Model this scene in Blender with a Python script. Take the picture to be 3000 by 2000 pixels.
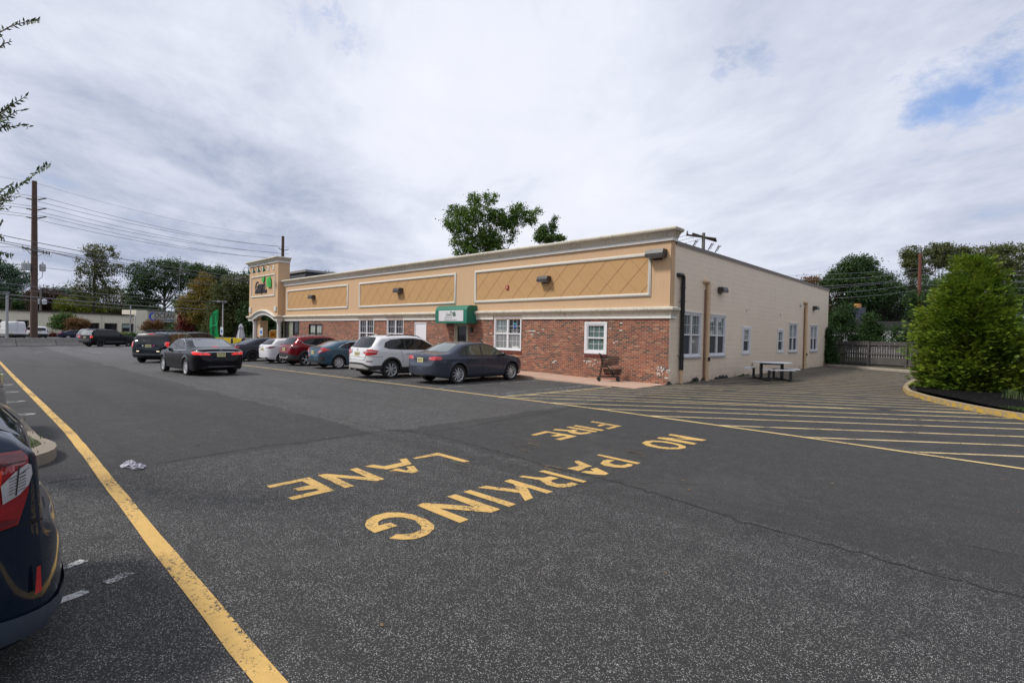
SKY_STR, SKYX, SKYY = 0.10, 0.0, 0.0
BLUES = [(2640, 345, .06, .6), (2730, 300, .09, .85), (2830, 262, .10, .9), (2930, 225, .09, .85), (3010, 200, .08, .6), (2110, 215, .05, .45), (2220, 190, .05, .35), (1035, 105, .06, .45), (985, 20, .05, .45), (900, 60, .08, .35), (2700, 560, .2, .22)]
DARKS = [(350, 780, .4, .55), (900, 560, .25, .55), (620, 520, .25, .35), (1150, 760, .3, .6), (2700, 640, .5, .35), (2200, 80, .5, .3), (60, 420, .3, .2)]
BRIGHTS = [(1600, 420, .45, .7), (1300, 520, .3, .7), (900, 250, .5, .4), (2150, 420, .4, .5)]
import bpy, bmesh, math, random
import numpy as np
from mathutils import Vector, Matrix, geometry
from mathutils.bvhtree import BVHTree
S = bpy.context.scene
for o in list(bpy.data.objects): bpy.data.objects.remove(o)
COL = S.collection
R_ = math.radians
# ---------------------------------------------------------------- camera
cam_d = bpy.data.cameras.new('camera'); cam = bpy.data.objects.new('camera', cam_d); COL.objects.link(cam)
RX = Vector((0.72227585, 0.69128955, 0.02088891)); RD = Vector((0.02477948, 0.00431756, -0.99968362)); RF = Vector((-0.69116103, 0.72256495, -0.01401132))
m = Matrix((RX, -RD, -RF)).transposed().to_4x4(); m.translation = Vector((8.584, -17.038, 1.68))
cam.matrix_world = m
cam_d.sensor_width = 36; cam_d.lens = 18.074; cam_d.clip_start = 0.05; cam_d.clip_end = 3000
S.camera = cam
# ---------------------------------------------------------------- view
S.view_settings.view_transform = 'Standard'; S.view_settings.look = 'None'
S.view_settings.exposure = 0.62; S.view_settings.gamma = 1.0
S.render.engine = 'CYCLES'
# ---------------------------------------------------------------- node helper
class NT:
    def __init__(s, nt): s.nt = nt
    def n(s, t, **k):
        nd = s.nt.nodes.new(t)
        for a, v in k.items():
            if a == 'i':
                for kk, vv in v.items():
                    sk = nd.inputs[kk]
                    if isinstance(vv, bpy.types.NodeSocket): s.nt.links.new(vv, sk)
                    else: sk.default_value = vv
            else: setattr(nd, a, v)
        return nd
    def math(s, op, a, b=None, c=None, clamp=False):
        nd = s.nt.nodes.new('ShaderNodeMath'); nd.operation = op; nd.use_clamp = clamp
        for i, v in enumerate((a, b, c)):
            if v is None: continue
            if isinstance(v, bpy.types.NodeSocket): s.nt.links.new(v, nd.inputs[i])
            else: nd.inputs[i].default_value = v
        return nd.outputs[0]
    def mix(s, f, a, b, mode='MIX'):
        nd = s.nt.nodes.new('ShaderNodeMix'); nd.data_type = 'RGBA'; nd.blend_type = mode
        for i, v in ((0, f), (6, a), (7, b)):
            if isinstance(v, bpy.types.NodeSocket): s.nt.links.new(v, nd.inputs[i])
            else: nd.inputs[i].default_value = (v if i == 0 or len(v) == 4 else (*v, 1))
        return nd.outputs[2]
    def ramp(s, f, stops, interp='LINEAR'):
        nd = s.nt.nodes.new('ShaderNodeValToRGB'); cr = nd.color_ramp; cr.interpolation = interp
        while len(cr.elements) < len(stops): cr.elements.new(0.5)
        for e, (p, c) in zip(cr.elements, stops):
            e.position = p; e.color = (c, c, c, 1) if isinstance(c, (int, float)) else (*c, 1)
        s.nt.links.new(f, nd.inputs[0]); return nd.outputs[0]
    def noise(s, vec, scale, detail=3, rough=0.5, dist=0.0):
        nd = s.n('ShaderNodeTexNoise', i={'Scale': scale, 'Detail': detail, 'Roughness': rough, 'Distortion': dist})
        if vec is not None: s.nt.links.new(vec, nd.inputs['Vector'])
        return nd.outputs[0]
    def mapv(s, vec, scale=(1, 1, 1), loc=(0, 0, 0), rot=(0, 0, 0)):
        return s.n('ShaderNodeMapping', i={'Vector': vec, 'Scale': scale, 'Location': loc, 'Rotation': rot}).outputs[0]
def mat(name):
    m = bpy.data.materials.new(name); m.use_nodes = True; nt = m.node_tree
    return m, NT(nt), nt.nodes['Principled BSDF']
MC = {}
def pm(name, col, rough=0.6, metal=0.0, var=0.12, scale=3.0, coat=0.0, bump=0.0, bscale=60, spec=0.5, dirt=0.0, dirtcol=(0.12, 0.10, 0.08), trans=0, emit=0):
    """plain procedural material: a base colour with noise in tone, dirt and bump"""
    if name in MC: return MC[name]
    m, N, b = mat(name)
    co = N.n('ShaderNodeTexCoord').outputs['Object']
    n1 = N.noise(co, scale, 4, 0.6)
    lo = tuple(c * (1 - var) for c in col); hi = tuple(min(1, c * (1 + var)) for c in col)
    c = N.mix(n1, lo, hi)
    if dirt:
        n2 = N.noise(co, scale * 2.7, 5, 0.7)
        c = N.mix(N.math('MULTIPLY', N.ramp(n2, [(0.45, 0), (0.75, 1)]), dirt), c, dirtcol)
    N.nt.links.new(c, b.inputs['Base Color'])
    b.inputs['Roughness'].default_value = rough; b.inputs['Metallic'].default_value = metal
    b.inputs['Coat Weight'].default_value = coat; b.inputs['Coat Roughness'].default_value = 0.03
    b.inputs['Specular IOR Level'].default_value = spec
    if emit: N.nt.links.new(c, b.inputs['Emission Color']); b.inputs['Emission Strength'].default_value = emit
    if bump:
        bn = N.n('ShaderNodeBump', i={'Strength': bump, 'Distance': 0.01, 'Height': N.noise(co, bscale, 4, 0.6)})
        N.nt.links.new(bn.outputs[0], b.inputs['Normal'])
    MC[name] = m; return m
# ---------------------------------------------------------------- sky and sun
SUN_EL, SUN_AZ = 50.0, 236.0        # degrees; azimuth of the sun seen from the lot, counter-clockwise from +x
W = bpy.data.worlds.new('World'); S.world = W; W.use_nodes = True
N = NT(W.node_tree); bg = W.node_tree.nodes['Background']
sky = N.n('ShaderNodeTexSky', sky_type='NISHITA', sun_disc=False, sun_elevation=R_(SUN_EL), sun_rotation=R_(90 - SUN_AZ), air_density=1.0, dust_density=0.6)
tc = N.n('ShaderNodeTexCoord').outputs['Generated']
sx = N.n('ShaderNodeSeparateXYZ', i={0: tc})
den = N.math('ADD', N.math('MAXIMUM', sx.outputs[2], 0.0), 0.16)
u = N.math('DIVIDE', sx.outputs[0], den); v = N.math('DIVIDE', sx.outputs[1], den)
pl = N.n('ShaderNodeCombineXYZ', i={0: u, 1: v, 2: 0.0}).outputs[0]
pw = N.mapv(pl, scale=(0.62, 0.5, 1), loc=(SKYX, SKYY, 0), rot=(0, 0, R_(24)))
cover = N.noise(pw, 0.75, 7, 0.52, 0.35)
wisp = N.noise(N.mapv(pw, scale=(1.0, 1.5, 1)), 2.1, 8, 0.62, 0.25)
big = N.noise(pw, 0.36, 3, 0.5)
warp = N.math('MULTIPLY', N.math('SUBTRACT', N.noise(N.mapv(tc, scale=(1, 1, 1.6)), 11, 8, .7), 0.5), 0.22)
def spot(d, r):
    """1 inside a soft cone of the sky around direction d, with a ragged rim"""
    d = Vector(d).normalized(); q = N.math('ADD', N.n('ShaderNodeVectorMath', operation='DISTANCE', i={0: tc, 1: tuple(d)}).outputs['Value'], warp)
    return N.math('SUBTRACT', 1.0, N.math('DIVIDE', q, r), clamp=True)
def sdir(x, y): return RX * (x - 1500) + RD * (y - 1000) + RF * 1506
blue = None
for (x, y, r, k) in BLUES:
    s_ = N.math('MULTIPLY', spot(sdir(x, y), r), k); blue = s_ if blue is None else N.math('MAXIMUM', blue, s_)
drk = None
for (x, y, r, k) in DARKS:
    s_ = N.math('MULTIPLY', spot(sdir(x, y), r), k); drk = s_ if drk is None else N.math('ADD', drk, s_)
brt = None
for (x, y, r, k) in BRIGHTS:
    s_ = N.math('MULTIPLY', spot(sdir(x, y), r), k); brt = s_ if brt is None else N.math('ADD', brt, s_)
cv = N.math('ADD', N.math('MULTIPLY', cover, 0.55), N.math('MULTIPLY', wisp, 0.45))
cv = N.math('SUBTRACT', N.math('ADD', cv, 0.13), N.math('MULTIPLY', blue, 0.30))
amount = N.ramp(cv, [(0.33, 0.10), (0.44, 0.58), (0.53, 1.0)])
shade = N.math('ADD', N.math('MULTIPLY', N.math('ADD', N.math('MULTIPLY', N.math('SUBTRACT', wisp, 0.5), 1.05), 0.5), 0.55), N.math('MULTIPLY', big, 0.45))
shade = N.math('ADD', N.math('SUBTRACT', shade, N.math('MULTIPLY', drk, 0.16)), N.math('MULTIPLY', brt, 0.10))
K = 1 / SKY_STR
ccol = N.ramp(shade, [(0.31, (0.28 * K, 0.315 * K, 0.41 * K)), (0.40, (0.39 * K, 0.42 * K, 0.505 * K)), (0.48, (0.47 * K, 0.495 * K, 0.575 * K)), (0.57, (0.55 * K, 0.57 * K, 0.64 * K)), (0.72, (0.60 * K, 0.612 * K, 0.66 * K))])
skyc = N.mix(1.0, sky.outputs[0], (0.9, 1.0, 1.2), 'MULTIPLY')
c = N.mix(amount, skyc, ccol)
N.nt.links.new(c, bg.inputs['Color']); bg.inputs['Strength'].default_value = SKY_STR
sl = bpy.data.lights.new('sun', 'SUN'); sl.energy = 2.0; sl.angle = R_(9); sl.color = (1.0, 0.95, 0.88)
so = bpy.data.objects.new('sun', sl); COL.objects.link(so)
sd = Vector((math.cos(R_(SUN_EL)) * math.cos(R_(SUN_AZ)), math.cos(R_(SUN_EL)) * math.sin(R_(SUN_AZ)), math.sin(R_(SUN_EL))))
so.rotation_euler = sd.to_track_quat('Z', 'Y').to_euler()
# ---------------------------------------------------------------- object helpers
def gz(x): return float(np.interp(x, [-50, -33, -20, -11, -5, 0], [-.5, -.42, -.25, -.14, -.06, 0]))
class MB:
    """collects shapes, then links them as ONE mesh object"""
    def __init__(s): s.v = []; s.f = []; s.mi = []
    def add(s, vs, fs, mi=0):
        o = len(s.v); s.v += [tuple(p) for p in vs]; s.f += [tuple(i + o for i in f) for f in fs]; s.mi += [mi] * len(fs); return s
    def box(s, a, b, mi=0, M=None):
        x0, y0, z0 = a; x1, y1, z1 = b
        vs = [(x0, y0, z0), (x1, y0, z0), (x1, y1, z0), (x0, y1, z0), (x0, y0, z1), (x1, y0, z1), (x1, y1, z1), (x0, y1, z1)]
        if M: vs = [M @ Vector(p) for p in vs]
        return s.add(vs, [(0, 3, 2, 1), (4, 5, 6, 7), (0, 1, 5, 4), (1, 2, 6, 5), (2, 3, 7, 6), (3, 0, 4, 7)], mi)
    def bar(s, p, q, w, h=None, mi=0, up=(0, 0, 1)):
        p = Vector(p); q = Vector(q); h = h or w; d = (q - p).normalized(); up = Vector(up)
        if abs(d.dot(up)) > 0.98: up = Vector((1, 0, 0))
        a = d.cross(up).normalized() * w / 2; b = a.cross(d).normalized() * h / 2
        vs = [p - a - b, p + a - b, p + a + b, p - a + b, q - a - b, q + a - b, q + a + b, q - a + b]
        return s.add(vs, [(3, 2, 1, 0), (4, 5, 6, 7), (0, 1, 5, 4), (1, 2, 6, 5), (2, 3, 7, 6), (3, 0, 4, 7)], mi)
    def tube(s, pts, r, n=8, mi=0, cap=True):
        pts = [Vector(p) for p in pts]; rs = r if isinstance(r, (list, tuple)) else [r] * len(pts)
        vs = []; fs = []; pa = None
        for i, p in enumerate(pts):
            d = (pts[min(i + 1, len(pts) - 1)] - pts[max(i - 1, 0)]).normalized()
            if pa is None: pa = d.cross(Vector((0, 0, 1)) if abs(d.z) < 0.9 else Vector((1, 0, 0))).normalized()
            pa = (pa - d * pa.dot(d)).normalized(); pb = d.cross(pa)
            for k in range(n):
                t = 2 * math.pi * k / n; vs.append(p + (pa * math.cos(t) + pb * math.sin(t)) * rs[i])
        for i in range(len(pts) - 1):
            for k in range(n):
                a = i * n + k; b = i * n + (k + 1) % n; fs.append((a, b, b + n, a + n))
        if cap: fs.append(tuple(range(n))[::-1]); fs.append(tuple((len(pts) - 1) * n + k for k in range(n)))
        return s.add(vs, fs, mi)
    def lathe(s, prof, c=(0, 0, 0), n=16, mi=0, M=None, closed=False):
        vs = []; fs = []
        for r, z in prof:
            for k in range(n):
                t = 2 * math.pi * k / n; vs.append(Vector((c[0] + r * math.cos(t), c[1] + r * math.sin(t), c[2] + z)))
        for i in range(len(prof) - 1):
            for k in range(n):
                a = i * n + k; b = i * n + (k + 1) % n; fs.append((a, b, b + n, a + n))
        if not closed:
            if prof[0][0] > 1e-4: fs.append(tuple(range(n))[::-1])
            if prof[-1][0] > 1e-4: fs.append(tuple((len(prof) - 1) * n + k for k in range(n)))
        if M: vs = [M @ p for p in vs]
        return s.add(vs, fs, mi)
    def prism(s, poly, h0, h1, f, mi=0):
        """poly: 2-D outline; f(u, v, h) -> point"""
        n = len(poly); vs = [f(u, v, h0) for u, v in poly] + [f(u, v, h1) for u, v in poly]
        fs = [(i, (i + 1) % n, n + (i + 1) % n, n + i) for i in range(n)]
        tri = geometry.tessellate_polygon([[Vector((u, v, 0)) for u, v in poly]])
        for t in tri: fs.append(tuple(t)[::-1]); fs.append(tuple(n + i for i in t))
        return s.add(vs, fs, mi)
    def build(s, name, m, parent=None, smooth=False, ang=35, tri=False):
        me = bpy.data.meshes.new(name); me.from_pydata(s.v, [], s.f)
        ms = m if isinstance(m, (list, tuple)) else [m]
        for x in ms: me.materials.append(x)
        if len(ms) > 1: me.polygons.foreach_set('material_index', s.mi)
        me.validate()
        bm = bmesh.new(); bm.from_mesh(me); bmesh.ops.recalc_face_normals(bm, faces=bm.faces); bm.to_mesh(me); bm.free()
        if smooth: me.shade_smooth(); me.set_sharp_from_angle(angle=R_(ang))
        return link(name, me, parent)
def parts(mb, name, m, parent=None, smooth=False, key=None):
    """link every separate piece collected in mb as an object of its own"""
    par = list(range(len(mb.v)))
    def f_(i):
        while par[i] != i: par[i] = par[par[i]]; i = par[i]
        return i
    for f in mb.f:
        for i in f[1:]: par[f_(f[0])] = f_(i)
    G = {}
    for f in mb.f: G.setdefault(f_(f[0]), []).append(f)
    out = []
    for fs in G.values():
        ids = sorted({i for f in fs for i in f}); mp = {a: k for k, a in enumerate(ids)}; q = MB(); q.v = [mb.v[i] for i in ids]; q.f = [tuple(mp[i] for i in f) for f in fs]; q.mi = [0] * len(fs)
        out.append(q.build(name, m, parent, smooth, 40))
    return out
def link(name, me, parent=None):
    o = bpy.data.objects.new(name, me); COL.objects.link(o)
    if parent: o.parent = parent
    return o
def thing(name, label, cat, loc=(0, 0, 0), rz=0, group=None):
    o = bpy.data.objects.new(name, None); COL.objects.link(o); o.location = loc; o.rotation_euler = (0, 0, rz)
    o.empty_display_size = 0.2; return tag(o, label, cat, group)
def tag(o, label, cat=None, group=None):
    o['label'] = label
    if cat: o['category'] = cat
    if group: o['group'] = group
    return o
def struct(o): o['kind'] = 'structure'; return o
def sweep(path, prof, closed=False, mi=0, MBo=None):
    """sweep a (outward, z) profile along a 2-D path; outward = right-hand side of the walking direction"""
    P = [Vector((p[0], p[1])) for p in path]; vs = []; n = len(prof)
    for i, p in enumerate(P):
        d0 = (P[i] - P[i - 1]).normalized() if i > 0 else (P[1] - P[0]).normalized()
        d1 = (P[i + 1] - P[i]).normalized() if i < len(P) - 1 else d0
        n0 = Vector((d0.y, -d0.x)); n1 = Vector((d1.y, -d1.x)); mm = (n0 + n1).normalized(); k = 1 / max(0.3, mm.dot(n0))
        for o, z in prof: q = p + mm * o * k; vs.append((q.x, q.y, z))
    fs = []
    for i in range(len(P) - 1):
        for j in range(n):
            a = i * n + j; b = i * n + (j + 1) % n; fs.append((a, b, b + n, a + n))
    fs.append(tuple(range(n))); fs.append(tuple((len(P) - 1) * n + j for j in range(n))[::-1])
    (MBo or MB()).add(vs, fs, mi); return MBo
def text_obj(name, txt, size, M, m, parent=None, extrude=0.004, shear=0, align='CENTER', sx=1.0, space=1.0, bold=0.0):
    cu = bpy.data.curves.new('t', 'FONT'); cu.body = txt; cu.size = size; cu.extrude = extrude; cu.shear = shear
    cu.align_x = align; cu.align_y = 'CENTER'; cu.resolution_u = 3; cu.space_character = space; cu.offset = bold
    o = bpy.data.objects.new('t', cu); COL.objects.link(o); bpy.context.view_layer.update()
    dg = bpy.context.evaluated_depsgraph_get(); me = bpy.data.meshes.new_from_object(o.evaluated_get(dg)); me.name = name
    bpy.data.objects.remove(o); bpy.data.curves.remove(cu)
    me.transform(M @ Matrix.Diagonal((sx, 1, 1, 1))); me.materials.clear(); me.materials.append(m)
    return link(name, me, parent)
def frame_on(px, py, pz, right, up):
    """matrix whose x runs along right, y along up, z out of the face"""
    r = Vector(right).normalized(); u = Vector(up).normalized(); n = r.cross(u)
    M = Matrix((r, u, n)).transposed().to_4x4(); M.translation = Vector((px, py, pz)); return M
def copy_tree(o, parent=None):
    c = o.copy(); COL.objects.link(c); c.parent = parent
    for ch in list(o.children): copy_tree(ch, c)
    return c
rnd = random.Random(7)
TXT={'NO':[[(4.448,-8.786),(4.421,-8.633),(5.08,-8.668),(5.062,-8.809),(4.616,-9.0),(5.091,-9.072),(5.097,-9.207),(4.452,-9.192),(4.441,-9.079),(4.802,-8.827)],[(4.479,-9.723),(4.448,-9.549),(4.498,-9.405),(4.693,-9.295),(4.908,-9.326),(5.065,-9.423),(5.117,-9.525),(5.088,-9.699),(4.968,-9.836),(4.813,-9.877),(4.63,-9.848),(4.482,-9.729),(4.564,-9.634),(4.647,-9.71),(4.797,-9.733),(4.942,-9.698),(5.02,-9.589),(4.99,-9.48),(4.847,-9.417),(4.665,-9.423),(4.571,-9.511),(4.56,-9.628)]],'PARKING':[[(4.48,-10.984),(4.474,-10.901),(5.126,-10.893),(5.13,-10.995)],[(4.783,-11.334),(4.716,-11.167),(4.729,-11.073),(4.824,-11.035),(4.819,-11.142),(4.857,-11.213),(4.938,-11.248),(5.016,-11.203),(5.042,-11.13),(5.027,-11.058),(5.104,-11.045),(5.134,-11.142),(5.111,-11.288),(5.016,-11.36),(4.878,-11.388)],[(4.639,-11.866),(4.666,-11.633),(4.484,-11.507),(4.489,-11.423),(4.797,-11.536),(4.779,-11.626),(4.815,-11.856)],[(4.861,-11.87),(4.865,-11.787),(4.947,-11.722),(4.856,-11.663),(4.874,-11.554),(5.13,-11.666),(5.144,-11.758),(5.06,-11.826),(4.951,-11.866)],[(4.49,-12.239),(4.503,-12.146),(5.148,-12.144),(5.149,-12.227)],[(4.487,-12.598),(4.49,-12.522),(4.664,-12.449),(4.714,-12.405),(4.728,-12.3),(4.847,-12.288),(4.844,-12.407),(4.885,-12.474),(4.997,-12.477),(5.048,-12.404),(5.047,-12.306),(5.146,-12.313),(5.161,-12.414),(5.126,-12.521),(5.048,-12.591),(4.92,-12.6),(4.781,-12.534),(4.748,-12.513)],[(4.502,-12.854),(4.493,-12.744),(5.131,-12.742),(5.128,-12.841),(4.835,-12.836),(5.126,-13.061),(5.134,-13.193),(4.919,-13.041),(4.483,-13.244),(4.491,-13.131),(4.812,-12.978),(4.662,-12.858)],[(4.489,-13.455),(4.49,-13.357),(5.137,-13.33),(5.15,-13.438)],[(4.496,-13.681),(4.495,-13.567),(5.139,-13.55),(5.146,-13.676),(4.725,-13.959),(5.136,-13.95),(5.146,-14.064),(4.511,-14.07),(4.496,-13.974),(4.907,-13.681)],[(5.019,-14.704),(4.983,-14.612),(5.036,-14.564),(5.06,-14.485),(5.038,-14.4),(4.976,-14.355),(4.824,-14.316),(4.691,-14.347),(4.633,-14.41),(4.609,-14.495),(4.636,-14.57),(4.715,-14.618),(4.723,-14.503),(4.832,-14.502),(4.836,-14.729),(4.706,-14.724),(4.617,-14.69),(4.537,-14.625),(4.482,-14.514),(4.483,-14.395),(4.555,-14.307),(4.688,-14.241),(4.874,-14.227),(5.023,-14.256),(5.104,-14.314),(5.169,-14.428),(5.178,-14.55),(5.117,-14.637)]],'FIRE':[[(2.801,-8.74),(2.768,-8.618),(3.448,-8.646),(3.468,-9.117),(3.372,-9.081),(3.372,-8.795),(3.2,-8.782),(3.188,-9.003),(3.103,-8.959),(3.092,-8.762)],[(2.844,-9.361),(2.827,-9.234),(3.46,-9.235),(3.477,-9.36)],[(2.852,-9.567),(2.831,-9.449),(3.455,-9.439),(3.462,-9.559)],[(2.852,-9.963),(2.824,-9.848),(3.065,-9.734),(3.075,-9.642),(3.172,-9.633),(3.185,-9.748),(3.261,-9.785),(3.342,-9.765),(3.38,-9.592),(3.463,-9.621),(3.46,-9.798),(3.413,-9.914),(3.294,-9.958),(3.164,-9.901),(3.097,-9.853)],[(2.896,-10.587),(2.839,-10.121),(3.475,-10.079),(3.497,-10.555),(3.378,-10.543),(3.377,-10.217),(3.29,-10.227),(3.276,-10.372),(3.157,-10.396),(3.178,-10.206),(2.955,-10.2),(2.981,-10.581)]],'LANE':[[(2.929,-12.994),(2.897,-12.552),(3.554,-12.535),(3.542,-12.625),(3.031,-12.648),(2.988,-12.99)],[(2.892,-13.69),(2.881,-13.562),(3.04,-13.503),(3.029,-13.228),(2.878,-13.17),(2.888,-13.065),(3.181,-13.187),(3.19,-13.559)],[(3.255,-13.533),(3.237,-13.453),(3.388,-13.403),(3.345,-13.345),(3.239,-13.314),(3.263,-13.216),(3.526,-13.327),(3.54,-13.427),(3.419,-13.479)],[(2.894,-13.891),(2.895,-13.79),(3.536,-13.804),(3.541,-13.912),(3.108,-14.175),(3.543,-14.19),(3.541,-14.296),(2.879,-14.287),(2.894,-14.184),(3.331,-13.915)],[(2.918,-14.869),(2.901,-14.394),(3.547,-14.418),(3.558,-14.866),(3.455,-14.869),(3.432,-14.53),(3.361,-14.533),(3.309,-14.699),(3.202,-14.708),(3.2,-14.516),(3.001,-14.521),(3.016,-14.872)]]}
# ================================================================ ground
def asphalt(name, far=False):
    m, N, b = mat(name)
    g = N.n('ShaderNodeNewGeometry').outputs['Position']
    sp = N.n('ShaderNodeSeparateXYZ', i={0: g})
    wob = N.math('MULTIPLY', N.math('SUBTRACT', N.noise(g, 1.4, 6, 0.7), 0.5), 0.8)
    xx = N.math('ADD', sp.outputs[0], wob); yy = N.math('ADD', sp.outputs[1], wob)
    # three pours of different age meet along the cracks: coarse worn front, dark newer strip, grey back
    coarse = N.math('MULTIPLY', N.math('GREATER_THAN', xx, 1.15), N.math('LESS_THAN', yy, -12.0))
    dark_strip = N.math('MULTIPLY', N.math('LESS_THAN', xx, 1.15), N.math('LESS_THAN', yy, -12.45))
    back = N.math('MULTIPLY', N.math('LESS_THAN', xx, 1.15), N.math('GREATER_THAN', yy, -12.45))
    vor = N.n('ShaderNodeTexVoronoi', feature='F1', i={'Vector': g, 'Scale': 135.0, 'Randomness': 1.0})
    vc = N.n('ShaderNodeSeparateColor', i={0: vor.outputs['Color']}).outputs[0]
    chip = N.math('MULTIPLY', N.ramp(vor.outputs['Distance'], [(0.30, 1), (0.52, 0)]), N.ramp(vc, [(0.46, 0), (0.66, 0.35), (0.86, 0.8), (1.0, 1)]))
    fine = N.noise(g, 210, 3, 0.7); mid = N.noise(g, 5.5, 5, 0.62); big = N.noise(g, 0.32, 4, 0.55)
    base = N.mix(fine, (0.010, 0.0098, 0.0095), (0.038, 0.037, 0.0355))
    base = N.mix(N.ramp(N.noise(g, 85, 2, 0.6), [(0.35, 0.0), (0.7, 0.7)]), base, (0.055, 0.0535, 0.0515))
    base = N.mix(N.math('MULTIPLY', N.ramp(big, [(0.35, 0), (0.7, 1)]), 0.35), base, (0.030, 0.030, 0.032))
    base = N.mix(N.math('MULTIPLY', N.ramp(mid, [(0.55, 0), (0.8, 1)]), 0.25), base, (0.075, 0.073, 0.072))
    amt = N.math('ADD', N.math('ADD', N.math('ADD', 0.34, N.math('MULTIPLY', back, 0.28)), N.math('MULTIPLY', coarse, 0.60)), N.math('MULTIPLY', dark_strip, -0.04))
    wear = N.math('MULTIPLY', N.math('MULTIPLY', chip, amt), N.ramp(mid, [(0.34, 0.45), (0.60, 1)]))
    col = N.mix(wear, base, (0.66, 0.645, 0.62))
    dk = N.math('ADD', 0.86, N.math('ADD', N.math('MULTIPLY', dark_strip, 0.0), N.math('ADD', N.math('MULTIPLY', coarse, -0.10), N.math('MULTIPLY', back, 0.30))))
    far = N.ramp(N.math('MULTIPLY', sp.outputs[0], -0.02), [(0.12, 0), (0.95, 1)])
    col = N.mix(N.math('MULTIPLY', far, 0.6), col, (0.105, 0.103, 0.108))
    # brown leaf-stain film in the yard beside the building
    yard = N.math('MULTIPLY', N.ramp(sp.outputs[1], [(0.0, 0), (1.0, 1)]), 1.0)
    yv = N.math('MULTIPLY', N.math('SMOOTH_MIN', N.math('MULTIPLY', N.math('ADD', sp.outputs[1], 3.0), 0.09), 1.0, 0.1), 0.55, clamp=True)
    inyard = N.math('MULTIPLY', yv, N.math('GREATER_THAN', xx, -1.5))
    col = N.mix(N.math('MULTIPLY', inyard, N.ramp(N.noise(g, 1.1, 5, 0.65), [(0.3, 0.45), (0.7, 1.0)])), col, (0.056, 0.049, 0.042))
    # oil spots and tyre-darkened lanes
    lane = N.ramp(N.noise(N.mapv(g, scale=(.10, 1.1, 1)), 1.0, 5, 0.6, 0.4), [(0.50, 0), (0.66, 1)])
    col = N.mix(N.math('MULTIPLY', lane, 0.34), col, (0.022, 0.0215, 0.021))
    drip = N.ramp(N.noise(g, 3.1, 2, 0.4, 0.3), [(0.73, 0), (0.76, 1)])
    col = N.mix(N.math('MULTIPLY', drip, 0.55), col, (0.014, 0.014, 0.014))
    pale = N.ramp(N.noise(g, 0.55, 6, 0.7, 0.6), [(0.56, 0), (0.72, 1)])
    col = N.mix(N.math('MULTIPLY', pale, 0.22), col, (0.13, 0.127, 0.12))
    oil = N.ramp(N.noise(g, 0.9, 3, 0.5, 1.5), [(0.66, 0), (0.74, 0.5)])
    col = N.mix(oil, col, (0.02, 0.02, 0.021))
    col = N.mix(1.0, col, N.n('ShaderNodeCombineColor', i={0: dk, 1: dk, 2: dk}).outputs[0], 'MULTIPLY')
    N.nt.links.new(col, b.inputs['Base Color'])
    b.inputs['Roughness'].default_value = 0.82; b.inputs['Specular IOR Level'].default_value = 0.35
    bp = N.n('ShaderNodeBump', i={'Strength': 0.5, 'Distance': 0.006, 'Height': N.math('ADD', N.math('MULTIPLY', chip, 0.6), fine)})
    N.nt.links.new(bp.outputs[0], b.inputs['Normal'])
    return m
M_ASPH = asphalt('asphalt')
xs = [-400, -250, -160, -120, -90, -70, -60, -50, -42, -33, -26, -20, -15, -11, -8, -5, -2.5, 0, 3, 6, 9, 14, 25, 60, 150, 400]
ys = [-400, -150, -60, -30, -20, -12, -6, 0, 12, 25, 50, 100, 200, 400]
mb = MB(); nx = len(xs)
mb.add([(x, y, gz(x)) for y in ys for x in xs], [(j * nx + i, j * nx + i + 1, (j + 1) * nx + i + 1, (j + 1) * nx + i) for j in range(len(ys) - 1) for i in range(nx - 1)])
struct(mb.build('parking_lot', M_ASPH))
def sheet(poly, m, name, h=0.004, parent=None, dens=0.9, tri=True):
    """flat sheet following the ground, h above it"""
    vs = [Vector(p) for p in poly]; n = len(vs); pts = list(vs)
    r = geometry.delaunay_2d_cdt(pts, [], [list(range(n))], 1, 1e-5)
    return [(p.x, p.y, gz(p.x) + h) for p in r[0]], [tuple(f) for f in r[2]]
def strip(mb, a, b, w, h=0.004, jit=0.0, step=1.2, mi=0, seed=1):
    a = Vector(a); b = Vector(b); L = (b - a).length; n = max(1, int(L / step)); d = (b - a) / L; q = Vector((-d.y, d.x)); rr = random.Random(seed)
    vs = []
    for i in range(n + 1):
        p = a + d * L * i / n; j1, j2 = rr.uniform(-jit, jit), rr.uniform(-jit, jit)
        for s_, j in ((-1, j1), (1, j2)):
            t = p + q * (s_ * w / 2 + j); vs.append((t.x, t.y, gz(t.x) + h))
    mb.add(vs, [(2 * i, 2 * i + 1, 2 * i + 3, 2 * i + 2) for i in range(n)], mi)
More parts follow.
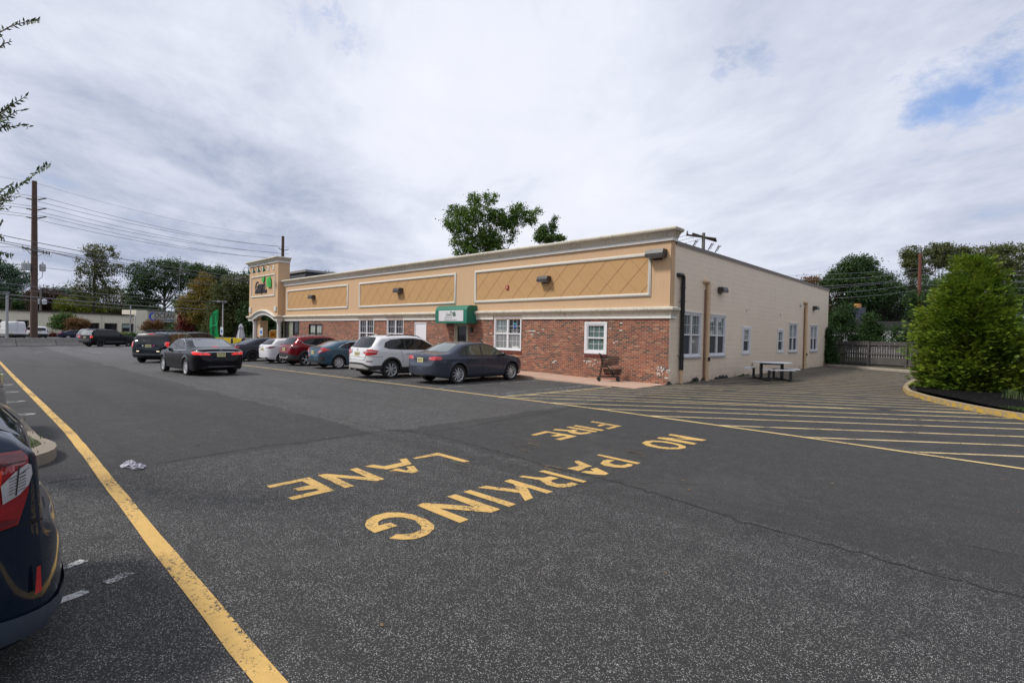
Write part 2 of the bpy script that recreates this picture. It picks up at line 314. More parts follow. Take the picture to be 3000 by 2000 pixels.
def paint(name, col, wear, dark=(0.05, 0.05, 0.05), crack=0.5):
    """road paint worn through to the asphalt in flecks"""
    m, N, b = mat(name)
    g = N.n('ShaderNodeNewGeometry').outputs['Position']
    st = N.noise(g, 26, 6, 0.75); md = N.noise(g, 2.2, 4, 0.6); fn = N.noise(g, 110, 2, 0.7)
    f = N.math('ADD', N.math('MULTIPLY', st, 0.6), N.math('MULTIPLY', fn, 0.4))
    th = N.math('SUBTRACT', N.math('MULTIPLY', N.math('SUBTRACT', md, 0.5), 0.34), N.math('MULTIPLY', N.ramp(N.noise(N.mapv(g, scale=(.35, 2.2, 1)), 1.7, 5, .7), [(.52, 0), (.66, 1)]), 0.10))
    k = N.ramp(N.math('ADD', f, th), [(wear - 0.03, 0), (wear + 0.03, 1)])
    c1 = N.mix(N.noise(g, 9, 4, 0.7), tuple(c * 0.78 for c in col), tuple(min(1, c * 1.1) for c in col))
    c = N.mix(k, dark, c1)
    N.nt.links.new(c, b.inputs['Base Color']); b.inputs['Roughness'].default_value = 0.8; b.inputs['Specular IOR Level'].default_value = 0.3
    bp = N.n('ShaderNodeBump', i={'Strength': 0.5, 'Distance': 0.004, 'Height': fn}); N.nt.links.new(bp.outputs[0], b.inputs['Normal'])
    return m
YEL = (0.60, 0.385, 0.125)
M_YEL = paint('yellow_paint', YEL, 0.425); M_YEL2 = paint('yellow_paint_thin', (0.60, 0.45, 0.21), 0.40)
M_WORN = paint('worn_yellow_paint', (0.30, 0.18, 0.06), 0.56, (0.05, 0.048, 0.045)); M_WHT = paint('white_paint', (0.52, 0.52, 0.51), 0.475)
M_WHT2 = paint('worn_white_paint', (0.42, 0.42, 0.42), 0.51); M_TAR = pm('crack_tar', (0.012, 0.012, 0.012), 0.9)
for w in ('NO', 'PARKING', 'FIRE', 'LANE'):
    mb = MB()
    for poly in TXT[w]:
        v, f = sheet(poly, None, '', 0.005); mb.add(v, f)
    struct(mb.build('pavement_lettering', M_YEL))
# ghosts of older lettering
mb = MB()
for x0, y0 in ((3.05, -10.9), (3.2, -11.3), (4.45, -10.25), (4.62, -10.45), (3.35, -12.65), (3.0, -13.35), (4.3, -11.95)):
    for k in range(3): strip(mb, (x0 + k * .12, y0 - k * .1), (x0 + .3 + k * .1, y0 + .04 - k * .12), 0.05, 0.004, 0.015, 0.1, seed=int(x0 * 99) + k)
struct(mb.build('old_pavement_marking', M_WORN))
mb = MB()                                             # long edge line by the camera
pts = [(-80, -16.2), (-45, -16.15), (-17.2, -16.07), (-2, -15.99), (1.3, -16.03), (4.5, -16.055), (6.1, -16.06), (9.5, -16.1), (14, -16.1)]
for i in range(len(pts) - 1): strip(mb, pts[i], pts[i + 1], 0.118, 0.004, 0.004, 0.4, seed=i)
struct(mb.build('lane_marking', M_YEL))
mb = MB()                                             # line along the stalls
pts = [(-33, -7.3), (-20, -7.22), (-11, -7.22), (-1, -7.27), (2, -7.12), (6, -7.1), (9, -7.22), (30, -7.3)]
for i in range(len(pts) - 1): strip(mb, pts[i], pts[i + 1], 0.10, 0.008, 0.004, 0.5, seed=20 + i)
struct(mb.build('lane_marking', M_YEL2))
mb = MB()                                             # hatching of the no-parking yard
D = Vector((math.cos(R_(33)), math.sin(R_(33))))
def island_hit(p):                                    # outline of the planted island and kerb
    return p.x > np.interp(p.y, [-1.6, -1, 0, 1, 2.3, 3.8, 5.3, 7.5, 9, 30], [20, 8.9, 8.05, 7.6, 7.05, 6.5, 6.2, 6.05, 6.02, 6.0])
starts = [(-1.06, -7.33), (0.33, -7.29), (1.72, -7.15), (3.12, -7.1), (4.6, -7.1), (6.1, -7.1), (7.5, -7.15), (8.9, -7.2), (10.3, -7.2)]
starts += [(-1.08, -6.35), (-1.1, -5.5), (-1.05, -4.7), (-0.98, -3.9), (-0.92, -3.05), (0.1, -1.6), (0.05, -0.75)] + [(0.06, 0.1 + 0.86 * k) for k in range(26)]
for i, s0 in enumerate(starts):
    p = Vector(s0); L = 0
    if s0[0] > -0.2 and s0[1] > -2.5 and s0[1] < 0: p = Vector((-0.35 + (s0[1] + 2.3) * .3, s0[1]))
    ang = R_(38 if s0[1] < -7 else 33); Dd = Vector((math.cos(ang), math.sin(ang)))
    while L < 24 and not island_hit(p + Dd * L) and (p + Dd * L).y < 21 - 0.6 * (p + Dd * L).x: L += 0.1
    if L > 0.3: strip(mb, p, p + Dd * L, 0.085, 0.004, 0.003, 0.4, seed=40 + i)
strip(mb, (-1.12, -7.35), (-0.85, -2.3), 0.10, 0.0055, 0.003, 0.4)
struct(mb.build('hatch_marking', paint('hatch_paint', (0.58, 0.45, 0.24), 0.43)))
mb = MB()                                             # white stall lines, hairpin pairs
for x in (-1.75, -4.15, -4.72, -7.3, -9.9, -10.4, -13.2, -16.9, -20.1, -23.2, -26.2):
    strip(mb, (x, -7.0), (x + 0.08, -2.0), 0.07, 0.004, 0.004, 0.4, seed=int(-x * 10))
strip(mb, (-1.33, -6.9), (-1.2, -3.6), 0.07, 0.004, 0.004, 0.4)
struct(mb.build('stall_marking', M_WHT2))
mb = MB()
for k in range(9):
    x = -5.0 - 2.72 * k; y = -16.2
    for s_ in (-1, 1): strip(mb, (x + s_ * .17, -16.7), (x + s_ * .11, y - .15), 0.06, 0.004, 0.003, 0.15, seed=k)
    strip(mb, (x - .11, y - .16), (x, y - .02), 0.06, 0.004); strip(mb, (x + .11, y - .16), (x, y - .02), 0.06, 0.004)
    for s_ in (-1, 1): strip(mb, (x + s_ * .17, -21), (x + s_ * .17, -16.7), 0.06, 0.004)
struct(mb.build('stall_marking', M_WHT))
mb = MB()
for a, b_, w in (((4.50, -16.74), (4.43, -16.54), .075), ((4.39, -16.44), (4.31, -16.30), .08), ((3.95, -16.62), (3.91, -16.56), .05), ((3.91, -16.56), (3.87, -16.49), .08), ((4.56, -16.95), (4.5, -16.74), .05), ((4.0, -16.9), (3.97, -16.68), .05)):
    strip(mb, a, b_, w, 0.004, 0.006, 0.04, seed=3)
struct(mb.build('stall_marking', M_WHT))
mb = MB()                                             # cracks and seams
def crack(pts, w, amp=0.05, seed=1):
    rr = random.Random(seed); P = [Vector(p) for p in pts]; out = []
    for i in range(len(P) - 1):
        n = max(2, int((P[i + 1] - P[i]).length / 0.07)); d = (P[i + 1] - P[i]); q = Vector((-d.y, d.x)).normalized()
        for k in range(n): out.append(P[i] + d * k / n + q * rr.gauss(0, amp * 0.35))
    out.append(P[-1]); vs = []
    for i, p in enumerate(out):
        d = (out[min(i + 1, len(out) - 1)] - out[max(i - 1, 0)]).normalized(); q = Vector((-d.y, d.x)); ww = w * rr.uniform(0.25, 1.2)
        for s_ in (-1, 1): t = p + q * ww / 2 * s_; vs.append((t.x, t.y, gz(t.x) + 0.0025))
    mb.add(vs, [(2 * i, 2 * i + 1, 2 * i + 3, 2 * i + 2) for i in range(len(out) - 1)])
crack([(1.3, -16.6), (1.3, -16.1), (1.17, -15.95), (1.07, -15.27), (.95, -14.2), (1.03, -13.5), (1.03, -12.7), (1.06, -12.1), (1.6, -11.7), (1.65, -10.85), (1.53, -9.6), (1.44, -8.0), (1.16, -6.2), (1.18, -4.3), (1.3, -2.5)], 0.030, 0.05, 2)
crack([(1.06, -12.1), (2.0, -11.8), (3.3, -11.85), (4.5, -11.95), (5.4, -11.9), (6.1, -12.0), (7.1, -12.15), (8.5, -12.2), (12, -12.3)], 0.036, 0.05, 3)
crack([(-4, -12.5), (-2.4, -12.4), (-.8, -12.25), (1.06, -12.15)], 0.02, 0.06, 4)
crack([(4.0, -3.8), (5.5, -3.4), (7.4, -3.2), (9, -4.2)], 0.008, 0.08, 5)
crack([(2.2, -11.3), (2.9, -11.2), (3.4, -11.35), (3.9, -11.2)], 0.008, 0.06, 6)
crack([(5.4, -11.9), (6.2, -11.2), (7.2, -10.9), (8.3, -11.3), (9.5, -11.2)], 0.007, 0.08, 7)
crack([(6.7, -9.5), (7.6, -9.2), (9, -9.6)], 0.007, 0.08, 8)
crack([(0.2, -.9), (.6, -2.0), (.3, -3.0)], 0.02, 0.08, 9)
struct(mb.build('pavement_crack', M_TAR))
mb = MB()                                             # highway lines and faded words far across the lot
strip(mb, (-51, -30), (-62, 20), 0.16, 0.006, 0.0, 2); strip(mb, (-43.5, -30), (-49.8, -8.5), 0.14, 0.006, 0.0, 2)
strip(mb, (-46, -13.3), (-44.3, -13.9), 0.12, 0.006); strip(mb, (-44.2, -10.6), (-43, -10.1), 0.25, 0.006)
struct(mb.build('road_marking', M_WHT))
mb = MB()
for i in range(9):
    strip(mb, (-25.3 + .05 * i, -14.7 + .33 * i), (-25.0 + .05 * i, -14.55 + .33 * i), .22, .005, .03, .1, seed=i)
    strip(mb, (-24.1 + .05 * i, -14.5 + .3 * i), (-23.7 + .05 * i, -14.4 + .3 * i), .2, .005, .03, .1, seed=i + 50)
struct(mb.build('old_pavement_marking', paint('pale_old_paint', (0.26, 0.22, 0.14), 0.54)))
# ---------------------------------------------------------------- sidewalk
M_PINK = pm('pink_concrete', (0.47, 0.315, 0.235), 0.85, var=0.12, scale=1.5, bump=0.3, bscale=90, dirt=0.35, dirtcol=(0.25, 0.18, 0.14))
M_CONC = pm('kerb_concrete', (0.36, 0.31, 0.25), 0.85, var=0.2, scale=2.5, bump=0.4, bscale=60, dirt=0.4)
mb = MB()
def walk_h(x): return gz(x) + float(np.interp(x, [-34, -6, -4.2, 0.2], [0.13, 0.13, 0.06, 0.012]))
px = [-33, -28, -23, -18, -14, -10, -7.5, -5.6, -4.6, -3.6, -2.2, -1.4, -0.9]; vs = []
ye = lambda x: float(np.interp(x, [-7, -5.4, -3.4, -1.4, -.9], [-1.9, -1.9, -1.97, -2.22, -2.28]))
for x in px: vs += [(x, ye(x), walk_h(x)), (x, 0.0, walk_h(x)), (x, ye(x), gz(x) - .05)]
fs = []
for i in range(len(px) - 1): fs += [(3 * i, 3 * i + 3, 3 * i + 4, 3 * i + 1), (3 * i + 2, 3 * i + 5, 3 * i + 3, 3 * i)]
n0 = 3 * (len(px) - 1); vs += [(-.45, -2.32, .009), (-.02, -2.25, .008), (-.03, -1.2, .01), (-0.06, 0.05, .012)]; q0 = len(vs) - 4
fs += [(n0, q0, q0 + 1, q0 + 2), (n0, q0 + 2, q0 + 3, n0 + 1)]
mb.add(vs, fs)
struct(mb.build('sidewalk', M_PINK))
mb = MB()
for x in (-2.6, -5.2, -7.8, -10.4, -13, -15.6, -18.2, -20.8): mb.add([(x, -1.95, walk_h(x) + .003), (x + .012, -1.95, walk_h(x) + .003), (x + .012, 0, walk_h(x) + .003), (x, 0, walk_h(x) + .003)], [(0, 1, 2, 3)])
struct(mb.build('sidewalk_joint', pm('joint', (0.14, 0.10, 0.08), 0.9)))
# verge under the far trees and beyond the yard
M_SOIL = pm('verge_soil', (0.05, 0.055, 0.025), 0.95, var=0.4, scale=1.0, bump=0.6, bscale=20)
mb = MB(); mb.box((-0.3, 22.2, -0.05), (40, 60, 0.06)); mb.box((-40, 23, -0.5), (-0.3, 60, 0.02)); struct(mb.build('verge', M_SOIL))
mb = MB(); mb.box((-400, -60, -.7), (-126, 8, -.44)); mb.box((-400, 8, -.7), (-75, 300, -.43)); struct(mb.build('verge', M_SOIL))
# ================================================================ main building
def FR(u, z, o): return (u, -o, z)                  # front wall: u = world x, o = out of the wall
def SI(u, z, o): return (o, u, z)                   # side wall: u = world y
def wall_holes(mb, u0, u1, z0, z1, holes, pf, depth=0.12, o=0.0, mi=0):
    us = sorted({u0, u1, *[h[0] for h in holes], *[h[1] for h in holes]}); zs = sorted({z0, z1, *[h[2] for h in holes], *[h[3] for h in holes]})
    us = [u for u in us if u0 <= u <= u1]; zs = [z for z in zs if z0 <= z <= z1]
    for i in range(len(us) - 1):
        for j in range(len(zs) - 1):
            cu = (us[i] + us[i + 1]) / 2; cz = (zs[j] + zs[j + 1]) / 2
            if any(h[0] < cu < h[1] and h[2] < cz < h[3] for h in holes): continue
            mb.add([pf(us[i], zs[j], o), pf(us[i + 1], zs[j], o), pf(us[i + 1], zs[j + 1], o), pf(us[i], zs[j + 1], o)], [(0, 1, 2, 3)], mi)
    for h in holes:
        c = [(h[0], h[2]), (h[1], h[2]), (h[1], min(h[3], z1)), (h[0], min(h[3], z1))]
        for k in range(4):
            a, b_ = c[k], c[(k + 1) % 4]
            mb.add([pf(*a, o), pf(*b_, o), pf(*b_, o - depth), pf(*a, o - depth)], [(0, 1, 2, 3)], mi)
def rectframe(mb, u0, u1, z0, z1, prof, pf, mi=0):
    """prof: [(inset, out)...] swept round a rectangle"""
    vs = []; n = len(prof)
    for a, o in prof:
        for u, z in ((u0 + a, z0 + a), (u1 - a, z0 + a), (u1 - a, z1 - a), (u0 + a, z1 - a)): vs.append(pf(u, z, o))
    fs = [(i * 4 + k, i * 4 + (k + 1) % 4, (i + 1) * 4 + (k + 1) % 4, (i + 1) * 4 + k) for i in range(n - 1) for k in range(4)]
    mb.add(vs, fs, mi)
def pbox(mb, u0, u1, z0, z1, o0, o1, pf, mi=0):
    vs = [pf(u, z, o) for o in (o0, o1) for u, z in ((u0, z0), (u1, z0), (u1, z1), (u0, z1))]
    mb.add(vs, [(3, 2, 1, 0), (4, 5, 6, 7), (0, 1, 5, 4), (1, 2, 6, 5), (2, 3, 7, 6), (3, 0, 4, 7)], mi)
# --- materials
def brick_mat(name='old_brick', axis='x', s=1.0):
    m, N, b = mat(name)
    g = N.n('ShaderNodeTexCoord').outputs['Object']; sp = N.n('ShaderNodeSeparateXYZ', i={0: g})
    v = N.n('ShaderNodeCombineXYZ', i={0: N.math('ADD', sp.outputs[0], sp.outputs[1]), 1: sp.outputs[2], 2: 0.0}).outputs[0]
    v = N.mapv(v, scale=(1 / 0.203, 1 / 0.203, 1))
    w = N.n('ShaderNodeMix', data_type='VECTOR'); w.inputs[0].default_value = 0.03
    N.nt.links.new(v, w.inputs[4]); N.nt.links.new(N.n('ShaderNodeTexNoise', i={'Vector': v, 'Scale': 2.2}).outputs['Color'], w.inputs[5])
    bt = N.n('ShaderNodeTexBrick', offset=0.5, squash=1.0, i={'Vector': w.outputs[1], 'Color1': (0, 0, 0, 1), 'Color2': (1, 1, 1, 1), 'Mortar': (0, 0, 0, 1), 'Scale': 1.0, 'Mortar Size': 0.046, 'Mortar Smooth': 0.25, 'Bias': 0.0, 'Brick Width': 1.0, 'Row Height': 0.345})
    rv = N.n('ShaderNodeSeparateColor', i={0: bt.outputs['Color']}).outputs[0]
    jig = N.noise(g, 13, 5, 0.7)
    rv2 = N.math('ADD', rv, N.math('MULTIPLY', N.math('SUBTRACT', jig, 0.5), 0.35), clamp=True)
    c = N.ramp(rv2, [(0.0, (0.054, 0.035, 0.031)), (0.12, (0.107, 0.049, 0.036)), (0.3, (0.208, 0.058, 0.035)), (0.5, (0.261, 0.069, 0.039)), (0.68, (0.322, 0.091, 0.044)), (0.82, (0.254, 0.110, 0.072)), (0.95, (0.430, 0.146, 0.072)), (1.0, (0.368, 0.248, 0.156))])
    wet = N.ramp(sp.outputs[2], [(0.0, 1), (0.9, 0)])
    splash = N.ramp(N.noise(N.mapv(g, scale=(1, 1, 2.2)), 3.4, 6, 0.75), [(0.64, 0), (0.69, 1)])
    white = N.math('MULTIPLY', splash, N.ramp(N.noise(g, 30, 3, 0.7), [(0.35, 0.2), (0.6, 1)]))
    c = N.mix(N.math('MULTIPLY', white, 0.85), c, (0.55, 0.52, 0.48))
    mort = N.mix(N.noise(g, 25, 3), (0.27, 0.19, 0.13), (0.44, 0.34, 0.25))
    c = N.mix(bt.outputs['Fac'], c, mort)
    c = N.mix(N.math('MULTIPLY', N.ramp(N.noise(g, 0.7, 4, 0.6), [(0.4, 0), (0.7, 1)]), 0.35), c, (0.09, 0.035, 0.025))
    N.nt.links.new(c, b.inputs['Base Color']); b.inputs['Roughness'].default_value = 0.85
    bp = N.n('ShaderNodeBump', i={'Strength': 0.7, 'Distance': 0.012, 'Height': N.math('SUBTRACT', N.math('MULTIPLY', jig, 0.4), bt.outputs['Fac'])})
    N.nt.links.new(bp.outputs[0], b.inputs['Normal']); return m
def block_mat(name='painted_block', col=(0.80, 0.665, 0.515), w=0.406, h=0.203, dark=0.5):
    m, N, b = mat(name)
    g = N.n('ShaderNodeTexCoord').outputs['Object']; sp = N.n('ShaderNodeSeparateXYZ', i={0: g})
    v = N.n('ShaderNodeCombineXYZ', i={0: N.math('ADD', sp.outputs[0], sp.outputs[1]), 1: sp.outputs[2], 2: 0.0}).outputs[0]
    v = N.mapv(v, scale=(1 / h, 1 / h, 1))
    bt = N.n('ShaderNodeTexBrick', offset=0.5, i={'Vector': v, 'Color1': (0.3, 0.3, 0.3, 1), 'Color2': (.8, .8, .8, 1), 'Mortar': (0, 0, 0, 1), 'Scale': 1.0, 'Mortar Size': 0.04, 'Mortar Smooth': 0.5, 'Brick Width': w / h, 'Row Height': 1.0})
    rv = N.n('ShaderNodeSeparateColor', i={0: bt.outputs['Color']}).outputs[0]
    vis = N.ramp(N.noise(N.mapv(g, scale=(.5, .5, 3)), 1.3, 5, 0.7), [(0.38, 0.10), (0.56, 1)])
    jn = N.math('MULTIPLY', bt.outputs['Fac'], vis)
    c = N.mix(N.noise(g, 1.2, 5, 0.6), tuple(x * 0.93 for x in col), tuple(x * 1.05 for x in col))
    c = N.mix(N.math('MULTIPLY', rv, 0.10), c, tuple(x * .82 for x in col))
    c = N.mix(N.math('MULTIPLY', jn, 0.5), c, tuple(x * dark for x in col))
    foot = N.math('MULTIPLY', N.ramp(sp.outputs[2], [(0.0, 1), (0.25, 0.25), (1.0, 0)]), N.ramp(N.noise(g, 2.5, 5, 0.7), [(0.4, 0), (0.62, 1)]))
    c = N.mix(N.math('MULTIPLY', foot, 0.6), c, (0.33, 0.20, 0.12))
    st = N.ramp(N.noise(N.mapv(g, scale=(5, 5, 0.35)), 1.2, 4, 0.6), [(0.58, 0), (0.75, 1)])
    c = N.mix(N.math('MULTIPLY', st, 0.16), c, (0.38, 0.30, 0.23))
    N.nt.links.new(c, b.inputs['Base Color']); b.inputs['Roughness'].default_value = 0.6
    bp = N.n('ShaderNodeBump', i={'Strength': 0.5, 'Distance': 0.008, 'Height': N.math('SUBTRACT', N.math('MULTIPLY', N.noise(g, 30, 4), 0.5), N.math('MULTIPLY', bt.outputs['Fac'], vis))})
    N.nt.links.new(bp.outputs[0], b.inputs['Normal']); return m
def stucco(name, col, streak=0.25, streakcol=(0.30, 0.24, 0.18), amt0=0.5):
    m, N, b = mat(name)
    g = N.n('ShaderNodeTexCoord').outputs['Object']
    c = N.mix(N.noise(g, 0.8, 5, 0.6), tuple(x * 0.93 for x in col), tuple(x * 1.06 for x in col))
    c = N.mix(N.math('MULTIPLY', N.ramp(N.noise(g, 45, 3, 0.6), [(0.4, 0), (0.7, 1)]), 0.12), c, tuple(x * 0.7 for x in col))
    s1 = N.ramp(N.noise(N.mapv(g, scale=(14, 14, 0.7)), 1.0, 5, 0.7), [(amt0, 0), (amt0 + .2, 1)])
    s2 = N.ramp(N.noise(g, 1.6, 4, 0.6), [(0.38, 0), (0.62, 1)])
    c = N.mix(N.math('MULTIPLY', N.math('MULTIPLY', s1, s2), streak), c, streakcol)
    N.nt.links.new(c, b.inputs['Base Color']); b.inputs['Roughness'].default_value = 0.9; b.inputs['Specular IOR Level'].default_value = 0.2
    bp = N.n('ShaderNodeBump', i={'Strength': 0.35, 'Distance': 0.004, 'Height': N.noise(g, 160, 3, 0.7)})
    N.nt.links.new(bp.outputs[0], b.inputs['Normal']); return m
M_BRICK = brick_mat(); M_BLOCK = block_mat()
M_STUC = stucco('tan_stucco', (0.585, 0.395, 0.24), 0.26); M_PANEL = stucco('ochre_stucco', (0.51, 0.31, 0.145), 0.2)
M_TRIM = stucco('weathered_trim', (0.60, 0.555, 0.46), 0.62, (0.19, 0.17, 0.12), 0.44); M_TRIMC = stucco('clean_trim', (0.64, 0.61, 0.545), 0.3, (0.25, 0.21, 0.16), 0.5)
M_FILLET = pm('white_fillet', (0.72, 0.70, 0.66), 0.7, var=0.05, dirt=0.15)
M_GROOVE = pm('groove', (0.20, 0.11, 0.05), 0.9)
M_WFR = pm('white_vinyl', (0.72, 0.72, 0.74), 0.4, var=0.04, dirt=0.12, dirtcol=(0.35, 0.33, 0.3))
M_DOORW = pm('white_door_paint', (0.72, 0.70, 0.72), 0.45, var=0.04)
M_BRONZE = pm('dark_bronze', (0.035, 0.032, 0.030), 0.45, var=0.3, dirt=0.3, dirtcol=(0.09, 0.08, 0.07))
M_CAP = pm('brown_metal_cap', (0.13, 0.10, 0.085), 0.5, var=0.2, dirt=0.3, dirtcol=(0.2, 0.15, 0.12))
M_BLK = pm('black_plastic', (0.015, 0.015, 0.016), 0.4, var=0.2)
M_RUST = pm('rusty_pipe', (0.20, 0.11, 0.07), 0.8, var=0.5, scale=9); M_PIPE = pm('cream_pipe', (0.66, 0.47, 0.30), 0.45, var=0.1, dirt=0.15)
M_SCREEN = pm('window_screen', (0.035, 0.035, 0.045), 0.6, var=0.3, scale=6)
def glassy(name, lo, hi, fold=0.0, rough=0.06, horiz=False, sc=1.0, coat=1.0):
    """window pane: dark room or curtain right behind clear glass"""
    m, N, b = mat(name)
    g = N.n('ShaderNodeTexCoord').outputs['Object']; sp = N.n('ShaderNodeSeparateXYZ', i={0: g})
    if fold:
        src = sp.outputs[2] if horiz else N.math('ADD', sp.outputs[0], sp.outputs[1])
        f = N.math('ADD', N.math('MULTIPLY', N.math('SINE', N.math('MULTIPLY', src, fold)), 0.35), N.noise(g, 2.0 * sc, 4, 0.6))
    else: f = N.noise(g, 1.5 * sc, 4, 0.6)
    c = N.mix(f, lo, hi); N.nt.links.new(c, b.inputs['Base Color'])
    b.inputs['Roughness'].default_value = rough; b.inputs['Coat Weight'].default_value = coat; b.inputs['Coat Roughness'].default_value = 0.02; b.inputs['Specular IOR Level'].default_value = 0.6 * coat
    return m
M_PCURT = glassy('curtained_pane', (0.03, 0.045, 0.045), (0.20, 0.25, 0.225), 60); M_PDARK = glassy('dark_pane', (0.006, 0.007, 0.009), (0.022, 0.022, 0.028), coat=.25)
M_PBLIND = glassy('blind_pane', (0.06, 0.10, 0.09), (0.13, 0.20, 0.18), 150, horiz=True); M_PGREY = glassy('shaded_pane', (0.16, 0.17, 0.17), (0.30, 0.31, 0.31), 80)
M_PGREEN = glassy('green_pane', (0.10, 0.12, 0.07), (0.26, 0.28, 0.20), 12)
bld = thing('store_building', 'long single storey shop with tan stucco band, brick front and cream block side', 'shop building', (0, 0, 0))
# --- brick wall with window and door openings
WIN = [(-3.52, -2.72, 1.10, 2.11), (-8.80, -7.20, 0.99, 2.40), (-17.98, -16.40, 0.95, 2.40), (-21.20, -19.58, 0.95, 2.40), (-28.45, -26.37, .85, 2.14)]
DOORS = [(-15.25, -14.22, .10, 2.21), (-11.77, -10.76, .10, 2.16)]
mb = MB(); wall_holes(mb, -30.08, 0, -0.5, 2.40, WIN + DOORS, FR, 0.14); WALL = mb
# brick sill rowlocks under two windows
for u0, u1, z in ((-3.66, -2.58, 0.965), (-8.9, -7.1, 0.915)):
    n = int((u1 - u0) / 0.072); mb = MB(); pbox(mb, u0, u1, z - .125, z - .010, 0, .010, FR)
    for k in range(n): pbox(mb, u0 + k * .072 + .006, u0 + (k + 1) * .072 - .006, z - .13, z - .004, 0, .022, FR)
    mb.build('brick_sill', pm('sill_brick', (0.15, 0.04, 0.03), 0.85, var=0.5, scale=20), bld)
# brick patch with white paint left on it under the small window
rr = random.Random(5); M_SCAR = pm('old_white_paint', (0.55, 0.53, 0.50), 0.8, var=0.3, scale=30)
for (cx, cz, w_, h_, n_) in ((-3.15, .75, .55, .16, 16), (-3.4, .42, .25, .12, 5), (-.28, .38, .2, .2, 12), (-2.3, 1.45, .1, .05, 2), (-5.2, .5, .15, .08, 3), (-1.7, 1.9, .8, .3, 3), (-6.4, 1.6, .5, .35, 6), (-9.3, 1.5, .5, .3, 4), (-13, 1.5, .8, .4, 6)):
    mb = WALL
    for k in range(n_):
        u = cx + rr.uniform(-w_, w_); row = round((cz + rr.uniform(-h_, h_)) / .07) * .07; ln = rr.uniform(.03, .17)
        pbox(mb, u, u + ln, row + .008, row + .008 + rr.uniform(.02, .05), .0005, .002 + .0003 * k, FR, 1)
for k in range(14):
    t = k / 14; pbox(mb, -.44 + .30 * t + rr.uniform(-.03, .03), -.44 + .30 * t + .03, .30 + .28 * abs(math.sin(t * 9)), .36 + .30 * abs(math.sin(t * 9)), .0005, .011 + .0004 * k, FR, 1)
WALL.build('brick_wall', [M_BRICK, M_SCAR], bld)
# --- stucco band with return on the side
mb = MB(); wall_holes(mb, -32.95, 0, 2.36, 5.14, [], FR, o=0.012)
mb.add([(0.012, -.012, 2.36), (0.012, .28, 2.36), (0.012, .28, 5.14), (0.012, -.012, 5.14), (0, .28, 2.36), (0, .28, 5.14)], [(0, 1, 2, 3), (1, 4, 5, 2)])
mb.build('stucco_band', M_STUC, bld)
for (u0, u1) in ((-10.30, -0.75), (-21.30, -11.72), (-32.27, -22.72)):
    mb = MB(); rectframe(mb, u0, u1, 3.165, 4.755, [(0, .012), (0.0, .045), (.03, .075), (.065, .085), (.1, .07), (.125, .03), (.125, .014)], FR)
    fr = mb.build('panel_moulding', M_TRIMC, bld, True, 40)
    mb = MB(); pbox(mb, u0 + .12, u1 - .12, 3.285, 4.635, .008, .020, FR); pn = mb.build('panel', M_PANEL, bld)
    mb = MB(); zb, zt = 3.288, 4.632; ul, ur = u0 + .123, u1 - .123
    for fam in (1, -1):
        for k in range(-6, 40):
            x0 = -8.31 + .945 * (k - 30 + 6) if True else 0
            # line through (x0, 4.65) falling left (fam 1) or right (fam -1) at 45 degrees
            a = (x0, 4.65); pts = []
            for z in (zb, zt): pts.append([a[0] + (z - 4.65) * fam, z])
            (xa, za), (xb, zb2) = pts
            lo, hi = sorted([pts[0], pts[1]], key=lambda p: p[0])
            if hi[0] <= ul or lo[0] >= ur: continue
            def clip(p, q, X): t = (X - p[0]) / (q[0] - p[0]); return [X, p[1] + (q[1] - p[1]) * t]
            if lo[0] < ul: lo = clip(lo, hi, ul)
            if hi[0] > ur: hi = clip(lo, hi, ur)
            if hi[0] - lo[0] < .02: continue
            w_ = .009 if fam == 1 else .0032; oo = .0225 if fam == 1 else .0215
            dx, dz = hi[0] - lo[0], hi[1] - lo[1]; L = math.hypot(dx, dz); nx_, nz_ = -dz / L * w_, dx / L * w_
            mb.add([FR(lo[0] - nx_, lo[1] - nz_, oo), FR(hi[0] - nx_, hi[1] - nz_, oo), FR(hi[0] + nx_, hi[1] + nz_, oo), FR(lo[0] + nx_, lo[1] + nz_, oo)], [(0, 1, 2, 3)])
    mb.build('groove', M_GROOVE, pn)
# --- cornices
def cornice(name, path, z, prof, fprof, mm=M_TRIM):
    mb = MB(); sweep(path, [(o, z + h) for o, h in prof], MBo=mb); c = mb.build(name, mm, bld, True, 28)
    mb = MB(); sweep(path, [(o, z + h) for o, h in fprof], MBo=mb); mb.build('fillet', M_FILLET, c)
TOP = [(0, .12), (.085, .12), (.10, .15), (.135, .23), (.20, .30), (.22, .305), (.27, .32), (.295, .355), (.30, .39), (.285, .425), (.25, .445), (0, .45)]
cornice('top_cornice', [(-33.2, -.012), (.012, -.012), (.012, .34)], 5.11, TOP, [(0, 0), (.07, 0), (.07, .117), (0, .117)])
LOW = [(0, .10), (.06, .10), (.07, .13), (.11, .24), (.125, .255), (.165, .275), (.19, .315), (.192, .35), (.175, .39), (.13, .415), (0, .43)]
cornice('lower_cornice', [(-16.36, -.004), (-10.15, -.004)], 2.36, LOW, [(0, 0), (.05, 0), (.05, .098), (0, .098)])
for a in ([(-8.0 - 2.15, -.004), (-8.93, -.004)], [(-7.07, -.004), (.014, -.004), (.014, .42)], [(-32.95, -.004), (-21.28, -.004)], [(-19.5, -.004), (-18.06, -.004)]):
    cornice('lower_cornice', a, 2.36, LOW, [(0, 0), (.05, 0), (.05, .098), (0, .098)])
for a in ([(-8.93, -.004), (-7.07, -.004)], [(-21.28, -.004), (-19.5, -.004)], [(-18.06, -.004), (-16.36, -.004)]):
    mb = MB(); sweep(a, [(0, 2.50)] + [(o, 2.36 + h) for o, h in LOW if h > .15], MBo=mb); mb.build('lower_cornice', M_TRIM, bld, True, 28)
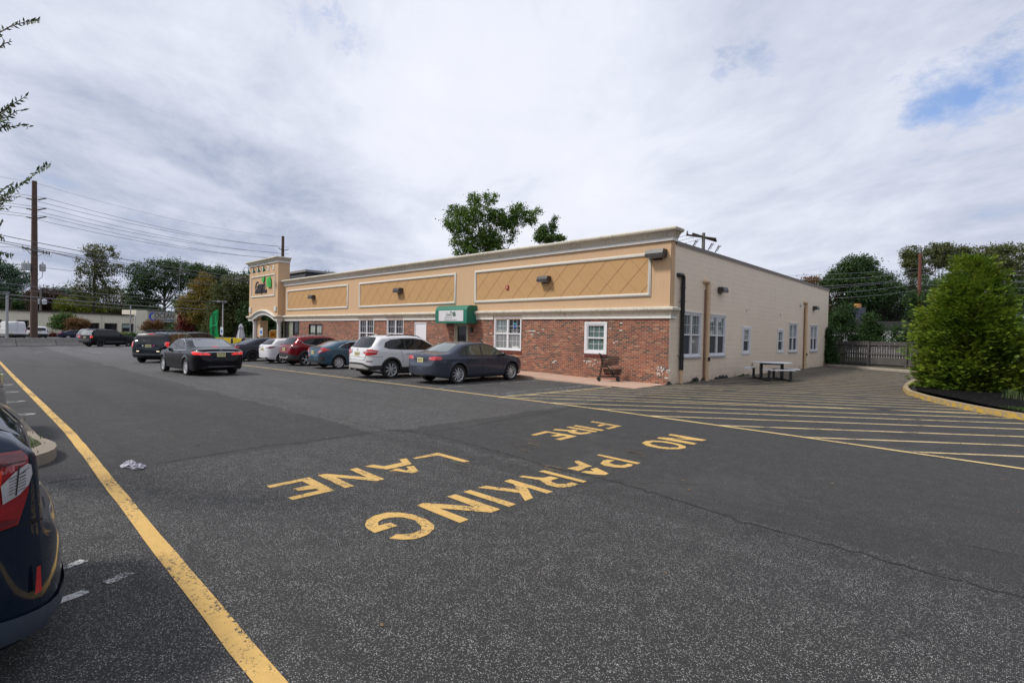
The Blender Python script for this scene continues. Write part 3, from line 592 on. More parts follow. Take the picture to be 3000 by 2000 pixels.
# --- block side wall and the rest of the shell
SW = [(1.0, 2.56, 1.02, 2.58), (3.42, 5.0, 1.03, 2.58), (7.16, 7.95, 1.10, 2.14), (12.14, 12.98, 1.10, 2.14), (14.06, 15.54, 1.08, 2.55), (18.38, 19.9, 1.08, 2.55)]
mb = MB(); wall_holes(mb, 0.0, 22.65, -0.4, 5.05, SW, SI, 0.14, -0.004)
mb.add([(-.004, 22.65, -.5), (-33, 22.65, -.5), (-33, 22.65, 5.05), (-.004, 22.65, 5.05)], [(0, 1, 2, 3)])
mb.add([(-33, 0.02, -.5), (-33, 22.65, -.5), (-33, 22.65, 5.05), (-33, 0.02, 5.05)], [(0, 1, 2, 3)])
mb.build('block_wall', M_BLOCK, bld)
mb = MB(); mb.add([(-33, .15, 4.95), (-.2, .15, 4.95), (-.2, 22.5, 4.95), (-33, 22.5, 4.95)], [(0, 1, 2, 3)]); mb.box((-33, .03, 5.0), (-.02, .3, 5.5))
mb.build('roof', pm('roof_felt', (0.10, 0.10, 0.10), 0.9, var=0.2), bld)
mb = MB(); sweep([(-.004, .345), (-.004, 22.66), (-33, 22.66)], [(-.3, 5.13), (.0, 5.055), (.035, 5.045), (.04, 5.02), (.045, 5.02), (.05, 5.15), (-.3, 5.20)], MBo=mb); mb.build('roof_edge', M_CAP, bld)
mb = MB(); sweep([(-.004, .345), (-.004, 22.65)], [(0, 4.985), (.022, 4.985), (.030, 5.018), (0, 5.018)], MBo=mb); mb.build('drip_flashing', pm('cream_metal', (0.66, 0.56, 0.44), 0.5), bld)
# tar patches at the foot of the block wall
mb = MB(); rr = random.Random(3)
for (a, z_) in ((.02, 1.0), (1.95, 1.15), (2.3, 1.5), (2.75, 1.2), (4.1, .9), (4.4, 1.2), (4.8, 1.3), (5.2, 1.2), (7.2, .9), (7.7, .7), (11, .6)):
    n = 9; c0 = a + rr.uniform(0, .2); poly = [(c0 + .24 * math.cos(math.pi * k / (n - 1)) * rr.uniform(.7, 1.1), .115 * z_ * math.sin(math.pi * k / (n - 1)) * rr.uniform(.7, 1.2) + .0) for k in range(n)]
    mb.prism(poly, .0, .012, lambda u, v, h: SI(u, v, h))
parts(mb, 'tar_patch', pm('tar', (0.05, 0.048, 0.047), 0.8, var=0.5, scale=30), bld)
# --- windows
def window(parent, u0, u1, z0, z1, pf, cols=2, upper=None, lower=None, trim=0.10, grid=(3, 2), head=False, sill=False, lgrid=False, split=0.5, frame=None, dark_frame=False):
    fm = frame or M_WFR
    f = MB(); rectframe(f, u0 - trim, u1 + trim, z0 - trim, z1 + trim, [(0, -.002), (0, .03), (trim * .3, .035), (trim * .75, .03), (trim * .8, .02), (trim + .02, .018), (trim + .02, -.06)], pf)
    zi0, zi1, ui0, ui1 = z0 + .02, z1 - .02, u0 + .02, u1 - .02
    mw = .07; cw = (ui1 - ui0 - mw * (cols - 1)) / cols
    for c in range(1, cols): uc = ui0 + c * cw + (c - 1) * mw; pbox(f, uc, uc + mw, zi0 - .01, zi1 + .01, -.06, .012, pf)
    zm = zi0 + (zi1 - zi0) * split
    for c in range(cols):
        a = ui0 + c * (cw + mw); b_ = a + cw
        pbox(f, a - .002, b_ + .002, zm - .028, zm + .028, -.065, .006, pf)
        for (p0, p1, q0, q1) in ((a, b_, zi0, zi0 + .035), (a, b_, zi1 - .035, zi1)): pbox(f, p0, p1, q0, q1, -.065, -.005, pf)
        for (p0, p1) in ((a, a + .03), (b_ - .03, b_)): pbox(f, p0, p1, zi0 + .035, zi1 - .035, -.065, -.006, pf)
        for (za, zb_, on) in ((zm + .028, zi1 - .035, grid), (zi0 + .035, zm - .028, grid if lgrid else None)):
            if on:
                for k in range(1, on[0]): uc = a + .03 + (cw - .06) * k / on[0]; pbox(f, uc - .007, uc + .007, za, zb_, -.052, -.042, pf)
                for k in range(1, on[1]): zc = za + (zb_ - za) * k / on[1]; pbox(f, a + .03, b_ - .03, zc - .007, zc + .007, -.051, -.041, pf)
    if head: pbox(f, u0 - trim - .02, u1 + trim + .02, z1 + trim + .002, z1 + trim + .03, 0, .06, pf)
    w = f.build('window', fm, parent)
    for c in range(cols):
        a = ui0 + c * (cw + mw) + .025; b_ = a + cw - .05
        for (za, zb_, mm) in ((zm + .02, zi1 - .03, upper), (zi0 + .03, zm - .02, lower)):
            if isinstance(mm, (list, tuple)): mm = mm[c]
            p = MB(); pbox(p, a, b_, za, zb_, -.062, -.056, pf); p.build('pane', mm, w)
    if sill: s_ = MB(); pbox(s_, u0 - trim - .01, u1 + trim + .01, z0 - trim - .055, z0 - trim - .002, 0, .055, pf); s_.build('sill', pm('grey_sill', (0.36, 0.38, 0.42), 0.7), w)
    return w
window(bld, -3.54, -2.70, 1.08, 2.13, FR, 1, M_PBLIND, M_PBLIND, 0.11, (3, 2), lgrid=True)
window(bld, -8.82, -7.18, 0.99, 2.42, FR, 2, [M_PCURT, M_PDARK], M_PGREY, 0.055, (3, 2), lgrid=True)
window(bld, -18.0, -16.38, 0.95, 2.42, FR, 2, M_PDARK, M_PDARK, 0.05, (3, 2), lgrid=True, split=.42)
window(bld, -21.22, -19.56, 0.95, 2.42, FR, 2, M_PDARK, M_PDARK, 0.05, (3, 2), lgrid=True, split=.42)
window(bld, -28.40, -26.42, .85, 2.08, FR, 2, M_PGREEN, M_PGREEN, 0.05, None, frame=pm('black_frame', (0.02, 0.018, 0.016), 0.5))
for i, (a, b2, c_, d_) in enumerate(SW):
    sm = i in (2, 3)
    w = window(bld, a, b2, c_, d_, SI, 1 if sm else 2, M_PCURT, [M_SCREEN, M_PGREY] if i == 0 else M_SCREEN, .12 if sm else .06, (3, 2) if not (i > 3) else (2, 2), head=not sm, sill=not sm)
# posters and FOR RENT card in the front double window
pz = bld
mb = MB(); pbox(mb, -7.92, -7.3, 1.74, 2.30, -.058 + .004, -.05, FR); ps = mb.build('window_poster', pm('black_poster', (0.012, 0.012, 0.014), 0.3), bld)
mb = MB(); cx, cz = -7.6, 2.08
for k in range(6):
    t0 = math.pi / 3 * k; t1 = math.pi / 3 * (k + 1)
    q = [(cx + r * math.sin(t), cz + r * math.cos(t)) for r, t in ((.13, t0), (.13, t1), (.075, t1), (.075, t0))]
    mb.add([FR(u, z, -.046) for u, z in q], [(0, 1, 2, 3)], 0 if k in (0, 5) else 1)
mb.build('poster_emblem', [pm('teal_ink', (0.02, 0.35, 0.40), 0.5), pm('blue_ink', (0.01, 0.10, 0.42), 0.5)], ps)
M_INKW = pm('white_ink', (0.6, 0.6, 0.6), 0.5); M_INKB = pm('black_ink', (0.015, 0.015, 0.015), 0.5)
text_obj('lettering', 'Patrick Parrish', .085, frame_on(-7.6, .047, 1.88, (1, 0, 0), (0, 0, 1)), M_INKW, ps, .001)
text_obj('lettering', '732.600.0202', .08, frame_on(-7.6, .047, 1.775, (1, 0, 0), (0, 0, 1)), M_INKW, ps, .001)
mb = MB(); pbox(mb, -8.74, -8.12, 1.735, 1.86, -.054, -.05, FR); ps = mb.build('window_card', pm('card_white', (0.55, 0.56, 0.52), 0.5), bld)
text_obj('lettering', 'FOR RENT', .12, frame_on(-8.43, .047, 1.79, (1, 0, 0), (0, 0, 1)), M_INKB, ps, .001, bold=.003)
mb = MB(); pbox(mb, -7.75, -7.35, 1.04, 1.14, -.054, -.05, FR); mb.build('window_card', pm('card_white', (0.55, 0.56, 0.52), 0.5), bld)
# --- doors
mb = MB(); pbox(mb, -15.21, -14.26, .10, 2.17, -.05, -.02, FR); d = mb.build('door', M_DOORW, bld)
mb = MB(); rectframe(mb, -15.27, -14.20, .04, 2.235, [(0, -.01), (0, .012), (.05, .012), (.055, -.03)], FR); mb.build('door_frame', M_DOORW, d)
mb = MB(); pbox(mb, -11.77, -11.60, .08, 2.36, -.1, .004, FR); pbox(mb, -10.90, -10.755, .08, 2.36, -.1, .004, FR); pbox(mb, -11.60, -10.90, 2.04, 2.36, -.1, .004, FR)
d = mb.build('door_frame', pm('olive_frame', (0.30, 0.30, 0.23), 0.6), bld)
mb = MB(); pbox(mb, -11.59, -10.91, .08, 2.03, -.09, -.05, FR); d = mb.build('door', M_PDARK, bld)
mb = MB(); mb.tube([FR(-11.5, 1.0, -.02), FR(-11.5, 1.25, -.02)], .012); mb.build('handle', pm('brushed_metal', (0.4, 0.4, 0.4), 0.3, 1.0), d)
mb = MB(); pbox(mb, -11.79, -11.765, .1, 2.4, 0, .03, FR); mb.build('conduit', M_PIPE, bld)
# --- storefront glass next to the entrance
mb = MB()
for x in (-32.9, -32.3, -31.3, -30.15): pbox(mb, x, x + .07, .1, 2.38, -.12, -.02, FR)
pbox(mb, -32.9, -30.08, 2.30, 2.38, -.12, -.018, FR)
fr = mb.build('storefront_frame', M_BRONZE, bld)
for a, b2, mm in ((-32.83, -32.3, M_PDARK), (-32.23, -31.3, M_PGREEN), (-31.23, -30.15, M_PDARK)):
    mb = MB(); pbox(mb, a, b2, .1, 2.30, -.1, -.08, FR); mb.build('pane', mm, fr)
# --- entrance tower
TX0, TX1, TY0, TY1 = -39.03, -32.93, -.5, .42
arc = lambda r0, n=18: [(-38.10 + 4.53 * k / n, 2.40 + r0 * math.sin(math.pi * k / n) ** .85) for k in range(n + 1)]
mb = MB()
poly = [(TX0, 2.40)] + arc(.47) + [(TX1, 2.40), (TX1, 6.99), (TX0, 6.99)]
mb.prism(poly, TY0, TY0 + .35, lambda u, v, h: (u, h, v))
mb.box((TX1 - .3, TY0 + .351, 2.36), (TX1, TY1, 6.99)); mb.box((TX0, TY0 + .351, 2.36), (TX0 + .3, TY1, 6.99)); mb.box((TX0 + .3, TY1 - .2, 2.95), (TX1 - .3, TY1, 6.99))
mb.build('tower_wall', M_STUC, bld)
mb = MB(); mb.box((-38.0, -.2, -.45), (-37.32, .45, 2.40)); mb.box((-33.6, .5, 2.36), (-32.95, 3, 2.5)); parts(mb, 'tower_pier', M_STUC, bld)
tp = [(TX0, TY1), (TX0, TY0), (TX1, TY0), (TX1, TY1)]
cornice('tower_cornice', tp, 6.98, TOP, [(0, 0), (.07, 0), (.07, .117), (0, .117)])
mb = MB(); mb.box((TX0 - .1, TY0 - .1, 7.40), (TX1 + .1, TY1, 7.425)); mb.build('tower_roof', M_TRIM, bld)
for a in ([(TX0, .4), (TX0, TY0 - .003), (-38.30, TY0 - .003)], [(-33.38, TY0 - .003), (TX1 + .004, TY0 - .003), (TX1 + .004, -.02)]):
    cornice('lower_cornice', a, 2.36, LOW, [(0, 0), (.05, 0), (.05, .098), (0, .098)])
def archband(r_in, prof, name, mm, parent=None):
    # profile (radial offset, out) swept along the arch
    n = 22; P = [(-38.22 + 4.77 * k / n, 2.36 + (.50) * math.sin(math.pi * k / n) ** .9) for k in range(n + 1)]; vs = []
    for i, (u, z) in enumerate(P):
        a = P[max(i - 1, 0)]; b_ = P[min(i + 1, n)]; t = Vector((b_[0] - a[0], b_[1] - a[1])).normalized(); nn = Vector((-t.y, t.x))
        if i in (0, n): nn = Vector((0, 1))
        for r, o in prof: vs.append((u + nn.x * r, TY0 - o, z + nn.y * r))
    k = len(prof); fs = [(i * k + j, i * k + j + 1, (i + 1) * k + j + 1, (i + 1) * k + j) for i in range(n) for j in range(k - 1)]
    mb = MB(); mb.add(vs, fs); return mb.build(name, mm, parent or bld, True, 30)
ab = archband(0, [(.098, .0), (.10, .06), (.13, .07), (.24, .11), (.255, .125), (.275, .165), (.315, .19), (.35, .192), (.39, .175), (.415, .13), (.43, 0)], 'arch_moulding', M_TRIMC)
archband(0, [(0, -.3), (0, .05), (.098, .05), (.098, 0)], 'fillet', M_FILLET, ab)
mb = MB(); rectframe(mb, -38.54, -33.5, 4.33, 6.13, [(0, 0), (0, .04), (.03, .06), (.09, .06), (.12, .02), (.12, 0)], lambda u, z, o: (u, TY0 - o, z)); mb.build('sign_moulding', M_TRIMC, bld)
for a in (-38.9, -33.54): mb = MB(); mb.box((a, TY0 - .07, 3.09), (a + .46, TY0 + .01, 3.52)); mb.box((a + .06, TY0 - .09, 3.15), (a + .40, TY0 - .069, 3.46)); mb.build('tower_block', M_TRIMC, bld)
for x in (-38.15, -33.1):
    mb = MB(); mb.lathe([(.24, -.45), (.24, -.25), (.19, -.2), (.18, 0.6), (.16, 2.16), (.20, 2.19), (.19, 2.23), (.23, 2.26), (.23, 2.355)], (x, -.3, 0), 20); mb.build('column', pm('white_column', (0.60, 0.58, 0.56), 0.7, dirt=.15), bld, True, 30)
# mansard behind the tower
mb = MB(); mb.add([(-38.9, 1.2, 5.0), (-33.3, 1.2, 5.0), (-33.7, 2.2, 6.55), (-38.9, 2.2, 6.55), (-38.9, 6, 6.55), (-33.7, 6, 6.55), (-33.3, 6.4, 5.0), (-38.9, 6.4, 5.0)], [(0, 1, 2, 3), (3, 2, 5, 4), (1, 6, 5, 2), (4, 5, 6, 7), (0, 3, 4, 7)])
mr = mb.build('mansard_roof', pm('dark_shingles', (0.035, 0.036, 0.045), 0.85, var=0.5, scale=5, bump=.5, bscale=15), bld)
mb = MB(); mb.box((-38.9, 2.0, 6.54), (-33.55, 6.1, 6.72)); mb.build('mansard_cap', pm('grey_cap', (0.27, 0.27, 0.27), 0.7), mr)
# roof hatch seen above the cornice
mb = MB(); mb.box((-14.3, 7.6, 4.9), (-13.3, 8.6, 7.35)); mb.build('roof_vent', pm('tan_vent', (0.40, 0.33, 0.26), 0.8), bld)
# --- downpipes on the side
def pipe(u, z0, zt, r, mm, shoe, nm='downpipe'):
    mb = MB(); pts = [SI(u - .30, zt, -.02), SI(u - .28, zt, .06), SI(u - .14, zt, .09)] + [SI(u - .12 + .12 * math.sin(t), zt - .12 + .12 * math.cos(t), .09) for t in (.3, .7, 1.1, 1.57)] + [SI(u, z0, .09)]
    mb.tube(pts, r, 12); p = mb.build(nm, mm, bld, True)
    mb = MB()
    for z in (zt - .45, zt - 1.3, .95): mb.lathe([(r + .012, -.03), (r + .012, .03)], SI(u, z, .09), 12)
    parts(mb, 'pipe_joint', mm, p)
    return p
p = pipe(.82, .50, 3.95, .075, M_BLK, None)
mb = MB(); mb.lathe([(.085, -.03), (.06, .0), (.06, .5)], SI(.83, .0, .09), 12); mb.build('pipe_foot', M_PIPE, p, True)
mb = MB(); mb.tube([SI(.62, 3.0, .02), SI(.9, 3.0, .17)], .01); mb.tube([SI(.62, 1.03, .02), SI(.9, 1.03, .17)], .01); parts(mb, 'pipe_strap', M_BRONZE, p)
for u in (3.05, 17.02):
    p = pipe(u, .0, 3.92, .085, M_PIPE, None)
    mb = MB(); mb.box((.17, u - .09, .78), (.19, u + .09, .93)); mb.build('pipe_collar', M_BLK, p)
    mb = MB(); mb.tube([SI(u - .17, 3.6, .03), SI(u - .17, 0.05, .03)], .02, 6); mb.build('conduit', M_RUST, bld)
mb = MB(); pbox(mb, 7.45, 7.5, 2.95, 3.02, -.01, .02, SI); pbox(mb, 12.4, 12.45, 2.95, 3.02, -.01, .02, SI); pbox(mb, 8.35, 8.45, .42, .55, -.01, .03, SI); parts(mb, 'wall_box', pm('grey_box', (0.25, 0.24, 0.23), 0.6), bld)
# --- awning over the office door
aw = thing('awning', 'green rounded canvas awning over the office door', 'awning', (-11.33, 0, 2.17))
mb = MB(); prof = [(0, .0), (.66, 0.0), (.66, .60)] + [(.66 - .28 * (1 - math.cos(t)), .60 + .28 * math.sin(t)) for t in (.3, .6, .9, 1.2, 1.57)] + [(0, .88)]
mb.prism(prof, -1.22, 1.21, lambda u, v, h: (h, -u - .02, v)); mb.build('canopy', pm('green_canvas', (0.005, 0.14, 0.085), 0.55, var=0.25, scale=1.2, dirt=.15, dirtcol=(0.05, .25, .17)), aw, True, 30)
mb = MB(); mb.box((-.93, -.69, .10), (.97, -.681, .63)); sg = mb.build('sign_panel', pm('faded_sign', (0.62, 0.61, 0.62), 0.6, var=.12, scale=2.5), aw)
M_DG = pm('faded_green', (0.10, 0.16, 0.12), 0.7, var=0.4, scale=9)
AF = lambda x, z: frame_on(x, -.692, z, (1, 0, 0), (0, 0, 1))
def leaf_shape(mb, cx, cz, L, ang, w=.42, f=None, mi=0, t=.004):
    poly = []; n = 9
    for s_ in (1, -1):
        for k in range(n if s_ == 1 else n):
            tt = k / (n - 1) if s_ == 1 else 1 - k / (n - 1)
            if s_ == -1 and (k == 0 or k == n - 1): continue
            a = L * tt; b_ = s_ * L * w * math.sin(math.pi * tt ** .85) ** 1.15 * (1.15 if s_ > 0 else .9)
            poly.append((cx + a * math.cos(ang) - b_ * math.sin(ang), cz + a * math.sin(ang) + b_ * math.cos(ang)))
    mb.prism(poly, 0, t, f)
text_obj('lettering', "Green's", .23, AF(-.14, .42), M_DG, sg, .002, shear=.25, sx=.78, space=.85)
text_obj('lettering', "NATURAL FOODS", .075, AF(-.16, .27), M_DG, sg, .002); text_obj('lettering', "ADMINISTRATION OFFICE", .082, AF(0, .155), pm('faded_grey', (.25, .25, .25), .7), sg, .002)
mb = MB(); ff = lambda u, v, h: (u, -.692 - h, v)
leaf_shape(mb, .13, .50, .34, -.45, .36, ff); leaf_shape(mb, .03, .5, .11, 2.0, .3, ff); leaf_shape(mb, .04, .5, .11, 1.0, .3, ff); parts(mb, 'leaf_emblem', M_DG, sg)
# --- tower sign
TS = thing('wall_sign', 'black script shop name with a bright green leaf on the tower', 'sign', (-36, -.52, 5.2))
tf = lambda x, z, o=0: frame_on(x, -o, z, (1, 0, 0), (0, 0, 1))
M_LB = pm('sign_black', (0.012, 0.012, 0.014), .4); M_LG = pm('sign_green', (0.0, 0.42, 0.02), .35, var=.1)
text_obj('lettering', "Green's", 1.12, tf(-.62, .06), M_LB, TS, .03, shear=.35, sx=.70, space=.82)
text_obj('lettering', "NATURAL FOODS", .36, tf(-.37, -.42), M_LB, TS, .03, sx=.86, bold=.012)
mb = MB(); ff = lambda u, v, h: (u, -h - .02, v)
leaf_shape(mb, 1.0, .56, 1.12, -.66, .40, ff, t=.06); leaf_shape(mb, .22, .34, .46, 2.2, .24, ff, t=.06); leaf_shape(mb, .26, .34, .56, 1.1, .24, ff, t=.06); parts(mb, 'leaf_emblem', M_LG, TS)
mb = MB(); mb.tube([(-.02, -.03, .1), (-.15, -.03, -.35), (-.2, -.03, -.62), (-.12, -.03, -.5)], .03, 6); mb.build('lettering', M_LB, TS)
# --- gooseneck lamps
for i, x in enumerate((-38.14, -37.03, -35.94, -34.88, -33.81)):
    g_ = thing('gooseneck_lamp', ['leftmost', 'second from left', 'middle', 'fourth from left', 'rightmost'][i] + ' green gooseneck lamp above the tower sign', 'lamp', (x, TY0, 6.62), group='gooseneck lamps on the tower')
    mb = MB(); mb.box((-.13, -.04, -.16), (.13, .0, .16)); mb.build('back_plate', M_FILLET, g_)
    mb = MB(); mb.tube([(0, -.04, 0), (0, -.25, .08), (0, -.5, .25), (0, -.65, .28), (0, -.76, .2), (0, -.78, -.05)], .018, 6); mb.build('arm', M_BRONZE, g_, True)
    mb = MB(); mb.lathe([(.05, .0), (.06, -.08), (.10, -.14), (.19, -.30), (.17, -.30), (.08, -.14)], (0, -.78, -.05), 14, closed=True); mb.build('lamp_shade', pm('dark_green_enamel', (0.005, .07, .05), .4), g_, True)
# --- wall packs
def wallpack(P, rz, s, label):
    t = thing('wall_light', label, 'wall light', P, rz, 'bronze wall lights'); w, d_, h = .30 * s, .30 * s, .24 * s
    mb = MB(); prof = [(0, -h / 2), (d_, -h / 2), (d_, -h * .05), (d_ * .82, h / 2), (0, h / 2)]
    mb.prism(prof, -w, w, lambda u, v, k: (k, -u, v)); mb.build('housing', M_BRONZE, t)
    mb = MB(); mb.box((-w * .88, -d_ * .92, -h / 2 - .02), (w * .88, -d_ * .1, -h / 2 + .002)); mb.build('lens', pm('lamp_lens', (.3, .3, .28), .2), t)
    mb = MB(); mb.box((-w * .5, -.03, -h * .8), (w * .5, 0, -h / 2)); mb.build('mount', M_BRONZE, t)
wallpack((-.50, -.02, 4.68), 0, 1.15, 'largest brown wall light, at the corner beside the right panel')
wallpack((-5.75, -.03, 4.08), 0, .95, 'dark wall light in the middle of the right ochre panel')
wallpack((-16.75, -.03, 4.08), 0, 1.0, 'dark wall light in the middle of the centre ochre panel')
wallpack((-27.75, -.03, 4.08), 0, 1.0, 'dark wall light in the middle of the left ochre panel')
wallpack((0, 4.4, 3.70), R_(90), .85, 'dark wall light high on the cream side wall near the front pipes')
wallpack((0, 19.0, 3.70), R_(90), .85, 'dark wall light high on the cream side wall near its far end')
t = thing('flood_light', 'small round white floodlight beside the far downpipe', 'floodlight', (0.0, 16.1, 3.72))
mb = MB(); mb.box((0, -.08, -.12), (.03, .08, .12)); mb.build('mount', M_FILLET, t); mb = MB(); mb.lathe([(.02, 0), (.09, .06), (.10, .1), (.0, .1)], (0, 0, 0), 12, M=Matrix.Translation((.04, -.05, 0)) @ Matrix.Rotation(R_(90), 4, 'Y')); mb.build('lamp', M_FILLET, t)
t = thing('fire_alarm', 'small red alarm strobe on the right ochre panel', 'alarm', (-8.05, -.02, 3.83))
mb = MB(); mb.box((-.085, -.05, -.09), (.085, 0, .09)); mb.build('housing', pm('alarm_red', (.35, .03, .02), .4), t); mb = MB(); mb.box((-.02, -.065, -.05), (.06, -.049, .05)); mb.build('lens', pm('alarm_lens', (.5, .3, .25), .3), t)
t = thing('door_lamp', 'small black carriage lamp right of the office door', 'lamp', (-10.44, 0, 1.86))
mb = MB(); mb.box((-.07, -.14, -.11), (.07, -.02, .08)); mb.lathe([(.09, .08), (.0, .15)], (0, -.08, 0), 4); mb.build('housing', M_BLK, t); mb = MB(); mb.box((-.03, -.03, -.05), (.03, 0, .05)); mb.build('mount', M_BLK, t)
# ================================================================ vehicles
def paintm(name, col, metal=0.35, rough=0.28): return pm(name, col, rough, metal, var=0.04, scale=2, coat=0.45 if max(col) > .02 else 0.3, spec=0.2 if max(col) > .02 else .08)
M_GLASS = pm('car_glass', (0.010, 0.012, 0.015), 0.03, var=0.1, spec=0.42)
M_GLASSG = glassy('car_glass_clear', (0.03, 0.045, 0.04), (0.10, 0.13, 0.11), 0, 0.03)
M_TRIMB = pm('black_trim', (0.018, 0.018, 0.02), 0.35, var=0.2); M_CLAD = pm('grey_black_cladding', (0.03, 0.03, 0.032), 0.6, var=0.2)
M_CHROME = pm('chrome', (0.62, 0.63, 0.65), 0.12, 1.0, var=0.05); M_SILV = pm('silver_plastic', (0.42, 0.42, 0.42), 0.4, 0.5, var=0.1)
M_TYRE = pm('tyre_rubber', (0.022, 0.022, 0.023), 0.8, var=0.3, scale=15, bump=.2); M_ALLOY = pm('alloy', (0.60, 0.61, 0.63), 0.35, 0.4, var=0.1)
M_ALLOYB = pm('black_alloy', (0.03, 0.03, 0.033), 0.3, 0.6); M_WELL = pm('wheel_well', (0.008, 0.008, 0.008), 0.95)
M_RED = pm('tail_red', (0.46, 0.008, 0.012), 0.12, var=0.35, scale=14, coat=1.0); M_REDD = pm('tail_dark_red', (0.13, 0.008, 0.012), 0.12, var=0.4, scale=14, coat=1.0)
M_REDL = pm('tail_lit', (0.9, 0.03, 0.03), 0.15, var=0.1, coat=1.0, emit=0.22); M_CLEAR = pm('clear_lens', (0.42, 0.42, 0.43), 0.12, var=0.45, scale=16, coat=1.0)
M_PLATE = pm('plate_yellow', (0.62, 0.58, 0.30), 0.45, var=0.12, scale=6); M_SEAM = pm('seam', (0.006, 0.006, 0.006), 0.9)
M_WARM = pm('lit_white_lamp', (1.0, 0.75, 0.5), 0.3, emit=1.6); M_HEAD = pm('headlamp', (0.35, 0.36, 0.38), 0.1, 0.3, var=0.4, scale=12, coat=1.0)
def arclen(P, step):
    out = [P[0]]
    for a, b in zip(P, P[1:]):
        d = math.hypot(b[0] - a[0], b[1] - a[1]); n = max(1, int(d / step))
        for k in range(1, n + 1): out.append((a[0] + (b[0] - a[0]) * k / n, a[1] + (b[1] - a[1]) * k / n))
    return out
class Car:
    def __init__(s, sp):
        s.sp = sp; L = s.L = sp['L']; s.W = sp['W']; step = sp.get('step', 0.03)
        P = arclen(sp['top'], step); A = np.array(P); it = sp.get('smooth', 3)
        for _ in range(it): A[1:-1] = (A[:-2] + A[1:-1] * 2 + A[2:]) / 4
        A[:, 0] = np.maximum.accumulate(A[:, 0] + np.arange(len(A)) * 1e-6)
        X = [A[0, 0]]; Z = [A[0, 1]]
        for x, z in A[1:]:
            if x - X[-1] > 0.004: X.append(x); Z.append(z)
        X = np.array(X); s.tx, s.tz = X, np.array(Z)
        ex = [0.0015, .006, .015, .03, .05, .08]; xs = sorted(set(list(X[1:-1]) + ex + [L - e for e in ex]))
        st = [xs[0]]
        for x in xs[1:]:
            if x - st[-1] > 0.0035: st.append(x)
        s.st = st; s.build()
    def zt(s, x): return float(np.interp(x, s.tx, s.tz))
    def hw(s, x):
        sp = s.sp; rr = sp.get('rcr', .62); rf = sp.get('rcf', .85); w = s.W / 2; f = 1
        if x < rr: f = (1 - (1 - x / rr) ** sp.get('pr', 3.2)) ** (1 / sp.get('pr', 3.2))
        if s.L - x < rf: f = min(f, (1 - (1 - (s.L - x) / rf) ** 2.6) ** (1 / 2.6))
        tp = sp.get('taper')
        if tp: f *= float(np.interp(x, *zip(*tp)))
        return w * f
    def section(s, x):
        sp = s.sp; w = s.hw(x); z0 = float(np.interp(x, *zip(*sp['bot']))); zt = s.zt(x)
        zb = min(float(np.interp(x, *zip(*sp['belt']))), zt - .03); zb = max(zb, z0 + .04)
        T = sp.get('tumble', .38); bow = sp.get('bow', .10); out = []
        prof = sp.get('side', [(0, .90), (.06, .945), (.16, .97), (.34, .985), (.52, .998), (.68, 1.0), (.80, .995), (.88, .992), (.94, .983), (1, .962)])
        xa = sp['axles']; R = sp['R']
        for q in (0, .03, .07, .13, .2, .28, .36, .45, .54, .62, .7, .77, .83, .88, .92, .955, .98, 1):
            z = z0 + (zb - z0) * q; f = float(np.interp(q, *zip(*prof))); y = w * f
            for ax in xa:
                d = math.hypot(x - ax, z - R)
                if d < R * 1.5: y += .022 * max(0, 1 - max(0, d - R * 1.05) / (R * .4)) * min(1, w / (s.W * .48)) * (1 if f < .999 else .6)
            out.append((y, z))
        ye0 = out[-1][0]; H = zt - zb; cr = min(sp.get('crown', .06), H * .45); ztop = zt
        rad = min(sp.get('rad', .12), H * .6)
        zs = zb + max(0, H - cr - rad)
        for q in (.2, .4, .6, .8, 1): z = zb + (zs - zb) * q; out.append((max(.01, ye0 - (z - zb) * T), z))
        ya = out[-1][0]; yb = max(.005, ya - rad * .9 - rad * T * .5); p0 = (ya, zs); p1 = (max(.008, ya - rad * T * .6), zt - cr * (1) + .0); p2 = (yb, zt - cr * (yb / max(.01, ya)) ** 2 * .8)
        for q in (.2, .4, .6, .8, 1):
            out.append(tuple((1 - q) ** 2 * a + 2 * q * (1 - q) * b + q * q * c for a, b, c in zip(p0, p1, p2)))
        for q in (.85, .7, .55, .4, .27, .13, 0): y = yb * q; out.append((y, zt - cr * .8 * (y / max(.01, ya)) ** 2))
        # bow the glass and the ends: points off the centre line move towards the middle of the car
        mid = s.L * .5; pts = []
        for i, (y, z) in enumerate(out):
            k = (y / (s.W / 2)) ** 2 * bow * max(0, min(1, (z - zb) / .15)) * (1 if i >= 18 else 0)
            dx = k * max(-1, min(1, (mid - x) / (s.L * .25)))
            pts.append((x + dx, y, z))
        return pts
    def build(s):
        secs = [s.section(x) for x in s.st]; n = len(secs[0]); ring = 2 * n - 1; vs = []; h = s.L / 2
        for sec in secs:
            for (x, y, z) in sec: vs.append((x - h, y, z))
            for (x, y, z) in sec[-2::-1]: vs.append((x - h, -y, z))
        fs = []
        for i in range(len(secs) - 1):
            for j in range(ring):
                a = i * ring + j; b = i * ring + (j + 1) % ring; fs.append((a, a + ring, b + ring, b))
        fs.append(tuple(range(ring))); fs.append(tuple((len(secs) - 1) * ring + j for j in range(ring))[::-1])
        s.v = vs; s.f = fs
        s.bvh = BVHTree.FromPolygons([Vector(p) for p in vs], fs)
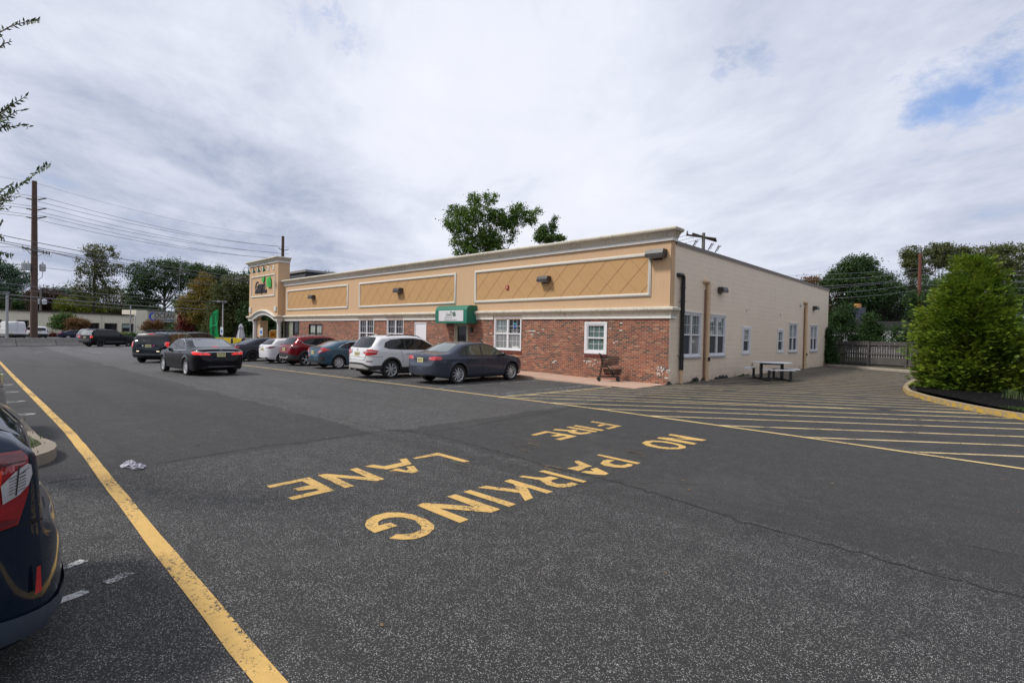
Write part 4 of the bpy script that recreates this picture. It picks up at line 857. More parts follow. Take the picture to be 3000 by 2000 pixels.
    # --- surfaces hugging the body
    def hit(s, kind, a, z, sg=1):
        h = s.L / 2
        if kind == 'side': o = Vector((a - h, sg * 3, z)); d = Vector((0, -sg, 0))
        elif kind == 'rear': o = Vector((-6, a * sg, z)); d = Vector((1, 0, 0))
        elif kind == 'front': o = Vector((6, a * sg, z)); d = Vector((-1, 0, 0))
        elif kind == 'top': o = Vector((a - h, z * sg, 4)); d = Vector((0, 0, -1))
        loc, nr, i, dist = s.bvh.ray_cast(o, d)
        if loc is None: return None
        if nr.dot(d) > 0: nr = -nr
        if (kind == 'side' and -nr.dot(d) < s.sp.get('nthr', .42)) or (kind == 'rear' and abs(nr.z) < .8 and -nr.dot(d) < .22): return None
        return loc, nr
    def patch(s, mb, kind, poly, off=.004, sgs=(1, -1), dens=.05, thick=True):
        poly = [Vector(p) for p in poly]; xs_ = [p[0] for p in poly]; zs_ = [p[1] for p in poly]
        E = []
        for i in range(len(poly)):
            a, b = poly[i], poly[(i + 1) % len(poly)]; n = max(1, int((b - a).length / dens)); E += [a + (b - a) * k / n for k in range(n)]
        ins = []; x = min(xs_) + dens / 2
        def inside(p):
            c = False; n = len(poly)
            for i in range(n):
                a, b = poly[i], poly[i - 1]
                if (a[1] > p[1]) != (b[1] > p[1]) and p[0] < (b[0] - a[0]) * (p[1] - a[1]) / (b[1] - a[1]) + a[0]: c = not c
            return c
        while x < max(xs_):
            z = min(zs_) + dens / 2
            while z < max(zs_):
                p = Vector((x, z))
                if inside(p) and min((p - e).length for e in E) > dens * .4: ins.append(p)
                z += dens
            x += dens
        r = geometry.delaunay_2d_cdt(E + ins, [], [list(range(len(E)))], 1, 1e-6)
        for sg in sgs:
            V = []; ok = []
            for p in r[0]:
                q = s.hit(kind, p.x, p.y, sg); ok.append(q is not None); V.append(q[0] + q[1] * off if q else Vector((0, 0, 0)))
            F = [f for f in r[2] if all(ok[i] for i in f) and max((V[f[0]] - V[f[1]]).length, (V[f[1]] - V[f[2]]).length, (V[f[0]] - V[f[2]]).length) < .45]
            used = sorted({i for f in F for i in f}); mp = {u: k for k, u in enumerate(used)}
            mb.add([V[i] for i in used], [tuple(mp[i] for i in f) for f in F])
    def line(s, mb, kind, pts, w=.008, off=.003, sgs=(1, -1)):
        P = arclen(pts, .05)
        for sg in sgs:
            vs = []; good = []
            for i, p in enumerate(P):
                a = P[max(i - 1, 0)]; b = P[min(i + 1, len(P) - 1)]; dx, dz = b[0] - a[0], b[1] - a[1]; L = math.hypot(dx, dz) or 1
                hh = [s.hit(kind, p[0] - dz / L * w / 2 * e, p[1] + dx / L * w / 2 * e, sg) for e in (-1, 1)]
                good.append(all(hh)); vs += [q[0] + q[1] * off if q else Vector((0, 0, 0)) for q in hh]
            mb.add(vs, [(2 * i, 2 * i + 1, 2 * i + 3, 2 * i + 2) for i in range(len(P) - 1) if good[i] and good[i + 1] and (vs[2 * i] - vs[2 * i + 2]).length < .3])
def clipx(poly, a, b):
    def cl(P, X, keep):
        out = []
        for i in range(len(P)):
            p, q = P[i], P[(i + 1) % len(P)]; ip, iq = keep(p[0]), keep(q[0])
            if ip: out.append(p)
            if ip != iq: t = (X - p[0]) / (q[0] - p[0]); out.append((X, p[1] + (q[1] - p[1]) * t))
        return out
    P = cl(poly, a, lambda x: x >= a); return cl(P, b, lambda x: x <= b) if P else P
def inset(poly, d):
    A = sum(poly[i - 1][0] * poly[i][1] - poly[i][0] * poly[i - 1][1] for i in range(len(poly))); sg = 1 if A > 0 else -1; out = []
    for i in range(len(poly)):
        a, b, c = Vector(poly[i - 1]), Vector(poly[i]), Vector(poly[(i + 1) % len(poly)]); u = (b - a).normalized(); v = (c - b).normalized()
        n1 = Vector((-u.y, u.x)) * sg; n2 = Vector((-v.y, v.x)) * sg; m_ = (n1 + n2); m_ = m_.normalized() if m_.length > .01 else n1
        out.append(tuple(b + m_ * d / max(.5, m_.dot(n1))))
    return out
RIMS = {}
def wheel_meshes(R, wd, style, n, rm, full=True):
    key = (R, wd, style, n, rm.name)
    if key in RIMS: return RIMS[key]
    rr_ = R * (.735 if style != 'steel' else .66)
    t = MB(); pr = [(rr_ - .01, -.42), (rr_ + .012, -.47), (R * .86, -.50), (R * .955, -.46), (R * .99, -.38), (R, -.2), (R, .2), (R * .99, .38), (R * .955, .46), (R * .86, .50), (rr_ + .012, .47), (rr_ - .01, .42)]
    Mx = Matrix.Rotation(R_(90), 4, 'X'); t.lathe([(r, z * wd) for r, z in pr], (0, 0, 0), 30, M=Mx, closed=True)
    # Mx maps z -> -y ; keep symmetric
    r = MB(); o = wd * .42
    r.lathe([(rr_, -o), (rr_ - .006, -o + .005), (rr_ - .022, -o + .02), (rr_ - .03, o * .2), (rr_ - .03, o)], (0, 0, 0), 30, M=Mx, closed=True)
    r.lathe([(.005, -o + .012), (.045, -o + .014), (.06, -o + .03), (.06, -o + .06)], (0, 0, 0), 16, M=Mx)
    def spoke(a0, a1, w0, w1, r0=.05, r1=None, d0=.02, d1=.012):
        r1 = r1 or rr_ - .012; vs = []
        for rad, a, w, dd in ((r0, a0, w0, d0), (r1, a1, w1, d1)):
            for e in (-1, 1):
                for dp in (0, .03):
                    x = rad * math.cos(a) - e * w / 2 * math.sin(a); z = rad * math.sin(a) + e * w / 2 * math.cos(a); vs.append((x, o - dd - dp, z))
        r.add(vs, [(0, 2, 6, 4), (1, 5, 7, 3), (0, 4, 5, 1), (2, 3, 7, 6), (0, 1, 3, 2), (4, 6, 7, 5)])
    for k in range(n):
        a = 2 * math.pi * k / n + .3
        if style == 'Y': spoke(a, a, .05, .04, .05, R * .42); spoke(a, a + .22, .035, .028, R * .38); spoke(a, a - .22, .035, .028, R * .38)
        elif style == 'twin': spoke(a + .07, a + .10, .03, .026); spoke(a - .07, a - .10, .03, .026)
        elif style == 'turbine': spoke(a, a + .32, .035, .075)
        elif style == 'mesh': spoke(a, a + .27, .016, .014); spoke(a, a - .27, .016, .014)
        else: spoke(a, a, .065, .05)
    d = MB(); d.lathe([(.0, -o + .07), (rr_ - .02, -o + .075)], (0, 0, 0), 24, M=Mx)  # dark backing disc, its near-black colour standing in for the dark behind the spokes
    out = []
    for q, nm, mm, sm in ((t, 'tyre', M_TYRE, True), (r, 'rim', rm, True), (d, 'dark_backing', M_WELL if style != 'steel' else M_ALLOYB, False)):
        ob = q.build(nm, mm, None, sm, 30); out.append(ob.data); bpy.data.objects.remove(ob)
    RIMS[key] = out; return out
CUTS = []
def make_car(sp, name, label, cat, loc, rz, group='cars in the lot'):
    c = Car(sp); L, W, h = c.L, c.W, c.L / 2; t = thing(name, label, cat, (loc[0], loc[1], gz(loc[0]) if len(loc) < 3 else loc[2]), rz, group)
    pmx = sp['paint']; R = sp['R']; xa = sp['axles']
    # body with wheel wells cut
    me = bpy.data.meshes.new('body'); me.from_pydata([tuple(v) for v in c.v], [], c.f); me.materials.append(pmx); me.materials.append(M_WELL)
    bm = bmesh.new(); bm.from_mesh(me); bmesh.ops.recalc_face_normals(bm, faces=bm.faces); bm.to_mesh(me); bm.free()
    ob = link('body', me); cm = MB()
    for ax in xa:
        for sg in (-1, 1):
            Mx = Matrix.Translation((ax - h, sg * (W / 2 - .32), R + .01)) @ Matrix.Rotation(R_(-90 * sg), 4, 'X'); cm.lathe([(R + .055, 0), (R + .055, .6)], (0, 0, 0), 28, M=Mx)
    co = cm.build('cutter', M_WELL); bo = ob.modifiers.new('b', 'BOOLEAN'); bo.object = co; bo.operation = 'DIFFERENCE'; bo.solver = 'EXACT'
    try: bo.material_mode = 'TRANSFER'
    except Exception: pass
    bpy.context.view_layer.update(); dg = bpy.context.evaluated_depsgraph_get(); m2 = bpy.data.meshes.new_from_object(ob.evaluated_get(dg)); m2.name = 'body'
    bpy.data.objects.remove(ob); bpy.data.objects.remove(co); m2.shade_smooth(); m2.set_sharp_from_angle(angle=R_(28)); link('body', m2, t)
    P = lambda nm, mm, fn, par=t: (lambda mb: (fn(mb), mb.build(nm, mm, par, True, 40))[1] if True else 0)(MB())
    gm = sp.get('glass', M_GLASS); far = sp.get('far', False)
    # side glass
    if 'dlo' in sp:
        dlo = sp['dlo']
        for sg in (1, -1):
            gl = P('window_surround', sp.get('surround', M_TRIMB), lambda mb: c.patch(mb, 'side', dlo, .003, (sg,)))
            cuts = [min(p[0] for p in dlo)] + sp['pillars'] + [max(p[0] for p in dlo)]; ins_ = inset(dlo, .028)
            for a, b in zip(cuts, cuts[1:]):
                q = clipx(ins_, a + (.03 if a != cuts[0] else 0), b - (.03 if b != cuts[-1] else 0))
                if len(q) > 2: P('side_window', gm, lambda mb: c.patch(mb, 'side', q, .0065, (sg,)), gl)
            if sp.get('dlo_line'): P('window_trim', sp.get('dlo_mat', M_CHROME), lambda mb: c.line(mb, 'side', sp['dlo_line'], .022, .0085, (sg,)), gl)
    if 'rwin' in sp:
        q = sp['rwin']; q = [(y, z) for y, z in q] + [(-y, z) for y, z in q[::-1]]
        rw = P('rear_window', sp.get('rglass', gm), lambda mb: c.patch(mb, 'rear', q, .005, (1,)))
        if sp.get('wiper'): P('wiper', M_TRIMB, lambda mb: c.patch(mb, 'rear', sp['wiper'], .014, (1,)), rw)
    if 'fwin' in sp:
        q = sp['fwin']; q = [(y, z) for y, z in q] + [(-y, z) for y, z in q[::-1]]; P('windshield', gm, lambda mb: c.patch(mb, 'front', q, .005, (1,)))
    for item in sp.get('patches', []):
        nm, mm, kind, poly, off = item[:5]; sgs = item[5] if len(item) > 5 else (1, -1)
        if kind in ('rear', 'front') and sgs == 'c': poly = [(y, z) for y, z in poly] + [(-y, z) for y, z in poly[::-1]]; sgs = (1,)
        if kind in ('side', 'rear', 'front') and len(sgs) == 2:
            for s1 in sgs: P(nm, mm, lambda mb: c.patch(mb, kind, poly, off, (s1,), .04))
        else: P(nm, mm, lambda mb: c.patch(mb, kind, poly, off, sgs, .04))
    for lamp in sp.get('tails', []):     # each lamp: material, rear polygon, side polygon, inserts
        for sg in (1, -1):
            mb = MB(); c.patch(mb, 'rear', lamp['rear'], .010, (sg,), .035)
            if lamp.get('side'): c.patch(mb, 'side', lamp['side'], .011, (sg,), .035)
            tl = mb.build('taillight', lamp['mat'], t, True, 50)
            for (mm, poly) in lamp.get('ins', []): P('lens', mm, lambda mb: c.patch(mb, 'rear', poly, .015, (sg,), .035), tl)
    for (nm, mm, kind, pts, w, off, *r_) in sp.get('lines', []):
        for sg in (r_[0] if r_ else (1, -1)): P(nm, mm, lambda mb: c.line(mb, kind, pts, w, off, (sg,)))
    # seams and door handles
    def seams():
        for pts in sp.get('seams', []):
            for sg in (1, -1): mb = MB(); c.line(mb, 'side', pts, .009, .0028, (sg,)); mb.build('panel_seam', M_SEAM, t)
        for pts in sp.get('rseams', []): mb = MB(); c.line(mb, 'rear', pts, .009, .0028, (1,)); mb.build('panel_seam', M_SEAM, t)
    if not far: seams()
    for (x, z) in sp.get('handles', []):
        for sg in (1, -1):
            q = c.hit('side', x, z, sg)
            if q: mb = MB(); y = q[0].y; mb.box((x - h - .085, min(y, y + sg * .035), z - .016), (x - h + .085, max(y, y + sg * .035), z + .016)); mb.build('door_handle', sp.get('hmat', pmx), t)
    # mirrors
    if 'mirror' in sp:
        x, z = sp['mirror']
        for sg in (1, -1):
            q = c.hit('side', x, z, sg)
            if q:
                y = q[0].y; mb = MB(); mb.lathe([(.02, -.11), (.075, -.07), (.09, 0), (.075, .07), (.02, .11)], (0, 0, 0), 10, M=Matrix.Translation((x - h, y + sg * .13, z + .04)) @ Matrix.Rotation(R_(90), 4, 'X') @ Matrix.Scale(.9, 4)); mb.bar((x - h, y - sg * .02, z - .01), (x - h, y + sg * .12, z + .02), .05, .03)
                mb.build('side_mirror', sp.get('mirmat', pmx), t, True, 40)
    # plate
    if 'plate' in sp:
        y0, z0, txt = sp['plate']; q = c.hit('rear', y0, z0)
        if q:
            x = min(q[0].x, (c.hit('rear', y0, z0 - .07) or q)[0].x) - .010; mb = MB(); mb.box((x, y0 - .155, z0 - .077), (x + .03, y0 + .155, z0 + .077)); pl_ = mb.build('licence_plate', M_PLATE, t)
            text_obj('lettering', txt, .105, Matrix.Translation((x - .001, y0, z0 - .003)) @ frame_on(0, 0, 0, (0, -1, 0), (0, 0, 1)), M_INKB, pl_, .001, sx=.66)
    if 'badge' in sp:
        kind, y0, z0, sz = sp['badge']; q = c.hit('rear', y0, z0)
        if q:
            x = q[0].x - .008
            if kind == 'ring' or kind == 'VW': mb = MB(); mb.lathe([(sz, -.006), (sz, .006), (sz * .8, .006), (sz * .8, -.006), (sz, -.006)], (0, 0, 0), 18, M=Matrix.Translation((x, y0, z0)) @ Matrix.Rotation(R_(90), 4, 'Y'), closed=True); bd = mb.build('badge', M_CHROME, t)
            else: bd = t
            if kind != 'ring': text_obj('badge', kind, sz * (1.3 if kind != 'VW' else 1.0), Matrix.Translation((x - .002, y0, z0)) @ frame_on(0, 0, 0, (0, -1, 0), (0, 0, 1)), M_CHROME, bd, .005)
    for (txt, y0, z0, sz) in sp.get('words', []):
        q = c.hit('rear', y0, z0)
        if q: text_obj('lettering', txt, sz, Matrix.Translation((q[0].x - .008, y0, z0)) @ frame_on(0, 0, 0, (0, -1, 0), (0, 0, 1)), M_CHROME, t, .004)
    if 'rails' in sp:
        x0, x1, y, hh, mm = sp['rails']
        for sg in (1, -1):
            mb = MB(); pts = []
            for k in range(9):
                x = x0 + (x1 - x0) * k / 8; q = c.hit('top', x, y, sg); pts.append((x - h, sg * y, (q[0].z if q else 1.6) + (hh if 0 < k < 8 else -.01)))
            mb.tube(pts, .018, 6); mb.build('roof_rail', mm, t, True)
    for x in sp.get('crossbars', []):
        mb = MB(); y = sp['rails'][2] + .06; z = c.zt(x) + .10
        mb.tube([(x - h, -y, z - .10), (x - h, -y + .03, z - .02), (x - h, -y + .12, z + .01), (x - h, y - .12, z + .01), (x - h, y - .03, z - .02), (x - h, y, z - .10)], .024, 6); mb.build('crossbar', M_TRIMB, t, True)
    if 'fin' in sp:
        q = c.hit('top', sp['fin'], 0)
        if q: mb = MB(); x, z = sp['fin'] - h, q[0].z; mb.add([(x - .06, -.02, z), (x + .12, -.025, z - .005), (x + .12, .025, z - .005), (x - .06, .02, z), (x - .05, 0, z + .06), (x - .02, 0, z + .065)], [(0, 1, 5, 4), (3, 4, 5, 2), (0, 4, 3), (1, 2, 5), (0, 3, 2, 1)]); mb.build('antenna_fin', pmx, t)
    for (y0, z0, r_) in sp.get('exhaust', []):
        mb = MB(); mb.lathe([(r_, 0), (r_, .16)], (0, 0, 0), 12, M=Matrix.Translation((-h + .02, y0, z0)) @ Matrix.Rotation(R_(90), 4, 'Y')); mb.build('exhaust_pipe', M_SILV, t, True)
    # underbody
    mb = MB(); mb.box((xa[0] - h - .1, -W * .30, .16), (xa[1] - h + .1, W * .30, .36)); mb.box((-h + .35, -W * .33, .24), (xa[0] - h, W * .33, .36)); mb.build('underbody', M_WELL, t)
    # wheels
    wd = sp.get('tw', .215); ts, rs, ds = wheel_meshes(R, wd, *sp['rim'])
    for i, ax in enumerate(xa):
        for sg in (1, -1):
            w = bpy.data.objects.new('wheel', None); COL.objects.link(w); w.parent = t; w.location = (ax - h, sg * (W / 2 - wd / 2 - .012), R)
            w.rotation_euler = (0, rnd.uniform(0, 6), 0 if sg == 1 else math.pi)
            if i == 1 and sp.get('steer'): w.rotation_euler[2] += sp['steer']
            for nm, dta in (('tyre', ts), ('rim', rs), ('dark_backing', ds)):
                if far and nm == 'dark_backing' and sp['rim'][0] == 'steel': continue
                link(nm, dta, w)
    return t
SED = [(0, .90), (.06, .945), (.16, .97), (.34, .985), (.52, .998), (.68, 1.0), (.80, .995), (.88, .992), (.94, .983), (1, .962)]
BOT = lambda L, z=.22: [(0, z + .13), (.25, z + .05), (.6, z), (L - .8, z - .01), (L - .2, z + .02), (L, z + .08)]
JET = dict(L=4.63, W=1.78, R=.335, axles=(1.05, 3.70), top=[(0, .60), (.012, .68), (.05, .715), (.075, .74), (.10, .98), (.15, 1.045), (.5, 1.075), (.62, 1.085), (1.22, 1.375), (1.5, 1.43), (2.0, 1.452), (2.4, 1.44), (2.75, 1.385), (3.5, 1.03), (3.62, .995), (4.2, .88), (4.48, .76), (4.60, .62), (4.63, .5)],
  belt=[(0, .56), (.08, .70), (.14, .93), (.5, .955), (2.2, .935), (3.45, .91), (4.2, .82), (4.6, .55)], bot=BOT(4.63), tumble=.36, rad=.10, crown=.05, pr=3.4,
  paint=paintm('slate_blue_grey', (0.060, 0.070, 0.100), .5), glass=M_GLASSG, dlo=[(1.08, .995), (1.22, 1.15), (1.42, 1.29), (1.75, 1.365), (2.25, 1.385), (2.6, 1.345), (2.85, 1.235), (3.28, .985), (3.3, .95), (2.2, .955), (1.3, .975)], pillars=[1.42, 2.15],
  rwin=[(.58, 1.105), (.60, 1.13), (.50, 1.36), (.3, 1.375)], fwin=[(.66, 1.05), (.55, 1.34), (.3, 1.37)],
  tails=[dict(mat=M_RED, rear=[(.42, .83), (.44, .935), (.60, .955), (.87, .95), (.885, .835), (.6, .825)], side=[(.10, .835), (.10, .95), (.26, .95), (.34, .90), (.30, .85)], ins=[(M_CLEAR, [(.43, .872), (.43, .892), (.56, .894), (.56, .874)])])],
  patches=[('trunk_recess', pm('dark_slate', (.02, .022, .03), .4), 'rear', [(0, .76), (.33, .77), (.36, .80), (.36, .86), (0, .865)], .004, 'c')],
  lines=[('bumper_crease', M_TRIMB, 'rear', [(.0, .60), (.70, .60)], .010, .004), ('lower_trim', M_CLAD, 'side', [(1.5, .235), (3.25, .235)], .05, .006)],
  seams=[[(1.35, .97), (1.48, .72), (1.50, .50), (1.42, .34)], [(2.16, .95), (2.16, .36), (2.1, .30)], [(3.18, .93), (3.22, .8), (3.22, .4)], [(1.45, .29), (3.2, .29)], [(0.02, .70), (.75, .70)], [(3.3, .94), (4.2, .84)]], rseams=[[(-.72, .735), (.72, .735)]],
  handles=[(1.68, .845), (2.50, .84)], mirror=(3.12, .97), mirmat=M_TRIMB, plate=(0, .815, 'S88-EKT'), badge=('VW', 0, .955, .055), exhaust=[(.5, .30, .035)], rim=('mesh', 10, M_ALLOY), tw=.225)
ACC = dict(L=4.86, W=1.85, R=.33, axles=(1.15, 3.925), top=[(0, .60), (.012, .70), (.05, .76), (.08, 1.00), (.13, 1.065), (.5, 1.10), (.66, 1.115), (1.42, 1.40), (1.75, 1.45), (2.2, 1.467), (2.65, 1.45), (3.0, 1.385), (3.75, 1.03), (3.9, .995), (4.45, .87), (4.72, .75), (4.83, .62), (4.86, .5)],
  belt=[(0, .56), (.08, .72), (.14, .96), (.6, .985), (2.2, .95), (3.7, .92), (4.45, .82), (4.83, .56)], bot=BOT(4.86, .21), tumble=.38, rad=.12, crown=.06, pr=3.2,
  paint=paintm('gloss_black', (0.008, 0.008, 0.011), .2, .2), rglass=glassy('rear_glass', (.03, .04, .045), (.09, .11, .12), 0, .03), dlo=[(1.10, 1.02), (1.32, 1.16), (1.6, 1.29), (1.95, 1.37), (2.45, 1.39), (2.85, 1.34), (3.15, 1.2), (3.55, .985), (3.55, .96), (2.3, .975)], pillars=[1.62, 2.38],
  dlo_line=[(3.55, .955), (2.3, .965), (1.12, 1.01), (1.34, 1.17), (1.62, 1.305), (1.95, 1.385), (2.45, 1.405), (2.85, 1.355)],
  rwin=[(.66, 1.12), (.67, 1.15), (.56, 1.385), (.35, 1.40)], fwin=[(.68, 1.06), (.57, 1.36), (.3, 1.39)],
  tails=[dict(mat=M_REDL, rear=[(.40, .83), (.36, .875), (.47, .92), (.66, .965), (.915, .985), (.925, .85), (.7, .835)], side=[(.10, .845), (.10, .985), (.30, .975), (.48, .94), (.34, .87)], ins=[(M_CLEAR, [(.50, .935), (.66, .97), (.90, .985), (.90, .955), (.66, .93)]), (M_REDD, [(.63, .84), (.61, .93), (.635, .935), (.65, .84)])])],
  patches=[('bumper_trim', M_TRIMB, 'rear', [(0, .30), (.70, .30), (.62, .38), (0, .39)], .004, 'c'), ('brake_light', M_REDL, 'rear', [(0, 1.125), (.11, 1.125), (.11, 1.14), (0, 1.14)], .012, 'c')],
  lines=[('chrome_bar', M_CHROME, 'rear', [(-.56, .945), (0, .96), (.56, .945)], .022, .010, (1,)), ('chrome_strip', M_CHROME, 'rear', [(-.5, .40), (.5, .40)], .012, .008, (1,))],
  seams=[[(1.5, .98), (1.62, .72), (1.62, .50), (1.5, .36)], [(2.40, .96), (2.40, .33)], [(3.45, .93), (3.5, .8), (3.48, .4)], [(1.55, .30), (3.45, .30)]], rseams=[[(-.78, .80), (-.45, .755), (.45, .755), (.78, .80)]],
  handles=[(1.86, .90), (2.74, .88)], hmat=M_CHROME, mirror=(3.4, .98), plate=(0, .845, '319-CTZ'), badge=('H', 0, 1.02, .08), rim=('Y', 8, M_ALLOY))
BMW5 = dict(ACC, L=4.91, W=1.86, R=.335, axles=(1.12, 4.09), paint=paintm('matt_indigo_grey', (0.032, 0.034, 0.052), .3, .4), rim=('spoke', 7, M_ALLOYB), dlo_line=None, badge=('ring', 0, .99, .045), plate=(0, .80, 'H60-KLM'), fin=1.75, hmat=None,
  lines=[('waist_crease', M_SEAM, 'side', [(.5, .86), (4.2, .80)], .010, .003)], patches=[], rglass=M_GLASS,
  tails=[dict(mat=M_RED, rear=[(.48, .83), (.46, .91), (.60, .94), (.915, .945), (.925, .84)], side=[(.08, .84), (.08, .945), (.30, .94), (.40, .90), (.30, .86)])])
BMW5['hmat'] = BMW5['paint']
LEX = dict(L=4.32, W=1.765, R=.315, axles=(.84, 3.44), top=[(0, .58), (.02, .70), (.04, .86), (.07, 1.00), (.12, 1.08), (.30, 1.24), (.52, 1.385), (.9, 1.43), (1.6, 1.455), (2.1, 1.44), (2.5, 1.37), (3.2, 1.04), (3.35, 1.0), (3.9, .88), (4.2, .74), (4.32, .5)],
  belt=[(0, .54), (.06, .80), (.12, .98), (.5, 1.02), (2, .96), (3.2, .93), (3.9, .82), (4.3, .54)], bot=BOT(4.32, .2), tumble=.36, rad=.12, crown=.05, bow=.14, paint=paintm('pearl_white', (0.66, 0.66, 0.68), .0, .25),
  dlo=[(.72, 1.12), (.95, 1.25), (1.3, 1.33), (2.0, 1.37), (2.4, 1.33), (2.7, 1.22), (3.05, 1.0), (3.05, .975), (1.5, 1.0), (.9, 1.05)], pillars=[1.12, 1.9], rwin=[(.66, 1.075), (.70, 1.12), (.62, 1.27), (.50, 1.35)], fwin=[(.66, 1.07), (.55, 1.34)],
  tails=[dict(mat=M_REDD, rear=[(.40, .86), (.40, .90), (.62, .96), (.86, .985), (.88, .90), (.6, .86)], side=[(.06, .90), (.08, .985), (.34, 1.0), (.5, .99), (.3, .92)], ins=[(M_CLEAR, [(.52, .885), (.56, .91), (.70, .925), (.70, .90)])])],
  patches=[('bumper_trim', M_TRIMB, 'rear', [(0, .30), (.66, .30), (.60, .37), (0, .37)], .004, 'c'), ('spoiler', M_GLASS, 'rear', [(0, 1.37), (.45, 1.365), (.45, 1.38), (0, 1.39)], .01, 'c')],
  seams=[[(1.2, 1.0), (1.3, .75), (1.3, .5), (1.18, .36)], [(1.95, .98), (1.95, .3)], [(1.2, .29), (2.9, .29)]], rseams=[[(-.7, .74), (.7, .74)]], handles=[(1.42, .90), (2.2, .88)], mirror=(2.9, 1.0), plate=(0, .80, 'K40-GHJ'), badge=('ring', 0, .95, .045), wiper=[(-.05, 1.085), (.25, 1.10), (.25, 1.115), (-.05, 1.11)], rim=('twin', 5, M_ALLOY))
KIA = dict(L=4.37, W=1.80, R=.345, axles=(.86, 3.49), top=[(0, .66), (.015, .76), (.05, .82), (.07, 1.02), (.12, 1.12), (.30, 1.33), (.46, 1.52), (.62, 1.575), (1.2, 1.61), (1.9, 1.615), (2.3, 1.58), (2.6, 1.49), (3.15, 1.12), (3.3, 1.08), (3.9, 1.0), (4.2, .88), (4.34, .72), (4.37, .55)],
  belt=[(0, .60), (.06, .85), (.12, 1.05), (.5, 1.10), (2, 1.02), (3.2, .98), (3.9, .92), (4.33, .62)], bot=BOT(4.37, .26), tumble=.33, rad=.12, crown=.05, bow=.14, paint=paintm('deep_red', (0.20, 0.008, 0.014), .45, .25),
  dlo=[(.70, 1.24), (.80, 1.36), (1.15, 1.46), (1.9, 1.51), (2.3, 1.48), (2.6, 1.38), (3.0, 1.09), (3.0, 1.06), (1.6, 1.09), (1.0, 1.14)], pillars=[1.05, 1.9], dlo_line=[(.50, 1.38), (.62, 1.30), (.74, 1.19), (1.0, 1.125), (1.6, 1.07), (3.0, 1.04)], dlo_mat=M_SILV,
  rwin=[(.62, 1.14), (.67, 1.18), (.60, 1.44), (.50, 1.50)], fwin=[(.68, 1.15), (.58, 1.48)],
  tails=[dict(mat=M_REDD, rear=[(0, .995), (0, 1.03), (.42, 1.05), (.72, 1.10), (.885, 1.09), (.885, .99), (.7, .94), (.5, .98)], side=[(.08, .98), (.08, 1.09), (.36, 1.10), (.46, 1.05), (.3, .98)], ins=[(M_CLEAR, [(.55, 1.0), (.57, 1.03), (.66, 1.04), (.66, .99)])])],
  patches=[('bumper_cladding', M_CLAD, 'rear', [(0, .36), (.86, .36), (.89, .62), (.6, .62), (.5, .68), (0, .68)], .006, 'c'), ('skid_plate', M_SILV, 'rear', [(0, .40), (.42, .40), (.55, .52), (.45, .55), (.36, .47), (0, .47)], .014, 'c'), ('side_cladding', M_CLAD, 'side', [(1.3, .26), (1.3, .42), (3.05, .42), (3.05, .26)], .006)]
   + [('arch_cladding', M_CLAD, 'side', [(ax + .40 * math.cos(t), .345 + .40 * math.sin(t)) for t in np.linspace(-.15, math.pi + .15, 15)] + [(ax + .50 * math.cos(t), .345 + .50 * math.sin(t)) for t in np.linspace(math.pi + .15, -.15, 15)], .006) for ax in (.86, 3.49)],
  seams=[[(1.15, 1.1), (1.34, .8), (1.34, .6)], [(1.95, 1.06), (1.95, .42)], [(0.02, .86), (.5, .86)]], rseams=[[(-.75, .80), (.75, .80)]], handles=[(1.45, .98), (2.25, .95)], mirror=(2.85, 1.1), plate=(0, .875, 'P25-RNM'), wiper=[(-.05, 1.15), (.28, 1.165), (.28, 1.185), (-.05, 1.18)], rails=(.75, 2.35, .56, .04, M_SILV), rim=('Y', 5, M_ALLOY), fin=.7)
